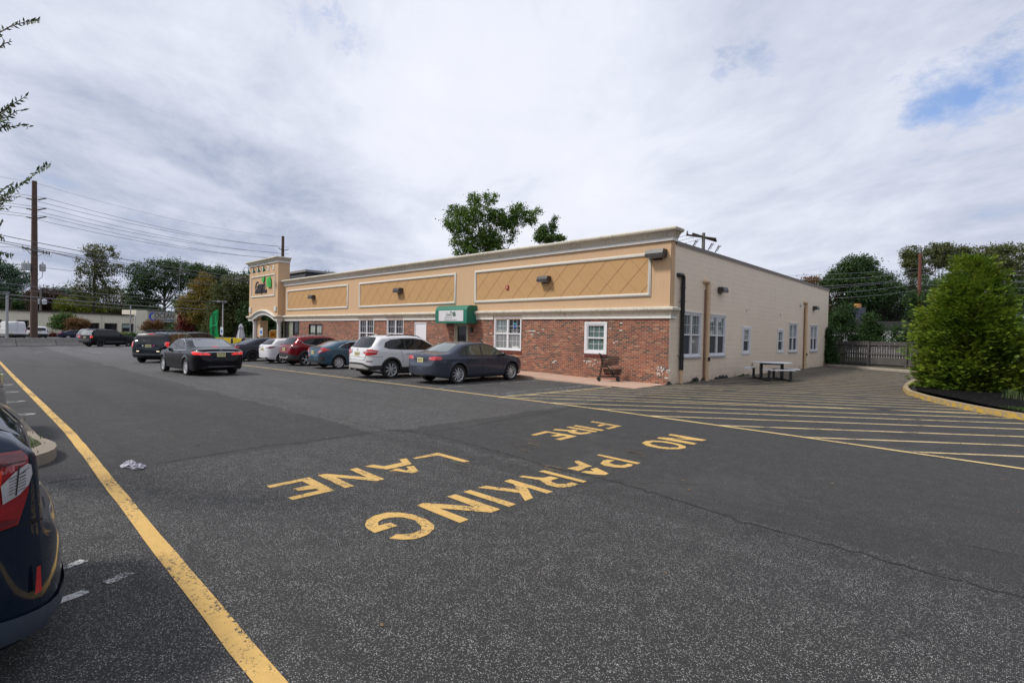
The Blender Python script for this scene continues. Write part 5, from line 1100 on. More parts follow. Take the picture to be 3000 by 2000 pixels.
CIV = dict(L=4.52, W=1.80, R=.325, axles=(.95, 3.65), top=[(0, .60), (.015, .70), (.05, .80), (.07, .98), (.10, 1.06), (.16, 1.075), (.6, 1.20), (.95, 1.335), (1.4, 1.41), (1.9, 1.43), (2.4, 1.40), (2.7, 1.31), (3.4, 1.0), (3.55, .965), (4.1, .86), (4.38, .73), (4.5, .6), (4.52, .5)],
  belt=[(0, .56), (.07, .80), (.12, .98), (.6, 1.0), (1.6, .95), (3.4, .88), (4.1, .78), (4.48, .54)], bot=BOT(4.52, .2), tumble=.40, rad=.12, crown=.05, bow=.16, paint=paintm('steel_blue', (0.060, 0.115, 0.165), .5, .28),
  dlo=[(1.0, 1.07), (1.25, 1.20), (1.55, 1.30), (1.95, 1.335), (2.35, 1.32), (2.7, 1.22), (3.2, .955), (3.2, .925), (1.8, .97), (1.2, 1.02)], pillars=[1.25, 2.02], dlo_line=[(.93, 1.045), (1.25, 1.215), (1.55, 1.32), (1.95, 1.355), (2.4, 1.34)],
  rwin=[(.60, 1.10), (.64, 1.13), (.56, 1.30), (.42, 1.35)], rglass=glassy('rear_glass', (.03, .04, .045), (.09, .11, .12), 0, .03), fwin=[(.66, 1.03), (.55, 1.32)],
  tails=[dict(mat=M_RED, rear=[(.50, .78), (.46, .85), (.56, .90), (.68, 1.00), (.64, 1.04), (.78, 1.03), (.89, .96), (.88, .86), (.70, .79)], side=[(.08, .88), (.08, 1.0), (.38, 1.0), (.52, .95), (.30, .88)], ins=[(M_CLEAR, [(.58, .82), (.60, .86), (.74, .93), (.78, .90), (.72, .83)])])],
  patches=[('deck_spoiler', M_TRIMB, 'rear', [(0, 1.02), (.58, 1.0), (.62, 1.06), (0, 1.08)], .02, 'c'), ('roof_spoiler', M_TRIMB, 'rear', [(0, 1.352), (.36, 1.345), (.36, 1.36), (0, 1.37)], .03, 'c'), ('bumper_vent', M_CLAD, 'rear', [(.58, .42), (.60, .62), (.72, .66), (.84, .60), (.82, .42), (.74, .38)], .006), ('bumper_trim', M_CLAD, 'rear', [(0, .30), (.66, .30), (.56, .42), (0, .44)], .005, 'c'),
   ('bumper_sticker', pm('pink_sticker', (.5, .12, .12), .6, var=.5, scale=40), 'rear', [(.30, .585), (.44, .585), (.44, .665), (.30, .665)], .006, (1,))],
  seams=[[(1.25, 1.0), (1.42, .72), (1.42, .5), (1.3, .36)], [(2.06, .96), (2.06, .3)], [(1.3, .27), (3.0, .27)]], rseams=[[(-.6, .74), (.6, .74)]], handles=[(1.62, .86), (2.42, .84)], mirror=(3.05, .94), plate=(0, .80, 'V31-DPW'), badge=('H', 0, .97, .06), rim=('turbine', 10, M_ALLOY))
X3 = dict(L=4.65, W=1.88, R=.355, axles=(.98, 3.79), top=[(0, .66), (.015, .78), (.04, .86), (.06, 1.06), (.10, 1.16), (.30, 1.38), (.46, 1.56), (.55, 1.60), (1.0, 1.65), (1.8, 1.675), (2.3, 1.65), (2.65, 1.57), (3.4, 1.15), (3.55, 1.11), (4.15, 1.02), (4.45, .90), (4.6, .74), (4.65, .58)],
  belt=[(0, .62), (.05, .86), (.10, 1.08), (.5, 1.13), (2, 1.06), (3.4, 1.02), (4.15, .95), (4.6, .66)], bot=BOT(4.65, .27), tumble=.33, rad=.13, crown=.05, bow=.13, pr=3.0, paint=paintm('alpine_white', (0.68, 0.68, 0.69), .0, .25),
  dlo=[(.66, 1.20), (.74, 1.38), (1.0, 1.49), (1.5, 1.54), (2.1, 1.55), (2.5, 1.50), (2.8, 1.36), (3.28, 1.11), (3.28, 1.08), (1.6, 1.105), (.9, 1.13)], pillars=[1.20, 1.62, 2.12],
  rwin=[(.60, 1.17), (.68, 1.21), (.60, 1.46), (.52, 1.53)], fwin=[(.70, 1.18), (.60, 1.55)],
  tails=[dict(mat=M_RED, rear=[(.40, .97), (.40, 1.03), (.56, 1.05), (.60, 1.12), (.80, 1.12), (.925, 1.07), (.925, .93), (.74, .89), (.56, .89), (.56, .94)], side=[(.08, .93), (.08, 1.09), (.28, 1.10), (.42, 1.06), (.34, .99), (.2, .93)], ins=[(M_CLEAR, [(.43, 1.0), (.43, 1.02), (.7, 1.045), (.9, 1.03), (.9, 1.015), (.7, 1.02)])])],
  patches=[('lower_cladding', M_CLAD, 'rear', [(0, .34), (.90, .34), (.92, .50), (.70, .52), (.45, .60), (0, .61)], .006, 'c'), ('skid_plate', pm('satin_silver', (.5, .49, .46), .35, .3), 'rear', [(0, .38), (.62, .38), (.72, .42), (.46, .53), (0, .54)], .022, 'c'), ('side_cladding', M_CLAD, 'side', [(1.42, .28), (1.44, .44), (3.3, .44), (3.3, .28)], .006), ('side_cladding', M_CLAD, 'side', [(.30, .36), (.25, .52), (.58, .52), (.54, .36)], .006), ('reflector', M_REDD, 'rear', [(.62, .66), (.62, .69), (.84, .69), (.84, .66)], .008), ('roof_spoiler', M_TRIMB, 'rear', [(0, 1.54), (.5, 1.53), (.56, 1.49), (.58, 1.515), (.5, 1.56), (0, 1.575)], .022, 'c')]
   + [('arch_cladding', M_CLAD, 'side', [(ax + .412 * math.cos(t), .355 + .412 * math.sin(t)) for t in np.linspace(-.15, math.pi + .15, 15)] + [(ax + .485 * math.cos(t), .355 + .485 * math.sin(t)) for t in np.linspace(math.pi + .15, -.15, 15)], .006) for ax in (.98, 3.79)],
  lines=[('bumper_crease', M_SEAM, 'rear', [(-.6, .82), (.6, .82)], .008, .004, (1,))],
  seams=[[(1.38, 1.12), (1.5, .8), (1.46, .6)], [(2.16, 1.08), (2.16, .44)], [(3.2, 1.0), (3.24, .45)], [(0.05, .84), (.6, .84)]], rseams=[[(-.55, .72), (-.6, .86)], [(.55, .72), (.6, .86)], [(-.55, .72), (.55, .72)]], handles=[(1.72, .97), (2.5, .95)], mirror=(3.1, 1.14), plate=(0, .935, 'Z52-FNG'), badge=('ring', 0, 1.085, .048), words=[('X3', .45, 1.085, .07)], wiper=[(-.06, 1.20), (.30, 1.20), (.34, 1.215), (-.02, 1.235)], fin=.85, rim=('twin', 8, M_ALLOY), rails=(.9, 2.6, .60, .028, M_TRIMB), exhaust=[(.52, .33, .04)])
PAL = dict(L=4.98, W=1.975, R=.37, axles=(1.10, 4.0), top=[(0, .66), (.015, .80), (.05, .90), (.06, 1.10), (.09, 1.20), (.22, 1.44), (.32, 1.63), (.42, 1.685), (.9, 1.72), (2.2, 1.75), (2.7, 1.71), (3.0, 1.62), (3.65, 1.22), (3.8, 1.18), (4.5, 1.10), (4.8, .98), (4.94, .82), (4.98, .6)],
  belt=[(0, .62), (.05, .95), (.10, 1.14), (.5, 1.17), (2, 1.14), (3.6, 1.10), (4.5, 1.02), (4.93, .74)], bot=BOT(4.98, .27), tumble=.30, rad=.13, crown=.05, bow=.12, pr=3.4, paint=paintm('dark_green_grey', (0.020, 0.026, 0.034), .4, .22),
  dlo=[(.42, 1.24), (.50, 1.48), (.66, 1.58), (1.6, 1.63), (2.4, 1.63), (2.85, 1.56), (3.5, 1.21), (3.5, 1.17), (1.8, 1.19)], pillars=[1.42, 2.30], dlo_line=[(1.38, 1.20), (1.48, 1.5), (1.58, 1.645), (2.4, 1.65), (2.85, 1.58)],
  rwin=[(.70, 1.22), (.76, 1.26), (.70, 1.50), (.64, 1.55)], fwin=[(.74, 1.25), (.62, 1.62)],
  tails=[dict(mat=M_REDL, rear=[(.80, .92), (.78, 1.06), (.80, 1.18), (.96, 1.18), (.975, .92)], side=[(.06, .90), (.06, 1.18), (.24, 1.20), (.20, 1.12), (.24, 1.02), (.16, .90)], ins=[(M_CLEAR, [(.79, .98), (.79, 1.14), (.83, 1.14), (.83, .98)])])],
  patches=[('skid_plate', pm('smoked_silver', (.11, .11, .12), .4, .5), 'rear', [(0, .46), (.60, .46), (.84, .58), (.62, .60), (.5, .56), (0, .56)], .012, 'c'), ('bumper_cladding', M_CLAD, 'rear', [(0, .36), (.90, .36), (.95, .52), (.7, .42), (0, .42)], .006, 'c'), ('brake_light', M_REDL, 'rear', [(0, 1.605), (.14, 1.60), (.14, 1.622), (0, 1.627)], .012, 'c'), ('roof_spoiler', M_TRIMB, 'rear', [(0, 1.50), (.70, 1.48), (.74, 1.59), (.3, 1.63), (.14, 1.63), (.14, 1.59), (0, 1.59)], .008, 'c'), ('bumper_lamp', M_WARM, 'rear', [(.44, .665), (.44, .69), (.58, .69), (.58, .665)], .012),
    ('round_sticker', pm('pale_sticker', (.5, .52, .5), .6), 'rear', [(.28 + .05 * math.cos(t), .98 + .05 * math.sin(t)) for t in np.linspace(0, 5.7, 9)], .008, (1,)), ('pink_sticker', pm('magenta_sticker', (.5, .05, .25), .6), 'rear', [(.27 + .06 * math.cos(t), .98 + .045 * math.sin(t)) for t in np.linspace(0, 5.7, 9)], .008, (-1,))],
  seams=[[(1.5, 1.17), (1.6, .8), (1.55, .5)], [(2.35, 1.15), (2.35, .4)], [(.05, .88), (.8, .88)]], rseams=[[(-.75, .82), (.75, .82)]], handles=[(1.85, 1.05), (2.7, 1.03)], hmat=M_CHROME, mirror=(3.35, 1.24), plate=(0, .97, 'A91-JRV'), badge=('ring', 0, 1.14, .05), wiper=[(-.08, 1.235), (.32, 1.235), (.32, 1.265), (-.08, 1.26)], rails=(.6, 2.9, .66, .07, M_TRIMB), crossbars=(1.15, 2.35), fin=.62, rim=('Y', 5, M_ALLOYB))
# (x from rear; the cars nose towards the shop, so rotation 90 degrees)
def park(sp, name, label, cat, rear_axle, deg=90, **k):
    a = R_(deg); off = sp['L'] / 2 - sp['axles'][0]; return make_car(sp, name, label, cat, (rear_axle[0] + off * math.cos(a), rear_axle[1] + off * math.sin(a)), a, **k)
G1 = 'cars parked nose-in along the shop'
park(JET, 'parked_car', 'slate grey sedan with silver mesh wheels, parked nearest the corner', 'car', (-5.78, -5.55), 90.5, group=G1)
park(X3, 'parked_car', 'white crossover with black lower cladding and yellow plate, left of the slate sedan', 'car', (-9.22, -6.02), 90, group=G1)
park(CIV, 'parked_car', 'steel blue hatchback with a pink sticker on its bumper', 'car', (-15.72, -4.72), 89, group=G1)
park(KIA, 'parked_car', 'deep red small crossover with silver roof rails', 'car', (-19.0, -4.88), 91, group=G1)
park(LEX, 'parked_car', 'small white hatchback between the red crossover and the dark sedan', 'car', (-22.05, -4.85), 90, group=G1)
park(BMW5, 'parked_car', 'dull indigo grey sedan with black wheels at the far end of the row', 'car', (-25.45, -5.3), 90, group=G1)
G2 = 'cars driving through the lot'
make_car(ACC, 'sedan', 'gloss black sedan with lit brake lights and chrome boot bar, driving away', 'car', (-15.75, -10.53), R_(183))
a = R_(141); make_car(PAL, 'large_suv', 'dark green-grey suv with roof crossbars and two round bumper stickers', 'suv', (-26.1 + 1.39 * math.cos(a), -9.8 + 1.39 * math.sin(a)), a)
SUVD = dict(PAL, L=4.75, W=1.9, top=[(x * 4.75 / 4.98, z * 1.02) for x, z in PAL['top']], belt=[(x * 4.75 / 4.98, z) for x, z in PAL['belt']], bot=BOT(4.75, .26), paint=paintm('charcoal_suv_paint', (0.02, 0.021, 0.024), .4, .25), crossbars=[], axles=(1.0, 3.82), far=True, step=.06, patches=[], tails=[dict(PAL['tails'][0], mat=M_RED)], badge=('ring', 0, 1.14, .05), plate=(0, .97, 'U70-BXC'), dlo_line=None)
make_car(SUVD, 'distant_suv', 'charcoal suv mostly hidden beyond the dark green-grey suv', 'suv', (-34.6, -5.6), R_(118))
ENV = dict(L=4.87, W=1.88, R=.37, axles=(1.05, 3.92), top=[(0, .66), (.02, .78), (.10, .80), (.12, 1.1), (.18, 1.22), (.32, 1.55), (.45, 1.72), (.8, 1.77), (2.4, 1.79), (2.8, 1.75), (3.45, 1.26), (3.55, 1.22), (4.4, 1.12), (4.75, .98), (4.85, .8), (4.87, .6)],
  belt=[(0, .62), (.10, .76), (.15, 1.12), (.5, 1.14), (2, 1.12), (3.5, 1.10), (4.4, 1.02), (4.8, .78)], bot=BOT(4.87, .34), tumble=.28, rad=.12, crown=.04, bow=.08, pr=4, rcr=.4, paint=paintm('black_suv_paint', (0.010, 0.010, 0.012), .3, .25), far=True, step=.06,
  dlo=[(.42, 1.18), (.52, 1.64), (2.5, 1.69), (2.75, 1.64), (3.25, 1.25), (3.25, 1.16)], pillars=[1.35, 2.3], rwin=[(.70, 1.20), (.74, 1.25), (.66, 1.62), (.5, 1.66)], rglass=M_PGREY,
  tails=[dict(mat=M_REDL, rear=[(.72, .92), (.72, 1.12), (.93, 1.12), (.93, .92)], side=[(.13, .92), (.13, 1.12), (.26, 1.12), (.26, .92)])],
  patches=[('bumper', M_CLAD, 'rear', [(0, .45), (.88, .45), (.9, .72), (0, .74)], .03, 'c'), ('side_cladding', M_CLAD, 'side', [(1.5, .36), (1.5, .60), (3.4, .60), (3.4, .36)], .01)], seams=[], plate=(0, .98, 'R14-WSD'), mirror=(3.15, 1.22), rails=(.7, 2.7, .66, .05, M_TRIMB), rim=('steel', 5, M_ALLOYB), fin=None)
del ENV['fin']
make_car(ENV, 'passing_suv', 'older black suv driving along the highway in front of the barrier', 'suv', (-60.1, -7.2, -.5), R_(116))
E2 = dict(ENV, paint=paintm('pale_blue_grey', (0.20, 0.21, 0.25), .4, .3), tails=[dict(ENV['tails'][0], mat=M_RED)], plate=(0, .98, 'B77-QAC'))
make_car(E2, 'highway_suv', 'blue-grey suv half hidden beyond the older black suv', 'suv', (-71.9, -6.2, -.5), R_(118))
C2 = dict(ACC, far=True, step=.06, paint=paintm('navy_paint', (0.012, 0.016, 0.05), .3, .25), tails=[dict(ACC['tails'][0], mat=M_RED, ins=[])], dlo_line=None, badge=('ring', 0, 1.02, .05), plate=(0, .845, 'M18-TUV'), patches=[])
make_car(C2, 'distant_car', 'small navy car parked behind the rounded green shrub', 'car', (-96.4, -5.9, -.5), R_(95))
YUK = dict(ENV, L=5.3, W=2.04, R=.40, axles=(1.2, 4.15), top=[(x * 5.3 / 4.87, z * 1.06) for x, z in ENV['top']], belt=[(x * 5.3 / 4.87, z) for x, z in ENV['belt']], bot=BOT(5.3, .34), paint=paintm('bright_white', (0.66, 0.66, 0.68), 0, .25), tails=[dict(mat=M_REDD, rear=[(.84, .95), (.84, 1.45), (.96, 1.45), (1.0, .95)], side=[(.12, .95), (.12, 1.4), (.2, 1.3), (.26, .95)])], rglass=M_GLASS, seams=[], mirror=(3.5, 1.3), rim=('Y', 6, M_ALLOYB), dlo=[(x * 1.08, z * 1.06) for x, z in ENV['dlo']], plate=(0, 1.1, 'D09-HYE'))
a = R_(190); make_car(YUK, 'white_suv', 'white full size suv parked beside the big wooden pole', 'suv', (-99.3 + 2.6 * math.cos(a), -10.0 + 2.6 * math.sin(a), -.5), a)
VAN = dict(L=5.98, W=2.06, R=.36, axles=(1.2, 4.95), top=[(0, .62), (.03, .68), (.08, .70), (.085, 1.6), (.14, 2.36), (.22, 2.50), (.5, 2.54), (4.0, 2.52), (4.4, 2.44), (5.1, 1.5), (5.25, 1.40), (5.8, 1.1), (5.94, .9), (5.98, .6)],
  belt=[(0, .58), (.09, .8), (.10, 1.5), (4.6, 1.5), (5.2, 1.25), (5.9, .85)], bot=BOT(5.98, .34), tumble=.10, rad=.16, crown=.03, bow=.02, pr=5, rcr=.35, rcf=1.1, paint=paintm('van_white', (0.68, 0.69, 0.72), 0, .3), far=True, step=.07,
  dlo=[(4.0, 1.42), (4.0, 1.95), (4.4, 1.98), (4.7, 1.6), (4.8, 1.42)], pillars=[], tails=[dict(mat=M_RED, rear=[(.90, 1.0), (.90, 1.42), (.99, 1.42), (1.02, 1.0)], side=[(.12, 1.0), (.12, 1.4), (.2, 1.4), (.2, 1.0)])],
  patches=[('rear_bumper', M_CLAD, 'rear', [(0, .42), (.95, .42), (.98, .72), (0, .74)], .02, 'c'), ('door_panel', pm('van_panel', (0.60, 0.61, 0.64), .3), 'rear', [(.06, 1.1), (.06, 2.1), (.12, 2.16), (.80, 2.12), (.85, 2.0), (.85, 1.15)], .008), ('side_strip', M_CLAD, 'side', [(1.7, .50), (1.7, .66), (4.4, .66), (4.4, .50)], .01), ('brake_light', M_REDD, 'rear', [(0, 2.36), (.25, 2.36), (.22, 2.42), (0, 2.43)], .02, 'c')],
  seams=[], lines=[('door_gap', M_SEAM, 'rear', [(0, .75), (0, 2.35)], .02, .006, (1,)), ('side_groove', M_CLAD, 'side', [(.5, 1.25), (3.9, 1.25)], .03, .004)], plate=(.62, .82, 'X82-LPG'), mirror=(4.9, 1.5), mirmat=M_TRIMB, rim=('steel', 5, M_SILV))
a = R_(190); make_car(VAN, 'delivery_van', 'tall white panel van with closed rear doors near the lamp post', 'van', (-95.4 + 2.95 * math.cos(a), -12.75 + 2.95 * math.sin(a), -.5), a)
# --- the two cars at the left edge
M_NAVY = paintm('dark_navy_paint', (0.010, 0.020, 0.042), .4, .10)
SUB = dict(L=4.465, W=1.80, R=.345, axles=(.94, 3.605), step=.018, smooth=4, top=[(0, .50), (.012, .60), (.04, .69), (.09, .735), (.115, .75), (.122, .90), (.130, 1.02), (.145, 1.11), (.20, 1.17), (.36, 1.32), (.46, 1.49), (.58, 1.56), (1.2, 1.60), (1.9, 1.61), (2.3, 1.57), (2.6, 1.48), (3.2, 1.10), (3.35, 1.06), (4.0, .97), (4.3, .85), (4.43, .7), (4.465, .5)],
  belt=[(0, .47), (.06, .66), (.11, .72), (.122, .88), (.14, 1.06), (.2, 1.10), (.6, 1.12), (2, 1.03), (3.3, .99), (4.0, .90), (4.42, .6)], bot=[(0, .20), (.25, .17), (.6, .24), (3.7, .25), (4.3, .28), (4.465, .34)], tumble=.36, rad=.13, crown=.05, bow=.12, pr=3.2, rcr=.5, paint=M_NAVY,
  dlo=[(.78, 1.24), (.86, 1.36), (1.2, 1.46), (1.9, 1.50), (2.3, 1.47), (2.6, 1.36), (3.1, 1.09), (3.1, 1.06), (1.6, 1.09), (1.0, 1.15)], pillars=[1.15, 1.95], rwin=[(.62, 1.13), (.66, 1.18), (.58, 1.44), (.50, 1.50)], fwin=[(.7, 1.12), (.58, 1.5)],
  nthr=.06, tails=[dict(mat=pm('deep_tail_red', (.26, .006, .010), .1, var=.5, scale=9, coat=1.0), rear=[(.40, .88), (.40, 1.0), (.60, 1.04), (.66, 1.04), (.66, .80), (.60, .78), (.58, .88)], side=[(.50, 1.10), (.20, 1.095), (.178, 1.06), (.170, .98), (.176, .90), (.19, .84), (.21, .765), (.50, .72)], ins=[])],
  patches=[('lower_bumper', pm('blue_grey_plastic', (0.045, 0.06, 0.085), .45, var=.1), 'rear', [(0, .19), (.80, .19), (.88, .28), (.5, .30), (0, .31)], .012, 'c'), ('lower_bumper', pm('blue_grey_plastic', (0.045, 0.06, 0.085), .45), 'side', [(.01, .19), (.01, .29), (.42, .36), (.52, .26), (.5, .22)], .012),
    ('reflector', M_RED, 'rear', [(.76, .40), (.775, .53), (.79, .53), (.785, .40)], .02), ('lens', M_CLEAR, 'side', [(.268, .955), (.225, 1.005), (.185, 1.032), (.172, 1.02), (.168, .98), (.18, .935), (.21, .90), (.262, .872)], .018), ('lens', M_REDD, 'side', [(.5, 1.04), (.26, 1.045), (.20, 1.05), (.19, 1.08), (.26, 1.085), (.5, 1.08)], .0175), ('lens', M_REDD, 'side', [(.5, .80), (.26, .80), (.21, .79), (.225, .775), (.5, .74)], .0175), ('lens', pm('amber_red_glow', (.62, .03, .01), .15, coat=1.0), 'side', [(.42, .93), (.27, .94), (.262, 1.02), (.36, 1.03), (.45, 1.0)], .0175)]
    + [('arch_cladding', M_CLAD, 'side', [(ax + .40 * math.cos(t), .345 + .40 * math.sin(t)) for t in np.linspace(-.15, math.pi + .15, 15)] + [(ax + .48 * math.cos(t), .345 + .48 * math.sin(t)) for t in np.linspace(math.pi + .15, -.15, 15)], .006) for ax in (.94, 3.605)],
  lines=[('lens_rib', M_TRIMB, 'side', [(.180, 1.012), (.205, 0.994)], .0028, .0195), ('lens_rib', M_TRIMB, 'side', [(.190, 0.998), (.243, 0.980)], .0028, .0195), ('lens_rib', M_TRIMB, 'side', [(.190, 0.984), (.243, 0.966)], .0028, .0195), ('lens_rib', M_TRIMB, 'side', [(.190, 0.970), (.243, 0.952)], .0028, .0195), ('lens_rib', M_TRIMB, 'side', [(.190, 0.956), (.243, 0.938)], .0028, .0195), ('lens_rib', M_TRIMB, 'side', [(.190, 0.942), (.243, 0.924)], .0028, .0195), ('lens_rib', M_TRIMB, 'side', [(.190, 0.928), (.243, 0.910)], .0028, .0195), ('lens_rib', M_TRIMB, 'side', [(.212, 1.03), (.222, .90)], .005, .0205), ('lamp_split', M_TRIMB, 'side', [(.185, 1.045), (.26, 1.04), (.5, 1.035)], .005, .0185), ('chrome_garnish', M_CHROME, 'rear', [(-.45, .885), (.45, .885)], .02, .02, (1,))],
  seams=[[(1.25, 1.1), (1.4, .8), (1.4, .6)], [(2.0, 1.04), (2.0, .42)], [(.03, .745), (.55, .77)]], rseams=[[(-.8, .74), (.8, .74)]], handles=[(1.5, .98), (2.3, .95)], mirror=(2.95, 1.1), words=[('SUBARU', .50, .86, .06)], rim=('Y', 5, M_ALLOYB), rails=(.8, 2.35, .56, .05, M_TRIMB))
make_car(SUB, 'parked_car', 'glossy dark navy crossover at the lower left edge with red and clear tail light', 'car', (4.49, -18.925), R_(-90))
SIL = dict(ACC, paint=paintm('silver_paint', (0.33, 0.34, 0.35), .6, .3), tails=[dict(ACC['tails'][0], mat=M_RED)], plate=(0, .845, 'N65-CGR'), badge=('ring', 0, 1.02, .05))
make_car(SIL, 'parked_car', 'silver sedan cut off at the left edge beyond the weedy kerb island', 'car', (-2.75, -19.12), R_(-90))
BLK2 = dict(LEX, paint=paintm('gloss_black', (0.008, 0.008, 0.011), .2, .2), plate=(0, .80, 'L11-SEV'))
make_car(BLK2, 'parked_car', 'black car glimpsed behind the big evergreen at the right edge', 'car', (11.6, 8.4), R_(200))
# ================================================================ street furniture and small things
M_CONCB = pm('barrier_concrete', (0.30, 0.285, 0.26), 0.9, var=.25, scale=1.3, dirt=.5, dirtcol=(.13, .12, .11), bump=.3, bscale=10)
def barrier(p, q, label):
    p = Vector(p); q = Vector(q); d = (q - p).normalized(); L = (q - p).length; c = (p + q) / 2; a = math.atan2(d.y, d.x)
    t = MB(); prof = [(-.32, 0), (.32, 0), (.32, .08), (.17, .33), (.09, .84), (-.09, .84), (-.17, .33), (-.32, .08)]
    t.prism(prof, -L / 2 + .03, L / 2 - .03, lambda u, v, h: (h, u, v)); o = t.build('concrete_barrier', M_CONCB); o.location = (c.x, c.y, -.52); o.rotation_euler = (0, 0, a); tag(o, label, 'barrier', 'concrete barriers along the highway')
B0 = Vector((-58.3, -20.4)); e_ = Vector((-.42, .907)); LBL = {0: 'concrete barrier length at the very left edge', 1: 'concrete barrier length left of the dark joint', 2: 'concrete barrier length right of the dark joint, beside the black suv', 3: 'concrete barrier length behind the black suv', 4: 'concrete barrier length right of the black suv'}
for k in range(5): barrier(B0 + e_ * (3.35 * k - 0), B0 + e_ * (3.35 * (k + 1)), LBL[k])
M_WOOD = pm('pole_wood', (0.088, 0.055, 0.040), .85, var=.4, scale=3, dirt=.5, dirtcol=(.05, .03, .02), bump=.4, bscale=25); M_GREYW = pm('grey_wood', (0.14, 0.135, 0.12), .85, var=.3, scale=4)
M_INS = pm('insulator', (.10, .10, .11), .3); M_GALV = pm('galvanised', (.36, .37, .38), .5, .5, var=.15)
# tall pole by the road
p1 = thing('utility_pole', 'tallest brown wooden pole with three tiers of arms and transformer cans', 'utility pole', (-75.2, -12.15, -.5))
mb = MB(); mb.tube([(0, 0, 0), (.0, 0, 9), (-.05, -.05, 19.2)], [.36, .32, .235], 14); mb.build('pole', M_WOOD, p1, True)
AX = Vector((-.05, 1)).normalized()      # arms reach across the view
LINES = []
for z in (17.0, 15.8, 14.8):
    for s_ in (-1, 1):
        mb = MB(); a = Vector((.2 if s_ > 0 else -.2, .25 * s_, z)); b = Vector((.5 if s_ > 0 else -.2, .75 * s_ + .25 * (s_ > 0), z + (.28 if s_ > 0 else .05))); mb.tube([a, b], [.09, .07], 6); mb.build('insulator_arm', M_INS, p1)
for (y) in (-1.0,): pass
mb = MB(); mb.bar((.35, -1.1, 11.1), (.35, 1.35, 10.7), .13, .15); mb.bar((.35, -.8, 11.0), (.3, 0, 10.1), .05); mb.bar((.35, .9, 10.75), (.3, 0, 10.1), .05)
for y in (-1.05, -.6, .75, 1.05, 1.3): mb.lathe([(.05, .0), (.08, .12), (.03, .25)], (.35, y, 11.12 - (y + 1.1) * .16), 6); mb.tube([(.35, y, 11.0 - (y + 1.1) * .16), (.4, y + .12, 10.6 - (y + 1.1) * .16), (.35, y + .25, 11.0 - (y + 1.1) * .16)], .02, 4)
mb.build('crossarm', M_GREYW, p1)
for (y, s_) in ((-.88, .30), (-.55, .26), (.72, .30)):
    mb = MB(); mb.lathe([(s_ * .8, 0), (s_, .04), (s_, .75), (s_ * .95, .82), (s_ * .3, .9), (.03, 1.15)], (.15, y, 8.55), 14); mb.build('transformer', M_GALV, p1, True)
mb = MB(); mb.tube([(.1, -.9, 8.6), (.1, -.95, 7.6), (.1, -.5, 7.0), (.05, -.3, 6.8)], .03, 5); mb.tube([(.1, .75, 8.6), (.1, .7, 7.9), (.1, .3, 7.4)], .03, 5); mb.tube([(.05, -.3, 6.9), (0, -1.0, 6.2), (0, -1.6, 5.9)], .06, 5); mb.build('drop_wire', M_INS, p1, True)
p2 = thing('utility_pole', 'slim brown pole top rising behind the entrance tower', 'utility pole', (-88.2, 22.3, -.5))
mb = MB(); mb.tube([(0, 0, 0), (0, 0, 19.4)], [.34, .24], 12); mb.build('pole', M_WOOD, p2, True)
for z in (16.8, 15.2, 13.6):
    for s_ in (-1, 1): mb = MB(); mb.tube([(.1, .2 * s_, z), (.4, .95 * s_, z + .25)], [.08, .06], 6); mb.build('insulator_arm', M_INS, p2)
p3 = thing('utility_pole', 'grey pole with tangled crossarm just above the cream side wall', 'utility pole', (-12.76, 31.9, -.4))
mb = MB(); mb.tube([(0, 0, 0), (0, 0, 12.3)], [.2, .155], 12); mb.build('pole', M_GREYW, p3, True)
mb = MB(); mb.bar((-1.15, -1.3, 12.05), (.9, .8, 11.75), .12, .16); mb.bar((-.8, -.75, 12.2), (.9, .95, 11.55), .12, .2); mb.build('crossarm', pm('dark_arm', (.05, .035, .03), .8), p3)
for i, (x, y, z) in enumerate(((-.55, -.45, 11.55), (.62, .5, 11.3), (1.1, 1.0, 11.1))):
    mb = MB(); mb.tube([(x, y, z), (x - .25, y - .2, z - .65)], .06, 6); mb.tube([(x + .12, y + .1, z + .05), (x - .1, y - .05, z - .55)], .03, 5); mb.bar((x - .05, y, z - .1), (x + .2, y + .15, z - .1), .05); mb.build('fuse_cutout', M_INS, p3)
mb = MB(); mb.lathe([(.05, 0), (.12, .12), (.03, .2), (.1, .3), (.02, .36)], (-1.1, -1.2, 12.1), 8); mb.build('insulator', M_INS, p3)
p4 = thing('utility_pole', 'reddish-brown pole rising above the far trees at the right', 'utility pole', (1.4, 58.0, -.3))
mb = MB(); mb.tube([(0, 0, 0), (0, 0, 12.2)], [.24, .17], 10); mb.build('pole', pm('red_brown_pole', (.13, .045, .03), .85, var=.3, scale=3), p4, True)
p5 = thing('utility_pole', 'far grey pole carrying white transformer cans above the cream building', 'utility pole', (-130, -8.0, -.5))
mb = MB(); mb.tube([(0, 0, 0), (0, 0, 9.2)], [.2, .15], 8); mb.build('pole', M_GREYW, p5)
for y in (-.55, .55): mb = MB(); mb.lathe([(.38, 0), (.4, .9), (.1, 1.05)], (.3, y, 6.2), 10); mb.build('transformer', pm('white_can', (.55, .57, .6), .5), p5, True)
p6 = thing('utility_pole', 'thin far pole with small insulators poking above the round dark green tree', 'utility pole', (-133, 16.5, -.5))
mb = MB(); mb.tube([(0, 0, 0), (0, 0, 16.4)], [.12, .07], 6); mb.bar((0, -.9, 16.1), (0, .9, 16.4), .1); mb.bar((0, .9, 15.2), (0, 1.7, 15.5), .08); mb.build('pole', M_GREYW, p6)
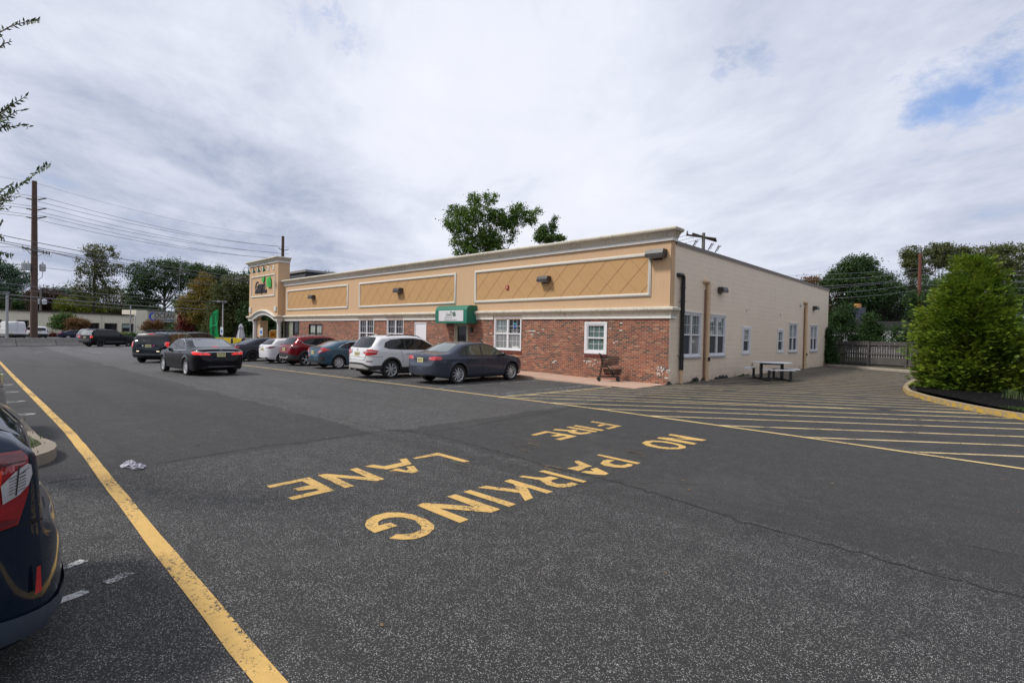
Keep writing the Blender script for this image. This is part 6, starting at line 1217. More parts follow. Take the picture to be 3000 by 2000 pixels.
# wires
def wire(p, q, sag, label, r=.022, mm=M_INS):
    p = Vector(p); q = Vector(q); n = 20; pts = []
    for i in range(n + 1):
        t = i / n; v = p.lerp(q, t); v.z -= sag * 4 * t * (1 - t); pts.append(v)
    mb = MB(); mb.tube(pts, r, 4); o = mb.build('power_line', mm); tag(o, label, 'power line', 'overhead wires')
k = 0
NTH = ['highest', 'second highest', 'third highest', 'fourth highest', 'fifth highest', 'sixth highest']
for i, z in enumerate((17.0, 15.8, 14.8)):
    for s_ in (-1, 1):
        A = Vector((-75.2, -12.15, -.5)) + Vector((.5 * (s_ > 0), 1.0 * s_, z + (.3 if s_ > 0 else .05))); B = Vector((-88.2, 22.3, -.5)) + Vector((.4, .95 * s_, z + .4)); Cc_ = A + Vector((14, -42, 0.6))
        nm = NTH[k]; k += 1
        wire(A, B, .9, nm + ' wire spanning from the tallest pole towards the entrance tower'); wire(Cc_, A, .9, nm + ' wire running from the left edge to the tallest pole')
wire((-61.5, -54, 19.2), (-75.2, -12.15, 18.5), .9, 'faint top wire reaching the tip of the tallest pole', .012); wire((-75.2, -12.15, 18.5), (-88.2, 22.3, 18.7), .9, 'faint top wire running on from the tip of the tallest pole', .012)
# heavier cables on the near side of the road, hung from poles outside the picture
lowq = [((-50, -28.7, 11.0), (-78, 17.7, 9.6), .035, 'thick cable crossing the tallest pole, uppermost of the heavy cables'), ((-50, -28.7, 10.4), (-78, 17.7, 9.3), .03, 'heavy cable just under the uppermost heavy cable'), ((-50, -28.7, 10.2), (-78, 17.7, 9.1), .03, 'lower of the close pair of heavy cables'),
  ((-74.7, -11.9, 10.6), (-92, 25, 9.6), .022, 'wire leaving the crossarm of the tallest pole, upper'), ((-74.7, -10.9, 10.4), (-92, 25, 9.1), .022, 'wire leaving the crossarm of the tallest pole, lower'), ((-62, -45, 11.2), (-74.7, -13.1, 10.6), .022, 'wire arriving at the crossarm of the tallest pole from the left'),
  ((-62, -40, 9.6), (-90, 25, 9.2), .02, 'thin wire passing behind the grey transformer cans'), ((-48, -30.5, 5.3), (-98, 24, 5.5), .055, 'thickest low black cable in front of the far trees'), ((-50, -23.9, 5.8), (-96, 24, 7.0), .03, 'black cable over the thickest low cable'), ((-48, -25.8, 4.6), (-98, 24, 5.2), .03, 'lowest black cable across the trees above the cream building'), ((-50, -24.4, 5.5), (-96, 24, 6.2), .02, 'thin low wire between the black cables')]
for a, b, r, l in lowq: wire(a, b, 1.0, l, r)
for i, (x0, y0, z0, z1) in enumerate(((-7.6, 39.6, 8.4, 10.3), (-4.2, 42.8, 8.1, 9.9), (-4.9, 42.2, 7.4, 9.2), (-4.8, 42.4, 7.2, 9.1), (-4.2, 42.8, 6.7, 8.5), (-4.0, 43.0, 6.2, 7.8))):
    A = Vector((x0, y0, z0)); B = Vector((1.0, 58.9, z1)); wire(A - (B - A) * .4, B, .25, ['top', 'second', 'third', 'fourth', 'fifth', 'lowest'][i] + ' pale wire in front of the trees beyond the yard', .012, M_GALV); wire(B, B + Vector((26, 3, -1.0)), .5, ['top', 'second', 'third', 'fourth', 'fifth', 'lowest'][i] + ' pale wire right of the reddish pole', .012, M_GALV)
for i in range(3): wire((-13.9 + .6 * i, 30.6 + .5 * i, 11.6 - .15 * i), (-60, 40, 11.3 - .3 * i), .9, ['front', 'middle', 'rear'][i] + ' wire leaving the tangled crossarm to the left', .018)
# lamp posts
def post(P, hgt, r, label, mm=M_GALV, head=None):
    t = thing('lamp_post', label, 'lamp post', P); mb = MB(); mb.tube([(0, 0, 0), (0, 0, hgt)], [r, r * .8], 8); mb.build('pole', mm, t, True)
    if head: mb = MB(); mb.box((-.35, -.35, hgt - .02), (.25, .25, hgt + .12)); mb.tube([(0, 0, hgt - .05), (-.2, -.35, hgt + .05), (-.3, -.75, hgt + .05)], .04, 6); mb.build('lamp_head', pm('grey_head', (.2, .2, .21), .5), t)
    return t
post((-78.3, -14.35, -.5), 5.9, .15, 'grey post in front of the white van at the left edge', head=True)
post((-114.3, 3.9, -.5), 6.2, .12, 'thin grey post in front of the lettered window of the cream building'); post((-118, 5.2, -.5), 4.7, .12, 'short white post behind the cream building roof', pm('white_post', (.6, .6, .6), .5))
lp = post((-37.55, -3.04, -.45), 4.25, .055, 'slender light pole with sign beside the green feather flag', pm('pale_post', (.45, .45, .46), .5), True)
def hc_sign(P, label):
    t = thing('parking_sign', label, 'sign', P, R_(20)); mb = MB(); mb.box((-.16, -.015, 0), (.16, .015, .62)); mb.build('sign_plate', pm('sign_white', (.62, .66, .68), .5), t)
    mb = MB(); mb.box((-.09, -.02, .16), (.09, -.0151, .40)); mb.build('blue_symbol', pm('sign_blue', (.02, .12, .4), .5), t)
    mb = MB(); mb.tube([(0, .03, -1.3), (0, .03, .6)], .03, 6); mb.build('post', M_GALV, t); return t
hc_sign((-37.2, -3.2, 1.15), 'small white and blue parking sign on the slender light pole'); hc_sign((-34.6, -1.1, 1.15), 'white and blue parking sign in front of the right tower column')
# feather flag
ff_ = thing('feather_flag', 'bright green feather flag lettered Lunch Special', 'flag', (-41.2, -2.4, -.46), R_(55))
mb = MB(); mb.tube([(0, 0, 0), (0, 0, 3.2), (.12, 0, 3.75)], .02, 6); mb.build('pole', M_BLK, ff_)
m_, N_, b_ = mat('flag_green'); b_.inputs['Base Color'].default_value = (0.0, .42, .10, 1); b_.inputs['Roughness'].default_value = .6
N_.nt.links.new(N_.mix(N_.noise(None, 6), (0.0, .36, .08), (0.0, .46, .12)), b_.inputs['Base Color'])
mb = MB(); out = [(-.50, .55), (-.46, 1.3), (-.55, 2.2), (-.56, 2.9), (-.46, 3.3), (-.25, 3.6), (.1, 3.8), (.1, 3.1), (.06, 2.3), (.16, 1.5), (.20, .55)]
mb.prism(out, -.012, .012, lambda u, v, h: (u, h + .05 * math.sin(v * 2.3) + .03 * u, v)); fl = mb.build('banner', m_, ff_)
M_ = Matrix.Translation((-.22, -.09, 1.95)) @ frame_on(0, 0, 0, (0, 0, -1), (1, 0, 0)); text_obj('lettering', 'Lunch Special $11', .40, M_, M_INKB, fl, .004, bold=.006)
# folded parasol
ps = thing('patio_parasol', 'closed pale grey patio parasol beside the entrance tower', 'parasol', (-45.05, .86, -.47))
mb = MB(); mb.tube([(0, 0, 0), (0, 0, 2.55)], .03, 6); mb.lathe([(.3, 0), (.3, .08), (.05, .1)], (0, 0, 0), 12); mb.build('pole', M_BLK, ps)
mb = MB(); vs = []; n = 24
for z, r in ((1.15, .36), (1.5, .30), (1.9, .22), (2.2, .17), (2.24, .22), (2.45, .14), (2.62, .03)):
    for k in range(n): t = 2 * math.pi * k / n; rr_ = r * (1 + .22 * math.cos(8 * t)); vs.append((rr_ * math.cos(t), rr_ * math.sin(t), z))
mb.add(vs, [(i * n + k, i * n + (k + 1) % n, (i + 1) * n + (k + 1) % n, (i + 1) * n + k) for i in range(6) for k in range(n)]); mb.build('canopy', pm('pale_canvas', (.50, .51, .55), .8, var=.1), ps, True, 60)
# patio wall, bollards, bin, yellow rail cover
t = thing('patio_fence', 'low pale lattice fence around the patio beside the entrance tower', 'fence', (-44, 1.5, -.45), R_(43))
for k in range(5): mb = MB(); mb.box((-4.5 + 1.9 * k, -.02, .15), (-4.5 + 1.9 * k + 1.8, .02, 1.25)); mb.build('panel', pm('pale_panel', (.33, .32, .29), .8, var=.2, scale=6), t)
for k in range(6): mb = MB(); mb.box((-4.6 + 1.9 * k, -.05, 0), (-4.5 + 1.9 * k, .05, 1.3)); mb.build('post', M_GREYW, t)
BL = [((-39.9, -2.6), 'black bollard just left of the feather flag'), ((-38.9, -1.9), 'black bollard between the flag and the parking sign'), ((-38.2, -1.3), 'black bollard right of the small parking sign'), ((-38.6, -1.05), 'thick black bollard in the middle of the row, left of the pair'), ((-38.1, -.75), 'thick black bollard right of the middle one'), ((-38.5, .15), 'black bollard nearest the closed parasol')]
for (x, y), l in BL:
    o = MB(); o.lathe([(.09, 0), (.09, 1.22), (.07, 1.27), (.0, 1.28)], (0, 0, 0), 12); ob = o.build('bollard', M_BLK, None, True); ob.location = (x, y, gz(x)); tag(ob, l, 'bollard', 'black bollards by the entrance')
o = MB(); o.lathe([(.07, 0), (.07, 1.15), (.05, 1.2), (0, 1.21)], (0, 0, 0), 12); o = o.build('bollard', M_BLK, None, True); o.location = (-31.9, -.9, -.4); tag(o, 'black bollard with white bands right of the white column', 'bollard')
mb = MB(); mb.lathe([(.075, .75), (.075, .95)], (0, 0, 0), 12); mb.lathe([(.075, 1.05), (.075, 1.1)], (0, 0, 0), 12); mb.build('white_band', M_FILLET, o)
yb = thing('yellow_cover', 'yellow plastic barrier cover behind the bollards', 'barrier', (-40.2, -1.5, -.45), R_(40)); mb = MB(); mb.prism([(-1.9, .2), (1.3, .2), (1.2, 1.15), (.6, 1.3), (-1.9, 1.3)], -.15, .15, lambda u, v, h: (u, h, v)); mb.build('cover', pm('bright_yellow', (.70, .50, .01), .5), yb)
bn = thing('donation_bin', 'orange-yellow bin with rounded top under the tower arch', 'bin', (-38.0, 1.3, -.43), R_(30))
mb = MB(); mb.lathe([(.40, .2), (.45, 1.3), (.47, 1.75), (.44, 1.95), (.30, 2.05), (0, 2.08)], (0, 0, 0), 16); mb.build('body', pm('orange_plastic', (.75, .36, .01), .4, var=.08), bn, True); mb = MB(); mb.box((.05, -.50, 1.6), (.30, -.44, 1.7)); mb.build('slot', M_RED, bn)
mb = MB(); mb.lathe([(.3, 0), (.3, .2)], (0, 0, 0), 12); mb.build('foot', M_BLK, bn)
# ---------------------------------------------------------------- shopping cart
sc = thing('shopping_cart', 'black wire shopping cart parked against the brick wall', 'shopping cart', (-1.98, -.72, walk_h(-1.98)), R_(38))
M_CART = pm('cart_black', (0.012, 0.012, 0.013), .4, .3, var=.2)
mb = MB()
for y in (-.24, .24):
    mb.tube([(-.36, y, 1.02), (-.27, y, .72), (-.33, y, .28), (-.36, y, .14)], .016, 6); mb.tube([(-.33, y, .17), (.36, y * .8, .17)], .016, 6); mb.tube([(-.10, y, .56), (.08, y, .35), (.18, y * .85, .17)], .016, 6); mb.tube([(-.27, y, .56), (-.05, y, .52)], .014, 6)
mb.tube([(.36, -.19, .17), (.36, .19, .17)], .016, 6); mb.build('frame', M_CART, sc, True)
def basket(nm, x0, x1, z0, z1, w0, w1, n=9):
    mb = MB(); 
    for s_ in (-1, 1):
        for k in range(n + 1):
            t = k / n; mb.tube([(x0 + (x1 - x0) * t, s_ * (w0 + (w1 - w0) * t), z1), (x0 + .05 + (x1 - x0 - .1) * t, s_ * (w0 + (w1 - w0) * t) * .9, z0)], .008, 4)
        for q in (0, .25, .5, .75, 1):
            za = z0 + (z1 - z0) * q; f = .9 + .1 * q; mb.tube([(x0 + .05 * (1 - q), s_ * w0 * f, za), (x1 - .05 * (1 - q), s_ * w1 * f, za)], .009 if q in (0, 1) else .008, 4)
    for q in (0, .33, .66, 1):
        za = z0 + (z1 - z0) * q; f = .9 + .1 * q
        for x, w in ((x0 + .05 * (1 - q), w0), (x1 - .05 * (1 - q), w1)): mb.tube([(x, -w * f, za), (x, w * f, za)], .009 if q == 1 else .008, 4)
    for k in range(7): t = (k + .5) / 7; mb.tube([(x0 + .05, (t * 2 - 1) * w0 * .88, z0), (x1 - .05, (t * 2 - 1) * w1 * .88, z0)], .0075, 4)
    for k in range(8): t = k / 7; x = x0 + .05 + (x1 - x0 - .1) * t; w = (w0 + (w1 - w0) * t) * .88; mb.tube([(x, -w, z0), (x, w, z0)], .0075, 4)
    mb.build(nm, M_CART, sc)
basket('basket', -.30, .34, .62, .92, .25, .19); basket('lower_basket', -.22, .44, .26, .44, .21, .17, 8)
mb = MB(); mb.tube([(-.38, -.26, 1.02), (-.38, .26, 1.02)], .02, 8); mb.build('handle', M_CART, sc, True)
mb = MB(); mb.box((-.31, -.16, .68), (-.30, .16, .86)); mb.build('child_seat_flap', M_BLK, sc)
for x, y in ((-.36, -.24), (-.36, .24), (.34, -.19), (.34, .19)):
    w = MB(); w.lathe([(.02, -.018), (.058, -.018), (.062, 0), (.058, .018), (.02, .018)], (0, 0, 0), 14, M=Matrix.Translation((x - .03, y, .064)) @ Matrix.Rotation(R_(90), 4, 'X')); w.bar((x, y, .15), (x - .03, y, .07), .03, .045); w.build('caster', M_TYRE, sc, True)
# ---------------------------------------------------------------- picnic table
pt = thing('picnic_table', 'white oval picnic table with curved benches on dark metal legs', 'picnic table', (1.55, 6.15, 0.004), R_(38))
M_PT = pm('white_resin', (0.68, 0.70, 0.74), .45, var=.05, dirt=.1); M_PL = pm('dark_powdercoat', (0.02, 0.024, 0.026), .5, var=.2)
def oval(a, b, n=28): return [(a * math.cos(2 * math.pi * k / n), b * math.sin(2 * math.pi * k / n)) for k in range(n)]
mb = MB(); mb.prism(oval(.80, .55), .70, .735, lambda u, v, h: (u, v, h)); mb.build('table_top', M_PT, pt)
for k, ang in enumerate((-90, 30, 150)):
    a0 = R_(ang); pts_o = []; pts_i = []
    for j in range(9):
        t = a0 + R_(-36 + 9 * j); pts_o.append((1.12 * math.cos(t), .98 * math.sin(t))); pts_i.append((.82 * math.cos(t), .70 * math.sin(t)))
    mb = MB(); mb.prism(pts_o + pts_i[::-1], .43, .465, lambda u, v, h: (u, v, h)); mb.build('bench', M_PT, pt)
for sx_ in (-.42, .42):
    mb = MB(); mb.box((sx_ - .05, -.05, .06), (sx_ + .05, .05, .70)); mb.box((sx_ - .04, -.85, .0), (sx_ + .04, .85, .07))
    for y in (-.85, .85): mb.box((sx_ - .04, y - .04, 0), (sx_ + .04, y + .04, .43))
    mb.build('leg_frame', M_PL, pt)
mb = MB(); mb.box((-.4, -.03, .62), (.4, .03, .69)); mb.box((-.5, -.04, .02), (.5, .04, .08)); mb.build('crossbeam', M_PL, pt)
# ---------------------------------------------------------------- kerbs, island, fence
def kerb(path, w, h0, h1, nm, mm, lab=None):
    mb = MB(); sweep(path, [(0, h0), (0, h1 - .02), (-.02, h1), (-w, h1), (-w, h0)], MBo=mb); o = mb.build(nm, mm); struct(o); return o
kerb([(-.02, 21.95), (2.5, 20.35), (5.07, 18.7), (9, 16.2), (16, 12)], .16, -.05, .15, 'kerb', M_CONC)
mb = MB(); mb.prism([(-.05, 22.1), (5.1, 18.85), (9, 16.35), (16, 12.1), (40, 8), (40, 40), (-.05, 40)], -.04, .11, lambda u, v, h: (u, v, h)); struct(mb.build('planting_bed', M_SOIL))
m_, N_, b_ = mat('worn_yellow_kerb'); g_ = N_.n('ShaderNodeNewGeometry').outputs['Position']; k_ = N_.ramp(N_.noise(N_.mapv(g_, scale=(1, 1, 1.6)), 7, 6, .75), [(.44, 0), (.52, 1)])
fw = N_.ramp(N_.n('ShaderNodeSeparateXYZ', i={0: g_}).outputs[2], [(.10, 1), (.14, .25)])
N_.nt.links.new(N_.mix(N_.math('MULTIPLY', k_, fw), N_.mix(N_.noise(g_, 5, 4), (.20, .16, .11), (.36, .30, .22)), (.52, .33, .05)), b_.inputs['Base Color']); b_.inputs['Roughness'].default_value = .85
isl = [(9.6, 14.5), (6.6, 13.2), (6.15, 11.6), (6.02, 9.5), (6.06, 7.9), (6.2, 5.6), (6.5, 3.85), (7.05, 2.4), (7.62, 1.25), (8.1, .42), (8.5, -.15), (8.95, -.62), (10.2, -1.9), (12, -3.2)]
o = kerb(isl[::-1], .15, -.02, .14, 'island_kerb', m_); o2 = kerb([(9.0, 14.5), (9.15, 9), (9.1, 6.0), (9.15, 4.2), (9.6, 2.5), (10.8, .5), (12.5, -1)], .15, -.02, .14, 'island_kerb', M_CONC)
M_MULCH = pm('black_mulch', (0.006, 0.0055, 0.0055), .95, var=.8, scale=30, bump=1.0, bscale=45, spec=.1)
inner = [(9.0, 14.3), (6.8, 13), (6.3, 11.5), (6.18, 9.5), (6.22, 7.9), (6.36, 5.6), (6.66, 3.9), (7.2, 2.5), (7.77, 1.35), (8.22, .55), (8.6, .0), (9.05, -.48), (10.3, -1.75), (12, -3)] + [(12.4, -1.2), (10.7, .4), (9.5, 2.45), (9.02, 4.2), (8.98, 6), (9.02, 9)]
r = geometry.delaunay_2d_cdt([Vector(p) for p in inner] + [Vector((x, y)) for x in np.arange(6.3, 12, .22) for y in np.arange(-3, 14, .22)], [], [list(range(len(inner)))], 1, 1e-5)
rr = random.Random(4); mb = MB(); mb.add([(p.x, p.y, .105 + .08 * max(0, 1 - ((p.x - 7.8) / 1.5) ** 2) + rr.uniform(-.014, .014)) for p in r[0]], [tuple(f) for f in r[2]]); struct(mb.build('mulch_bed', M_MULCH))
M_CHIP = pm('mulch_chip', (0.010, 0.009, 0.008), .95, var=.7, scale=40, spec=.1)
mb = MB()
for k in range(5200):
    x, y = rr.uniform(6.4, 9.6), rr.uniform(-1.5, 8)
    if island_hit(Vector((x - .22, y))) and (x < 8.95 or y < 1.6) and x < 9.1 + max(0, (2 - y)) * .6:
        a = rr.uniform(0, 3.1); l = rr.uniform(.012, .035); z = .125 + .08 * max(0, 1 - ((x - 7.8) / 1.5) ** 2); d = Vector((math.cos(a), math.sin(a), rr.uniform(-.4, .4))) * l; q = Vector((-math.sin(a), math.cos(a), rr.uniform(-.3, .3))) * .006
        c0 = Vector((x, y, z)); mb.add([c0 - d - q, c0 + d - q, c0 + d + q, c0 - d + q], [(0, 1, 2, 3)])
o = mb.build('mulch_chips', M_CHIP); o['kind'] = 'stuff'; tag(o, 'loose black mulch chips on the planted island', 'mulch')
# island at the left with weeds
pl_ = [(-3.0, -16.5), (-1.0, -16.42), (-.6, -16.34), (-.35, -16.3), (-.1, -16.31), (.1, -16.35), (.25, -16.42), (.38, -16.52), (.46, -16.63), (.51, -16.76), (.53, -16.9), (.5, -17.6), (.3, -20), (-3.0, -20)]
mb = MB(); mb.prism(pl_, -.05, .14, lambda u, v, h: (u, v, h)); struct(mb.build('kerb_island', pm('brown_concrete', (0.24, 0.20, 0.155), .85, var=.25, scale=3, bump=.4, bscale=40, dirt=.3)))
pl2 = [(-2.9, -16.60), (-1.0, -16.52), (-.6, -16.45), (-.35, -16.44), (-.2, -16.5), (-.1, -16.62), (-.02, -16.8), (.05, -17.1), (.1, -20), (-2.9, -20)]
mb = MB(); mb.prism(pl2, .13, .148, lambda u, v, h: (u, v, h)); struct(mb.build('island_soil', M_SOIL))
# timber fence
fn = thing('wooden_fence', 'weathered grey picket fence at the back of the yard', 'fence', (.28, 24.1, .0), math.atan2(-1.9, 5.0))
M_FB = pm('weathered_board', (0.085, 0.078, 0.072), .9, var=.45, scale=3, dirt=.5, dirtcol=(.06, .05, .045)); rr = random.Random(9)
mb = MB()
for k in range(58):
    x = k * .15; h = 1.72 + rr.uniform(-.015, .015); b0 = rr.uniform(-.004, .004)
    mb.prism([(x, .08), (x + .128, .08), (x + .128, h - .05), (x + .10, h), (x + .03, h), (x, h - .05)], .0 + b0, .018 + b0, lambda u, v, q: (u, -q + .02, v))
mb.build('pickets', M_FB, fn)
for x in (0, 2.1, 4.3, 6.5, 8.6): mb = MB(); mb.box((x - .05, -.12, 0), (x + .05, -.0, 1.70)); mb.build('post', M_FB, fn)
for z in (.28, .9, 1.5): mb = MB(); mb.box((-.05, -.06, z - .045), (8.6, .0, z + .045)); mb.build('rail', M_FB, fn)
# ---------------------------------------------------------------- cream building across the highway
M_SID = block_mat('cream_siding', (0.78, 0.72, 0.57), 6.0, 0.22, .45)
ob = thing('cream_building', 'long cream sided building with dark roof edge across the highway', 'building', (-124.5, 6.5, -.5), math.atan2(.845, -.535))
OB = lambda u, z, o: (u, -o, z)
WN = [(-9.82, -7.88, 1.3, 2.6), (-6.65, -4.17, 1.1, 2.62), (-2.93, -.55, 1.1, 2.6), (-21.9, -20.3, 0.1, 2.75), (-26.5, -24.3, .1, 2.75)]
mb = MB(); wall_holes(mb, -40, -.4, -.3, 4.5, WN, OB, .25, 0); mb.add([(-40, 0, -.3), (-40, 20, -.3), (-40, 20, 4.5), (-40, 0, 4.5)], [(0, 1, 2, 3)]); mb.build('wall', M_SID, ob)
mb = MB(); mb.box((-40.3, -.35, 4.42), (-.4, 20, 4.62)); mb.build('roof', pm('brown_roof_edge', (.05, .04, .035), .8), ob)
for a in (-16.07, -7.26): mb = MB(); mb.box((a - .12, -.06, -.2), (a + .12, 0, 4.42)); mb.build('downpipe', pm('cream_trim', (.56, .53, .43), .7), ob)
for i, h in enumerate(WN):
    f = MB(); rectframe(f, h[0] - .12, h[1] + .12, h[2] - .1, h[3] + .12, [(0, 0), (0, .05), (.12, .05), (.14, -.1)], OB); w = f.build('window' if i < 3 else 'door', pm('brown_frame', (.16, .13, .10), .7), ob)
    p = MB(); p.box((h[0], .15, h[2]), (h[1], .2, h[3])); p.build('pane', M_PDARK, w)
    if i == 2: p = MB(); p.box((h[0] + .15, .1, h[2] + .75), (h[1] - .6, .13, h[3] - .1)); q = p.build('window_sign', pm('pale_teal', (.25, .38, .36), .6), w); text_obj('lettering', 'KITCHENS', .42, frame_on(-1.95, .09, 2.25, (1, 0, 0), (0, 0, 1)), M_INKW, q, .005); text_obj('lettering', 'BATHROOMS', .3, frame_on(-1.95, .09, 1.98, (1, 0, 0), (0, 0, 1)), M_INKW, q, .005)
mb = MB(); mb.box((-.4, -.6, -.3), (2.32, 3, 5.65)); mb.box((9.66, -.6, -.3), (10.46, 3, 5.65)); parts(mb, 'entrance_block', M_SID, ob)
mb = MB(); mb.box((2.32, -.45, 3.25), (9.66, 2.9, 5.60)); sp_ = mb.build('sign_panel', pm('taupe_panel', (.46, .42, .35), .8, var=.05), ob)
mb = MB(); mb.box((2.1, -.62, 5.6), (10.5, 3, 5.72)); mb.build('roof_cap', M_GREYW, ob); mb = MB(); mb.box((2.32, 2.0, -.3), (9.66, 2.3, 3.3)); mb.build('entrance_wall', pm('brown_wall', (.13, .10, .08), .8), ob)
mb = MB(); mb.box((5.9, 1.9, .2), (8.6, 1.99, 2.4)); mb.build('entrance_glass', M_PDARK, ob)
M_OC = pm('ocean_grey', (.06, .065, .07), .5); M_OB = pm('ocean_blue', (.01, .08, .55), .4)
text_obj('lettering', 'OCEAN', 1.55, frame_on(6.75, -.46, 4.65, (1, 0, 0), (0, 0, 1)), M_OC, sp_, .03, sx=.98, bold=.02)
text_obj('lettering', 'BATH & KITCHENS', .62, frame_on(6.75, -.46, 3.70, (1, 0, 0), (0, 0, 1)), pm('slate_blue', (.08, .12, .22), .5), sp_, .03, sx=.95, bold=.015)
mb = MB(); n = 26; vs = []
for k in range(n): 
    t = R_(60 + 290 * k / (n - 1)); w = .50 * math.sin(math.pi * min(1, (k + 1) / n)) ** .6
    for r in (1.0, 1.0 - w): vs += [(3.75 + r * .95 * math.cos(t), -.47, 4.35 + r * math.sin(t))]
mb.add(vs, [(2 * k, 2 * k + 1, 2 * k + 3, 2 * k + 2) for k in range(n - 1)]); mb.build('wave_emblem', M_OB, sp_)
for x in (3.3, 5.4, 7.5, 9.3):
    mb = MB(); mb.tube([(x, -.5, 5.7), (x, -1.1, 5.75), (x, -1.2, 5.4)], .04, 5); mb.lathe([(.05, .1), (.25, -.15)], (x, -1.2, 5.3), 8); mb.build('sign_lamp', pm('blue_lamp', (.03, .07, .2), .5), ob)
# white building beyond the fence
wb = thing('white_building', 'low white building with dark roof band beyond the picket fence', 'building', (-6.5, 47, -.3), R_(5))
mb = MB(); mb.box((-6, 0, 0), (30, 8, 3.3)); mb.build('wall', pm('bright_wall', (.62, .64, .66), .7), wb); mb = MB(); mb.box((-6.2, -.2, 3.3), (30, 8, 4.1)); mb.build('roof_band', pm('black_fascia', (.02, .02, .022), .6), wb)
mb = MB(); mb.box((3.0, 1.0, 4.1), (4.4, 2.4, 5.6)); mb.build('chimney', pm('navy_chimney', (.03, .035, .06), .8), wb); mb = MB(); mb.lathe([(.35, 0), (.35, .45)], (3.7, 1.7, 5.6), 10); mb.build('chimney_cap', pm('orange_clay', (.5, .25, .08), .8), wb)
db = thing('dark_shop', 'dark fronted shop glimpsed right of the big evergreen', 'building', (14.5, 22, -.05)); mb = MB(); mb.box((-3, 0, 0), (9, 8, 1.3)); mb.build('shop_window', M_PDARK, db); mb = MB(); mb.box((-3.1, -.4, 1.55), (9, 8, 4.2)); mb.build('wall', pm('blue_black_wall', (.02, .022, .035), .7), db); mb = MB(); mb.box((-3.1, -.5, 1.3), (9, 8, 1.55)); mb.build('white_band', M_FILLET, db)
t = thing('banner_sign', 'small blue and yellow upright banner at the right edge', 'sign', (9.9, 13.4, 0)); mb = MB(); mb.box((-.16, 0, .95), (.06, .03, 1.6)); mb.build('banner', pm('banner_blue', (.02, .13, .55), .5), t); mb = MB(); mb.box((.06, 0, .95), (.12, .03, 1.6)); mb.build('edge_stripe', pm('banner_yellow', (.6, .5, .1), .5), t); mb = MB(); mb.tube([(0, .05, 0), (0, .05, 1.65)], .02, 6); mb.build('post', M_GALV, t)
t = thing('flower_pot', 'orange flower pot at the right edge behind the evergreen', 'planter', (9.75, 12.2, 0)); mb = MB(); mb.lathe([(.18, 0), (.26, .45), (.29, .5), (.25, .5)], (0, 0, 0), 14); mb.build('pot', pm('terracotta', (.55, .16, .05), .7), t, True)
# plastic bag on the asphalt
pb = MB(); rr = random.Random(12)
for (cx, cy, s_) in ((0, 0, .72), (.17, .05, .62)):
    n, m2_ = 14, 7; vs = []
    for i in range(m2_):
        ph = math.pi / 2 * i / (m2_ - 1)
        for k in range(n):
            t = 2 * math.pi * k / n; r = s_ * .15 * math.cos(ph) * rr.uniform(.6, 1.15) + .004; vs.append((cx + r * math.cos(t) * 1.1, cy + r * math.sin(t) * .8, s_ * .085 * math.sin(ph) * rr.uniform(.55, 1.2) + .001))
    pb.add(vs, [(i * n + k, i * n + (k + 1) % n, (i + 1) * n + (k + 1) % n, (i + 1) * n + k) for i in range(m2_ - 1) for k in range(n)])
o = pb.build('plastic_bag', pm('thin_plastic', (.36, .35, .40), .45, var=.45, scale=22)); o.location = (1.03, -15.74, .002); tag(o, 'crumpled clear plastic bag on the asphalt right of the yellow line', 'plastic bag')

# fallen twig and dry leaves on the asphalt
mb = MB(); mb.tube([(7.20, -15.56, .008), (7.26, -15.545, .014), (7.33, -15.55, .008)], .003, 5); mb.tube([(7.26, -15.545, .012), (7.30, -15.51, .008)], .002, 4); o = mb.build('fallen_twig', pm('twig_brown', (.09, .04, .03), .9)); tag(o, 'small brown fallen twig on the asphalt near the camera', 'twig')
rr = random.Random(31); mb = MB()
for k in range(260):
    if k < 60: x, y = rr.uniform(-1, 9), rr.uniform(-15.8, -8)
    elif k < 150: y = rr.uniform(.3, 21); x = rr.gauss(.25, .22) if k % 2 else rr.uniform(.2, 6)
    else: t = rr.random(); y = -1 + 10 * t; x = float(np.interp(y, [-1, 0, 1, 2.3, 3.8, 5.3, 7.5, 9], [8.9, 8.05, 7.6, 7.05, 6.5, 6.2, 6.05, 6.02])) - abs(rr.gauss(0, .18))
    if x < .03 and y > 0: continue
    a = rr.uniform(0, 6.3); l = rr.uniform(.012, .028); d = Vector((math.cos(a), math.sin(a), 0)) * l; q = Vector((-d.y, d.x, 0)) * .45; c0 = Vector((x, y, gz(x) + .008)); up = Vector((0, 0, rr.uniform(.002, .01)))
    mb.add([c0 - d, c0 + q + up, c0 + d + up * .6, c0 - q], [(0, 1, 2, 3)])
o = mb.build('leaf_litter', pm('dry_leaf', (.16, .10, .04), .8, var=.7, scale=6)); o['kind'] = 'stuff'; tag(o, 'scattered dry leaves along the kerb and wall foot', 'leaves')
# ================================================================ vegetation
rng = np.random.default_rng(11)
def leafm(name, cols, rough=.6, trans=.25):
    if name in MC: return MC[name]
    m, N, b = mat(name); g = N.n('ShaderNodeNewGeometry'); r = g.outputs['Random Per Island']
    co = N.n('ShaderNodeTexCoord').outputs['Object']; n = N.noise(co, .55, 4, .6)
    f = N.math('ADD', N.math('MULTIPLY', r, .5), N.math('MULTIPLY', n, .5))
    k = len(cols); c = N.ramp(f, [(.22 + .56 * i / (k - 1), cols[i]) for i in range(k)])
    N.nt.links.new(c, b.inputs['Base Color']); b.inputs['Roughness'].default_value = rough; b.inputs['Specular IOR Level'].default_value = .25
    t = N.n('ShaderNodeBsdfTranslucent', i={'Color': c}); mx = N.n('ShaderNodeMixShader', i={0: trans, 1: b.outputs[0], 2: t.outputs[0]})
    N.nt.links.new(mx.outputs[0], m.node_tree.nodes['Material Output'].inputs[0]); MC[name] = m; return m
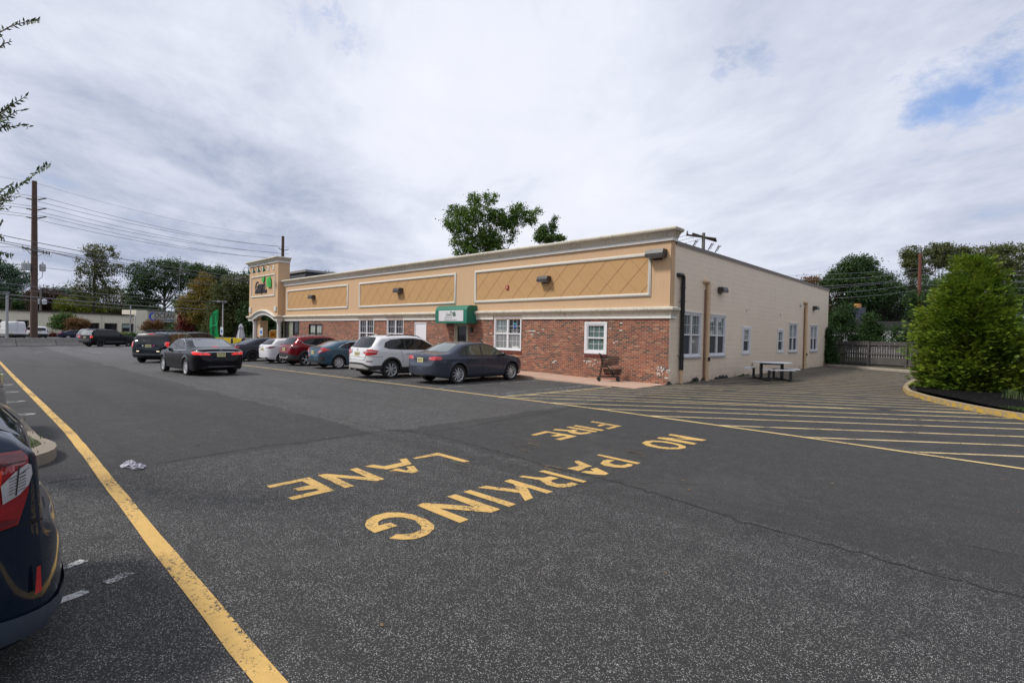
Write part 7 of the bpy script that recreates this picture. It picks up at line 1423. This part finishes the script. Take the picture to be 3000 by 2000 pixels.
def cards(C, size, asp=.6, up=.35, sd=0, fold=True):
    """one small leaf-shaped quad per centre"""
    n = len(C); r = np.random.default_rng(sd + 5); d = r.normal(size=(n, 3)); d /= np.linalg.norm(d, axis=1)[:, None]
    q = r.normal(size=(n, 3)); q[:, 2] *= .5; q -= d * np.sum(q * d, axis=1)[:, None]; q /= np.linalg.norm(q, axis=1)[:, None]
    s = size * r.uniform(.6, 1.3, n)[:, None]; a = d * s * .5; b = q * s * asp * .5
    V = np.stack([C - a, C + b * 1.0 - a * .1, C + a, C - b * 1.0 + a * .15], 1).reshape(-1, 3); return V
def quads_obj(name, V, m, parent=None, k=4):
    n = len(V) // k; me = bpy.data.meshes.new(name); me.vertices.add(len(V)); me.vertices.foreach_set('co', V.astype(np.float32).ravel())
    me.loops.add(n * k); me.loops.foreach_set('vertex_index', np.arange(n * k, dtype=np.int32)); me.polygons.add(n)
    me.polygons.foreach_set('loop_start', np.arange(0, n * k, k, dtype=np.int32)); me.polygons.foreach_set('loop_total', np.full(n, k, dtype=np.int32))
    me.update(calc_edges=True); me.materials.append(m); return link(name, me, parent)
def clumps(blobs, nc, nl, sig, fill=.35, sd=0, flat=.75):
    """blobs: (x, y, z, rx, ry, rz). leaf centres in clumps set mostly near each blob's skin"""
    r = np.random.default_rng(sd); B = np.array(blobs, float); w = B[:, 3] * B[:, 5]; w = w / w.sum(); out = []
    idx = r.choice(len(B), nc, p=w); d = r.normal(size=(nc, 3)); d /= np.linalg.norm(d, axis=1)[:, None]
    rad = np.where(r.random(nc) < fill, r.uniform(.25, .8, nc), r.uniform(.78, 1.06, nc)); c = B[idx, :3] + d * B[idx, 3:] * rad[:, None]
    s = sig * r.uniform(.5, 1.35, nc); L = c[:, None, :] + r.normal(size=(nc, nl, 3)) * s[:, None, None] * np.array([1, 1, flat]); return L.reshape(-1, 3), c
VR = R_(43.745)
def hor(px): return 946 + .02089 * (px + 74)
EYE = Vector((8.584, -17.038, 1.68))
M_BARK = pm('bark', (.075, .06, .05), .9, var=.4, scale=5, bump=.5, bscale=20)
def tree(name, label, cat, px0, d, blobs, m, leaf=.32, nc=260, nl=26, sig=.55, trunk=.22, gnd=-.5, group=None, fill=.35, asp=.6, limbs=8, seed=1, trunk_top=.75, bark=None, flat=.75):
    """a tree standing d metres in front of the lens; blobs give the crown's lobes as seen from the lot: (px, py, rx, ry)"""
    k = d / 1506; P = EYE + RX * ((px0 - 1500) * k) + RF * d - Vector((0, 0, 1)) * 0; t = thing(name, label, cat, (P.x, P.y, gnd), VR, group)
    r = random.Random(seed); BB = []
    for (bx, by, rx, ry) in blobs:
        z = 1.68 - (by - hor(bx)) * k - gnd; u = (bx - px0) * k; BB.append((u, r.uniform(-.35, .35) * rx * k, z, rx * k, (rx * .8 + 10) * k, ry * k))
    L, c = clumps(BB, int(nc * 1.5), int(nl * 1.35), sig, fill, seed, flat); leaf = leaf * 1.15; quads_obj('crown', cards(L, leaf, asp, sd=seed), m, t)
    top = max(b[2] for b in BB); low = min(b[2] - b[5] for b in BB); mb = MB(); h = top * trunk_top + .0
    spine = [Vector((0, 0, -.2)), Vector((r.uniform(-.1, .1), 0, h * .4)), Vector((r.uniform(-.3, .3), 0, h * .75)), Vector((r.uniform(-.3, .3), 0, h))]
    mb.tube(spine, [trunk, trunk * .8, trunk * .5, trunk * .2], 8)
    for i in range(limbs):
        b = BB[(i * 5 + 2) % len(BB)]; q = Vector((b[0] + r.uniform(-.5, .5) * b[3], b[1] + r.uniform(-.5, .5) * b[4], b[2] + r.uniform(-.1, .7) * b[5])); s = spine[1].lerp(spine[3], r.uniform(0, .8)); mdl = s.lerp(q, .5) + Vector((0, 0, -.08 * (q - s).length))
        mb.tube([s, mdl, q], [trunk * .42, trunk * .25, trunk * .07], 5)
    mb.build('trunk', bark or M_BARK, t, True); return t
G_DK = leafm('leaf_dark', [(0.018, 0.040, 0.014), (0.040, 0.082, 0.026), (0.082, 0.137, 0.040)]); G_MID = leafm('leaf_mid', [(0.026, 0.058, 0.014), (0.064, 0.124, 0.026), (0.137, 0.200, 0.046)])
G_OLV = leafm('leaf_olive', [(0.040, 0.055, 0.018), (0.091, 0.113, 0.036), (0.173, 0.173, 0.064)]); G_YEL = leafm('leaf_autumn', [(0.091, 0.100, 0.014), (0.182, 0.155, 0.022), (0.291, 0.155, 0.036)])
G_PUR = leafm('leaf_purple', [(0.033, 0.018, 0.022), (0.064, 0.033, 0.033), (0.091, 0.055, 0.036)]); G_RED = leafm('leaf_red', [(0.082, 0.014, 0.014), (0.182, 0.033, 0.027), (0.237, 0.091, 0.055)])
G_BRO = leafm('leaf_bronze', [(0.091, 0.064, 0.022), (0.155, 0.082, 0.033), (0.237, 0.109, 0.046)]); G_BLU = leafm('leaf_bluegreen', [(0.018, 0.047, 0.029), (0.044, 0.091, 0.055), (0.091, 0.146, 0.082)]); G_GOLD = leafm('leaf_gold', [(0.091, 0.127, 0.014), (0.182, 0.218, 0.027), (0.309, 0.309, 0.055)])
FT = 'trees beyond the cream building'
tree('broadleaf_tree', 'flat-topped blue-green tree at the left edge beyond the roof', 'tree', 30, 118, [(20, 800, 42, 22), (50, 825, 30, 12), (10, 840, 40, 22), (55, 845, 24, 10), (-20, 790, 40, 30)], G_BLU, nc=190, seed=2, group=FT)
tree('tall_tree', 'tall ragged tree with sky showing through, right of the tallest pole', 'tree', 275, 112, [(282, 735, 26, 18), (300, 748, 34, 14), (268, 765, 30, 18), (262, 800, 34, 22), (300, 790, 30, 20), (340, 785, 16, 12), (252, 845, 34, 22), (296, 840, 40, 24), (275, 880, 50, 22), (330, 862, 26, 18), (235, 780, 10, 8), (322, 728, 12, 9), (325, 895, 30, 12), (230, 868, 16, 8), (255, 735, 12, 10)], G_OLV, nc=330, nl=22, sig=.42, leaf=.30, seed=3, trunk=.35, trunk_top=.95, fill=.2, limbs=16, group=FT)
tree('broadleaf_tree', 'big round-headed dark green tree behind the lettered entrance', 'tree', 482, 128, [(415, 800, 34, 28), (470, 790, 42, 26), (520, 795, 40, 26), (410, 850, 30, 28), (445, 830, 40, 30), (500, 830, 40, 24), (545, 825, 24, 24), (400, 890, 30, 18), (505, 870, 26, 14), (440, 880, 30, 20), (505, 775, 30, 14)], G_DK, nc=470, nl=24, sig=.55, leaf=.34, seed=4, trunk=.4, fill=.25, limbs=18, group=FT)
tree('broadleaf_tree', 'dark green tree crown behind the golden autumn tree', 'tree', 600, 125, [(580, 795, 30, 22), (620, 800, 34, 22), (650, 815, 26, 20), (600, 830, 50, 30), (560, 800, 20, 20)], G_DK, nc=300, seed=5, group=FT)
tree('autumn_tree', 'golden orange autumn tree right of the round dark tree', 'tree', 592, 92, [(595, 815, 16, 18), (590, 845, 34, 24), (585, 885, 46, 28), (600, 920, 52, 30), (560, 900, 30, 22), (625, 860, 24, 26)], G_YEL, nc=340, nl=26, sig=.45, leaf=.27, seed=6, group=FT)
tree('broadleaf_tree', 'wide olive tree just left of the entrance tower', 'tree', 690, 84, [(700, 830, 44, 26), (670, 860, 40, 30), (715, 870, 40, 40), (655, 910, 40, 40), (700, 930, 46, 36), (735, 850, 36, 40), (640, 960, 36, 20)], G_OLV, nc=480, nl=26, sig=.42, leaf=.25, seed=7, group=FT, limbs=12)
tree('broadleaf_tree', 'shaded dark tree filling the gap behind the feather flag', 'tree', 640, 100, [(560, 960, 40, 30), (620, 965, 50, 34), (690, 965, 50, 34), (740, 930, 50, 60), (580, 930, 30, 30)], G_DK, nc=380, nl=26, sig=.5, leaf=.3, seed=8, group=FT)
tree('red_maple', 'small dark red maple right of the lettered entrance', 'tree', 542, 96, [(542, 940, 15, 16), (540, 960, 17, 12), (552, 968, 12, 10), (535, 925, 8, 8)], G_RED, nc=150, nl=22, sig=.32, leaf=.22, seed=9, trunk=.12)
tree('broadleaf_tree', 'broad low green tree line at the far left behind the roof', 'tree', 60, 140, [(10, 885, 50, 22), (60, 880, 40, 22), (100, 888, 36, 20), (0, 860, 40, 20)], G_DK, nc=260, seed=10, group=FT, sig=.7, leaf=.4)
tree('copper_beech', 'dark purple-leaved tree behind the tallest pole', 'tree', 150, 132, [(130, 870, 38, 24), (165, 880, 26, 26), (115, 895, 34, 20)], G_PUR, nc=200, seed=11, sig=.6, leaf=.38)
tree('broadleaf_tree', 'distant rounded green treetop between purple tree and tall ragged tree', 'tree', 195, 165, [(190, 862, 34, 18), (225, 872, 28, 18), (160, 868, 28, 16), (250, 880, 30, 16)], G_BLU, nc=190, seed=12, group=FT, sig=.8, leaf=.45)
tree('broadleaf_tree', 'yellow-green low tree behind the roof left of the tall ragged trunk', 'tree', 225, 126, [(205, 895, 26, 18), (240, 895, 28, 18), (270, 905, 20, 12)], G_GOLD, nc=170, seed=13, group=FT, sig=.6, leaf=.36)
tree('broadleaf_tree', 'grey-green low trees behind the roof right of the tall ragged trunk', 'tree', 345, 132, [(310, 905, 30, 12), (350, 908, 30, 10), (385, 895, 20, 24), (372, 870, 14, 16)], G_OLV, nc=190, seed=14, group=FT, sig=.5, leaf=.34)
tree('round_shrub', 'large rounded green shrub in front of the cream building', 'shrub', 185, 86, [(172, 935, 22, 14), (195, 932, 20, 13), (180, 952, 28, 12), (200, 955, 14, 12)], G_MID, nc=200, nl=26, sig=.26, leaf=.2, seed=15, trunk=.08, limbs=14, trunk_top=.6, gnd=-.5)
tree('round_shrub', 'smaller russet shrub right of the large green one', 'shrub', 228, 84, [(222, 945, 17, 12), (240, 948, 16, 12), (230, 965, 24, 10)], G_BRO, nc=150, nl=26, sig=.24, leaf=.19, seed=16, trunk=.07, limbs=10, trunk_top=.6)
tree('small_tree', 'russet small tree in front of the lettered entrance', 'tree', 448, 100, [(448, 948, 22, 10), (440, 962, 22, 8), (460, 962, 16, 8)], G_BRO, nc=120, nl=22, sig=.26, leaf=.2, seed=17, trunk=.08)
for i, (px_, w_, mm, l) in enumerate(((342, 10, G_RED, 'low dull red bush under the cream building windows'), (312, 6, G_MID, 'smallest low green bush under the cream building windows'), (385, 8, G_MID, 'low green bush beside the thin grey post'), (160, 7, G_RED, 'low dark bush left of the large rounded shrub'), (360, 6, G_GOLD, 'low yellow-green bush between the windows'))):
    tree('low_bush', l, 'shrub', px_, 92, [(px_, 981, w_, 5)], mm, nc=40, nl=20, sig=.2, leaf=.18, seed=30 + i, trunk=.03, limbs=2, group='low bushes along the cream building')
for i, (px_, d_, w_, mm, l) in enumerate(((120, 150, 130, G_DK, 'far dark wood edge behind the cream building, left part'), (330, 150, 120, G_DK, 'far dark wood edge behind the cream building, right part'))):
    tree('wood_edge', l, 'tree', px_, d_, [(px_ - w_ * .7, 912, w_ * .4, 16), (px_, 915, w_ * .45, 16), (px_ + w_ * .7, 915, w_ * .4, 16)], mm, nc=260, nl=26, sig=.8, leaf=.6, seed=60 + i, limbs=2)
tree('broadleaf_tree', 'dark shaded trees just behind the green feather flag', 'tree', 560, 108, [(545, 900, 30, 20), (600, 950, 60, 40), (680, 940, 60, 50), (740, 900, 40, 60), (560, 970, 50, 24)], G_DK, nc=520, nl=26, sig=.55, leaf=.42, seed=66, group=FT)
tree('broadleaf_tree', 'dark trees seen through the entrance arch', 'tree', 800, 82, [(745, 930, 40, 50), (800, 935, 50, 45), (860, 940, 50, 40)], G_DK, nc=420, nl=26, sig=.45, leaf=.38, seed=68, group=FT)
# trees over the roof
tree('broadleaf_tree', 'open-crowned tree rising over the middle of the shop roof', 'tree', 1415, 52, [(1345, 660, 48, 30), (1330, 620, 28, 18), (1385, 590, 22, 20), (1430, 585, 22, 18), (1395, 630, 46, 26), (1450, 640, 30, 24), (1375, 700, 50, 30), (1425, 690, 36, 34), (1510, 620, 24, 24), (1545, 640, 22, 20), (1490, 650, 26, 16), (1370, 740, 50, 24), (1300, 655, 12, 9), (1570, 618, 9, 6), (1490, 705, 12, 8), (1445, 740, 40, 24), (1340, 715, 30, 9), (1520, 655, 22, 7), (1470, 650, 26, 24), (1495, 680, 16, 12), (1445, 705, 26, 22)], leafm('leaf_fresh', [(.045, .095, .016), (.10, .18, .03), (.18, .25, .05)], trans=.45), nc=720, nl=24, sig=.19, leaf=.155, seed=18, trunk=.24, gnd=-.4, fill=.3, limbs=12, flat=.8)
tree('broadleaf_tree', 'small leafy treetop over the roof, right of the open-crowned tree', 'tree', 1600, 46, [(1585, 680, 14, 16), (1612, 665, 8, 20), (1600, 700, 24, 12), (1635, 700, 14, 9), (1572, 695, 10, 16), (1618, 645, 5, 9)], G_MID, nc=150, nl=24, sig=.15, leaf=.14, seed=19, trunk=.12, gnd=-.3, fill=.3, limbs=10)
tree('broadleaf_tree', 'tiny treetop just above the cornice right of the mansard', 'tree', 958, 70, [(960, 806, 14, 5), (945, 812, 8, 4)], G_MID, nc=36, nl=16, sig=.2, leaf=.2, seed=20, trunk=.1, gnd=-.3, limbs=3)
# right background
RT = 'trees behind the yard fence'
tree('broadleaf_tree', 'tall dark rounded tree behind the yard fence', 'tree', 2505, 66, [(2495, 775, 40, 24), (2530, 775, 30, 22), (2500, 810, 70, 34), (2450, 830, 40, 30), (2530, 850, 80, 50)], G_DK, nc=520, nl=26, sig=.33, leaf=.22, seed=21, gnd=-.2, group=RT, trunk=.3, limbs=12)
tree('broadleaf_tree', 'bronze-tipped olive tree at the left end of the trees behind the yard', 'tree', 2410, 70, [(2395, 825, 40, 14), (2365, 818, 20, 6), (2420, 850, 40, 30), (2400, 900, 40, 50)], G_BRO, nc=200, nl=24, sig=.3, leaf=.2, seed=22, gnd=-.2, group=RT)
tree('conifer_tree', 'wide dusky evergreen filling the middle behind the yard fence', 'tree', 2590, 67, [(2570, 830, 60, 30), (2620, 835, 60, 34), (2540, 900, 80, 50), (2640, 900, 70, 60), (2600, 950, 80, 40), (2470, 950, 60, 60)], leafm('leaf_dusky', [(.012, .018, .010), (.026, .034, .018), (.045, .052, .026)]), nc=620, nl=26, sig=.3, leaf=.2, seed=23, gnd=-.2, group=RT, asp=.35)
tree('broadleaf_tree', 'pale airy tree with gaps left of the reddish pole', 'tree', 2672, 82, [(2662, 740, 22, 20), (2680, 765, 26, 20), (2655, 770, 14, 16), (2690, 800, 30, 20)], G_OLV, nc=190, nl=20, sig=.3, leaf=.22, seed=24, gnd=-.2, group=RT, fill=.2)
tree('broadleaf_tree', 'pale airy tree with gaps right of the reddish pole', 'tree', 2760, 84, [(2725, 735, 24, 18), (2760, 735, 24, 20), (2800, 742, 24, 22), (2740, 765, 26, 16), (2780, 770, 34, 20), (2820, 740, 14, 14)], G_OLV, nc=290, nl=20, sig=.3, leaf=.22, seed=25, gnd=-.2, group=RT, fill=.2)
tree('broadleaf_tree', 'tall olive tree at the right edge above the big evergreen', 'tree', 2905, 70, [(2885, 740, 28, 20), (2920, 735, 26, 18), (2900, 780, 44, 30), (2935, 800, 30, 40), (2870, 760, 24, 20)], G_OLV, nc=330, nl=22, sig=.3, leaf=.2, seed=26, gnd=-.2, group=RT, fill=.25)
tree('broadleaf_tree', 'airy olive tree touching the right edge of the picture', 'tree', 2990, 74, [(2975, 745, 20, 20), (3000, 735, 24, 24), (2985, 790, 30, 40), (3010, 830, 40, 60)], G_OLV, nc=260, nl=20, sig=.3, leaf=.2, seed=27, gnd=-.2, group=RT, fill=.2)
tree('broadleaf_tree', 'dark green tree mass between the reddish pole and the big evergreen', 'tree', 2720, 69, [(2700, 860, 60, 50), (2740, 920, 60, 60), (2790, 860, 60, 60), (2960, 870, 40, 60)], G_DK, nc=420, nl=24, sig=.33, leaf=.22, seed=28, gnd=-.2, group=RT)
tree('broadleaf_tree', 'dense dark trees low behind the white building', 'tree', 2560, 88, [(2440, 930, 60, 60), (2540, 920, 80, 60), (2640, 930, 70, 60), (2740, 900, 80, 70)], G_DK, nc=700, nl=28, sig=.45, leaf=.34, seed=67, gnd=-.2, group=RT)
def arbor(label, px0, d, blobs, seed, m=None):
    tree('evergreen_shrub', label, 'shrub', px0, d, blobs, m or leafm('leaf_hemlock', [(.012, .035, .010), (.030, .07, .018), (.07, .12, .03)]), nc=230, nl=30, sig=.17, leaf=.13, asp=.35, seed=seed, gnd=0, trunk=.07, limbs=8, group='evergreens just behind the picket fence', fill=.3)
arbor('tallest evergreen behind the fence, next to the cream wall end', 2472, 36.5, [(2480, 905, 22, 18), (2478, 945, 40, 28), (2470, 990, 50, 34), (2440, 1030, 26, 40), (2450, 930, 16, 24)], 40)
arbor('pointed evergreen behind the middle of the fence', 2545, 35, [(2543, 935, 12, 14), (2548, 965, 26, 18), (2540, 995, 34, 16)], 41)
arbor('bushy evergreen behind the right end of the fence', 2660, 33, [(2650, 975, 34, 22), (2690, 930, 40, 40), (2640, 1005, 40, 16), (2700, 990, 40, 40), (2680, 880, 26, 26)], 42)
arbor('low evergreen at the foot of the cream wall end', 2430, 34.5, [(2425, 1040, 18, 30), (2420, 990, 14, 30), (2430, 1065, 14, 14)], 43, G_DK)
# the big evergreen on the island
bg_ = thing('big_evergreen', 'big feathery evergreen on the kerbed mulch island at the right', 'evergreen', (7.76, 6.35, .12), 0)
prof = [(0.0, 1.2), (.25, 1.4), (.7, 1.56), (1.4, 1.58), (2.1, 1.44), (2.8, 1.22), (3.4, .95), (3.9, .70), (4.3, .44), (4.7, .12)]
r = np.random.default_rng(77); V = []; trk = MB(); spr = []
for b in range(900):
    h = 4.6 * (1 - math.sqrt(1 - r.random() * .985)) if b % 3 else r.uniform(0, 4.4); R = float(np.interp(h, *zip(*prof))); a = r.uniform(0, 2 * math.pi); R *= .95 * r.uniform(.80, 1.10) * (1 + .14 * math.sin(3 * a + h * 1.9) + .09 * math.sin(5 * a - h * 3.3))
    rise = .18 + .5 * (h / 4.7); tip = np.array([math.cos(a) * R, math.sin(a) * R, max(.06, h)]); root = np.array([0, 0, max(.15, h - rise * R)])
    if b % 4 == 0: trk.tube([tuple(root), tuple(root * .4 + tip * .6 + np.array([0, 0, -.02])), tuple(tip * .93 + root * .07)], [.022, .012, .004], 4)
    dirn = (tip - root) / np.linalg.norm(tip - root); n = 26 + int(14 * (h < 3.2))
    for k in range(n):
        t = 1 - .62 * (k / n) ** 1.1; c = root + (tip - root) * t; w = .10 + .34 * (1 - t) + .03; off = r.normal(size=3) * np.array([w, w, w * .55]); c = c + off * .75; c[2] = max(.05, c[2])
        dd = dirn * .8 + off / (np.linalg.norm(off) + .01) * .55 + np.array([0, 0, -.12 if h < 3.6 else .35]); spr.append((c, dd / np.linalg.norm(dd)))
C = np.array([s[0] for s in spr]); Dn = np.array([s[1] for s in spr]); n = len(C); side = np.cross(Dn, np.array([0, 0, 1.0])); side /= np.linalg.norm(side, axis=1)[:, None] + 1e-6; roll = r.uniform(-.9, .9, n)[:, None]; upv = np.cross(side, Dn); side = side * np.cos(roll) + upv * np.sin(roll)
Ln = r.uniform(.12, .21, n)[:, None]; out = []
for j, (f0, ang, l) in enumerate(((0, 0, 1), (.1, .75, .62), (.1, -.75, .62), (.35, .62, .55), (.35, -.62, .55), (.6, .5, .42), (.6, -.5, .42))):
    o = C + Dn * Ln * f0 * .8; e = Dn * math.cos(ang) + side * math.sin(ang) + np.array([0, 0, -.12]) * abs(ang); q = np.cross(e, np.cross(Dn, side)); q /= np.linalg.norm(q, axis=1)[:, None] + 1e-6; e = e * Ln * l; w = Ln * .062
    out.append(np.stack([o - q * w * .5, o + e * .5 - q * w, o + e, o + e * .45 + q * w], 1))
V = np.concatenate(out, 1) if False else np.stack(out, 1).reshape(-1, 3)
m_, N_, b_ = mat('evergreen_spray'); rr0 = N_.n('ShaderNodeNewGeometry').outputs['Random Per Island']; co = N_.n('ShaderNodeTexCoord').outputs['Object']
f_ = N_.math('ADD', N_.math('MULTIPLY', N_.noise(co, 1.3, 4, .6), .65), N_.math('MULTIPLY', rr0, .35)); cc = N_.ramp(f_, [(.3, (.030, .075, .009)), (.46, (.095, .18, .018)), (.60, (.21, .29, .026)), (.76, (.35, .36, .05))])
zz = N_.ramp(N_.n('ShaderNodeSeparateXYZ', i={0: co}).outputs[2], [(.3, 0), (1, 1)])
N_.nt.links.new(cc, b_.inputs['Base Color']); b_.inputs['Roughness'].default_value = .55; b_.inputs['Specular IOR Level'].default_value = .25
tr_ = N_.n('ShaderNodeBsdfTranslucent', i={'Color': cc}); mx = N_.n('ShaderNodeMixShader', i={0: .3, 1: b_.outputs[0], 2: tr_.outputs[0]}); N_.nt.links.new(mx.outputs[0], m_.node_tree.nodes['Material Output'].inputs[0])
quads_obj('foliage', V, m_, bg_)
trk.tube([(0, 0, -.1), (.03, 0, 2.2), (0, .02, 4.4)], [.10, .07, .02], 8); trk.build('trunk', M_BARK, bg_)
# woods around the far side of the lot, behind the camera (seen only in reflections)
wl = []
for k in range(26):
    a = R_(-150 + 8.2 * k); dd = 42 + 6 * math.sin(k * 2.1); x, y = 8 + dd * math.cos(a), -17 + dd * math.sin(a)
    if y < -18 or x > 30: wl.append((x, y, 5.5, 4.5, 4.5, 5.2)); wl.append((x + 2, y - 2, 9, 3.2, 3.2, 2.6))
Lw, _ = clumps(wl, 900, 18, 1.1, .3, 91); wo = quads_obj('surrounding_wood', cards(Lw, 1.1, .7, sd=9), G_DK); wo['kind'] = 'stuff'; tag(wo, 'dark wood bordering the lot on its near side', 'wood')
# street tree on the left island whose twigs reach into the picture
st = thing('street_tree', 'willow-leaved tree whose twigs hang in at the upper left edge', 'tree', (.0, -18.1, .13))
m_leaf = leafm('willow_leaf', [(.020, .045, .010), (.040, .080, .018), (.09, .14, .035)]); tw = MB(); LV = []
T0 = Vector((.0, -18.1, .13))
def DD(px, py, d): return EYE + (RX * (px - 1500) + RD * (py - 1000) + RF * 1506) / 1506 * d
twigs = [([(-120, 130), (0, 95), (32, 77), (70, 66), (118, 60)], 4.4), ([(-90, 180), (0, 138), (12, 128), (35, 122)], 4.6), ([(-100, 400), (0, 330), (30, 310), (55, 295), (80, 280)], 4.3), ([(-100, 400), (-10, 350), (25, 342), (50, 325), (78, 320)], 4.2), ([(-90, 400), (0, 375), (30, 372), (60, 366), (90, 372)], 4.4), ([(-60, 380), (-10, 345), (15, 325), (38, 300)], 4.3),
  ([(-140, 620), (0, 578), (20, 567), (48, 552), (80, 530), (108, 500), (150, 480)], 4.3), ([(-100, 640), (0, 565), (20, 545), (40, 540)], 4.4), ([(-100, 640), (0, 590), (30, 575), (50, 580)], 4.3), ([(-100, 760), (0, 738), (20, 742), (38, 750)], 4.5), ([(-100, 700), (0, 655), (8, 650)], 4.5), ([(-80, 720), (0, 690), (12, 700)], 4.5), ([(-80, 760), (0, 760), (20, 765)], 4.6), ([(-90, 120), (-20, 110), (5, 108), (12, 120)], 4.5)]
rr = random.Random(21); limbs_ = {}
for pts, dd in twigs:
    P = [DD(x, y, dd + .1 * math.sin(x)) for x, y in pts]; tw.tube(P, [.008, .005, .004, .003, .002, .0015, .001][:len(P)], 5)
    hub = Vector((.35, -18.0, 0)).lerp(P[0], .25); hub.z = P[0].z * .92 - .1; tw.tube([T0 + Vector((0, 0, 1.2 + .25 * P[0].z)), hub, P[0]], [.04, .022, .008], 6)
    Q = arclen2 = []
    for a, b in zip(P, P[1:]):
        n = max(1, int((b - a).length / .017)); Q += [(a.lerp(b, k / n), (b - a).normalized()) for k in range(n)]
    for i, (c, d) in enumerate(Q):
        sgn = 1 if i % 2 else -1; perp = d.cross(RF).normalized() * sgn; v = (d * rr.uniform(.45, .8) + perp * rr.uniform(.3, .8) + Vector((rr.uniform(-.3, .3), rr.uniform(-.3, .3), rr.uniform(-.35, .15)))).normalized() * rr.uniform(.035, .062); q = v.cross(RF + Vector((rr.uniform(-.6, .6), rr.uniform(-.6, .6), rr.uniform(-.6, .6)))).normalized() * v.length * .17
        LV += [c, c + v * .4 + q, c + v, c + v * .45 - q]
for c, rad, n in ((DD(-190, 350, 4.4), .2, 500), (DD(-190, 600, 4.4), .2, 600), (DD(-220, 100, 4.6), .2, 300), (DD(-8, 355, 4.35), .05, 60), (DD(-12, 590, 4.35), .06, 90), (Vector((-.9, -19.3, 4.6)), .8, 3500), (Vector((-.9, -19.4, 3.4)), .7, 1800)):
    for k in range(n):
        p = c + Vector((rr.gauss(0, rad), rr.gauss(0, rad), rr.gauss(0, rad))) * .6
        v = Vector((rr.uniform(-1, 1), rr.uniform(-1, 1), rr.uniform(-1, .3))).normalized() * rr.uniform(.03, .06); q = v.cross(Vector((rr.uniform(-1, 1), rr.uniform(-1, 1), rr.uniform(-1, 1)))).normalized() * v.length * .14; LV += [p, p + v * .4 + q, p + v, p + v * .45 - q]
quads_obj('foliage', np.array([tuple(v) for v in LV]), m_leaf, st).matrix_parent_inverse = Matrix.Translation(-T0)
tw.tube([T0 + Vector((0, 0, -.05)), T0 + Vector((.02, 0, 1.5)), T0 + Vector((-.05, -.1, 3.2)), T0 + Vector((-.1, -.2, 4.8))], [.09, .075, .05, .02], 10); tw.build('trunk', M_BARK, st, True).matrix_parent_inverse = Matrix.Translation(-T0)
# weeds, grass tuft and creeping plants
def blades(name, label, cat, c, n, rx, ry, h, w, m, stuff=False, lean=.6):
    rr = random.Random(n); V = []
    for k in range(n):
        x, y = rr.gauss(0, rx * .5), rr.gauss(0, ry * .5); a = rr.uniform(0, 6.28); l = h * rr.uniform(.5, 1.1); ln = Vector((math.cos(a), math.sin(a), 0)) * l * lean * rr.uniform(.2, 1.2); q = Vector((-math.sin(a), math.cos(a), 0)) * w; p = Vector((x, y, 0)); mdl = p + ln * .35 + Vector((0, 0, l * .65)); V += [p - q, p + q, mdl + q * .7, mdl - q * .7, mdl - q * .7, mdl + q * .7, p + ln + Vector((0, 0, l * .8)), p + ln + Vector((0, 0, l * .8))]
    o = quads_obj(name, np.array([tuple(v) for v in V]), m); o.location = c; tag(o, label, cat)
    if stuff: o['kind'] = 'stuff'
    return o
M_GR = leafm('grass_blade', [(.03, .06, .01), (.06, .12, .02), (.12, .18, .05)])
blades('weeds', 'patchy green weeds growing on the left kerb island', 'weeds', (-1.3, -16.95, .14), 2600, 1.3, .32, .06, .006, M_GR, True, 1.0); blades('weeds', 'strip of weeds over the near edge of the left kerb island', 'weeds', (-.38, -16.75, .14), 1300, .3, .22, .05, .006, M_GR, True, 1.0)
blades('grass_tuft', 'spiky green grass tuft in the mulch right of the big evergreen', 'plant', (8.78, 3.35, .13), 150, .16, .16, .36, .006, leafm('tuft_blade', [(.04, .07, .02), (.09, .14, .05), (.16, .20, .10)]))
blades('creeping_plant', 'low creeping green plant on the mulch at the right edge', 'plant', (9.15, .15, .13), 500, .5, .3, .10, .008, M_GR)
for i, (x, y, s_) in enumerate(((-.25, 1.7, .07), (-.1, 6.6, .10), (.02, 7.0, .08), (.02, 12.6, .08), (.03, 15.0, .05))):
    blades('weeds', ['weeds at the wall foot left of the first cream pipe', 'weeds at the wall foot behind the picnic table, thicker', 'weeds at the wall foot behind the picnic table, thinner', 'weeds at the wall foot under the middle windows', 'weeds at the wall foot near the far pipe'][i], 'weeds', (.06, y, 0), 60, .05, .5, s_, .006, M_GR, True)
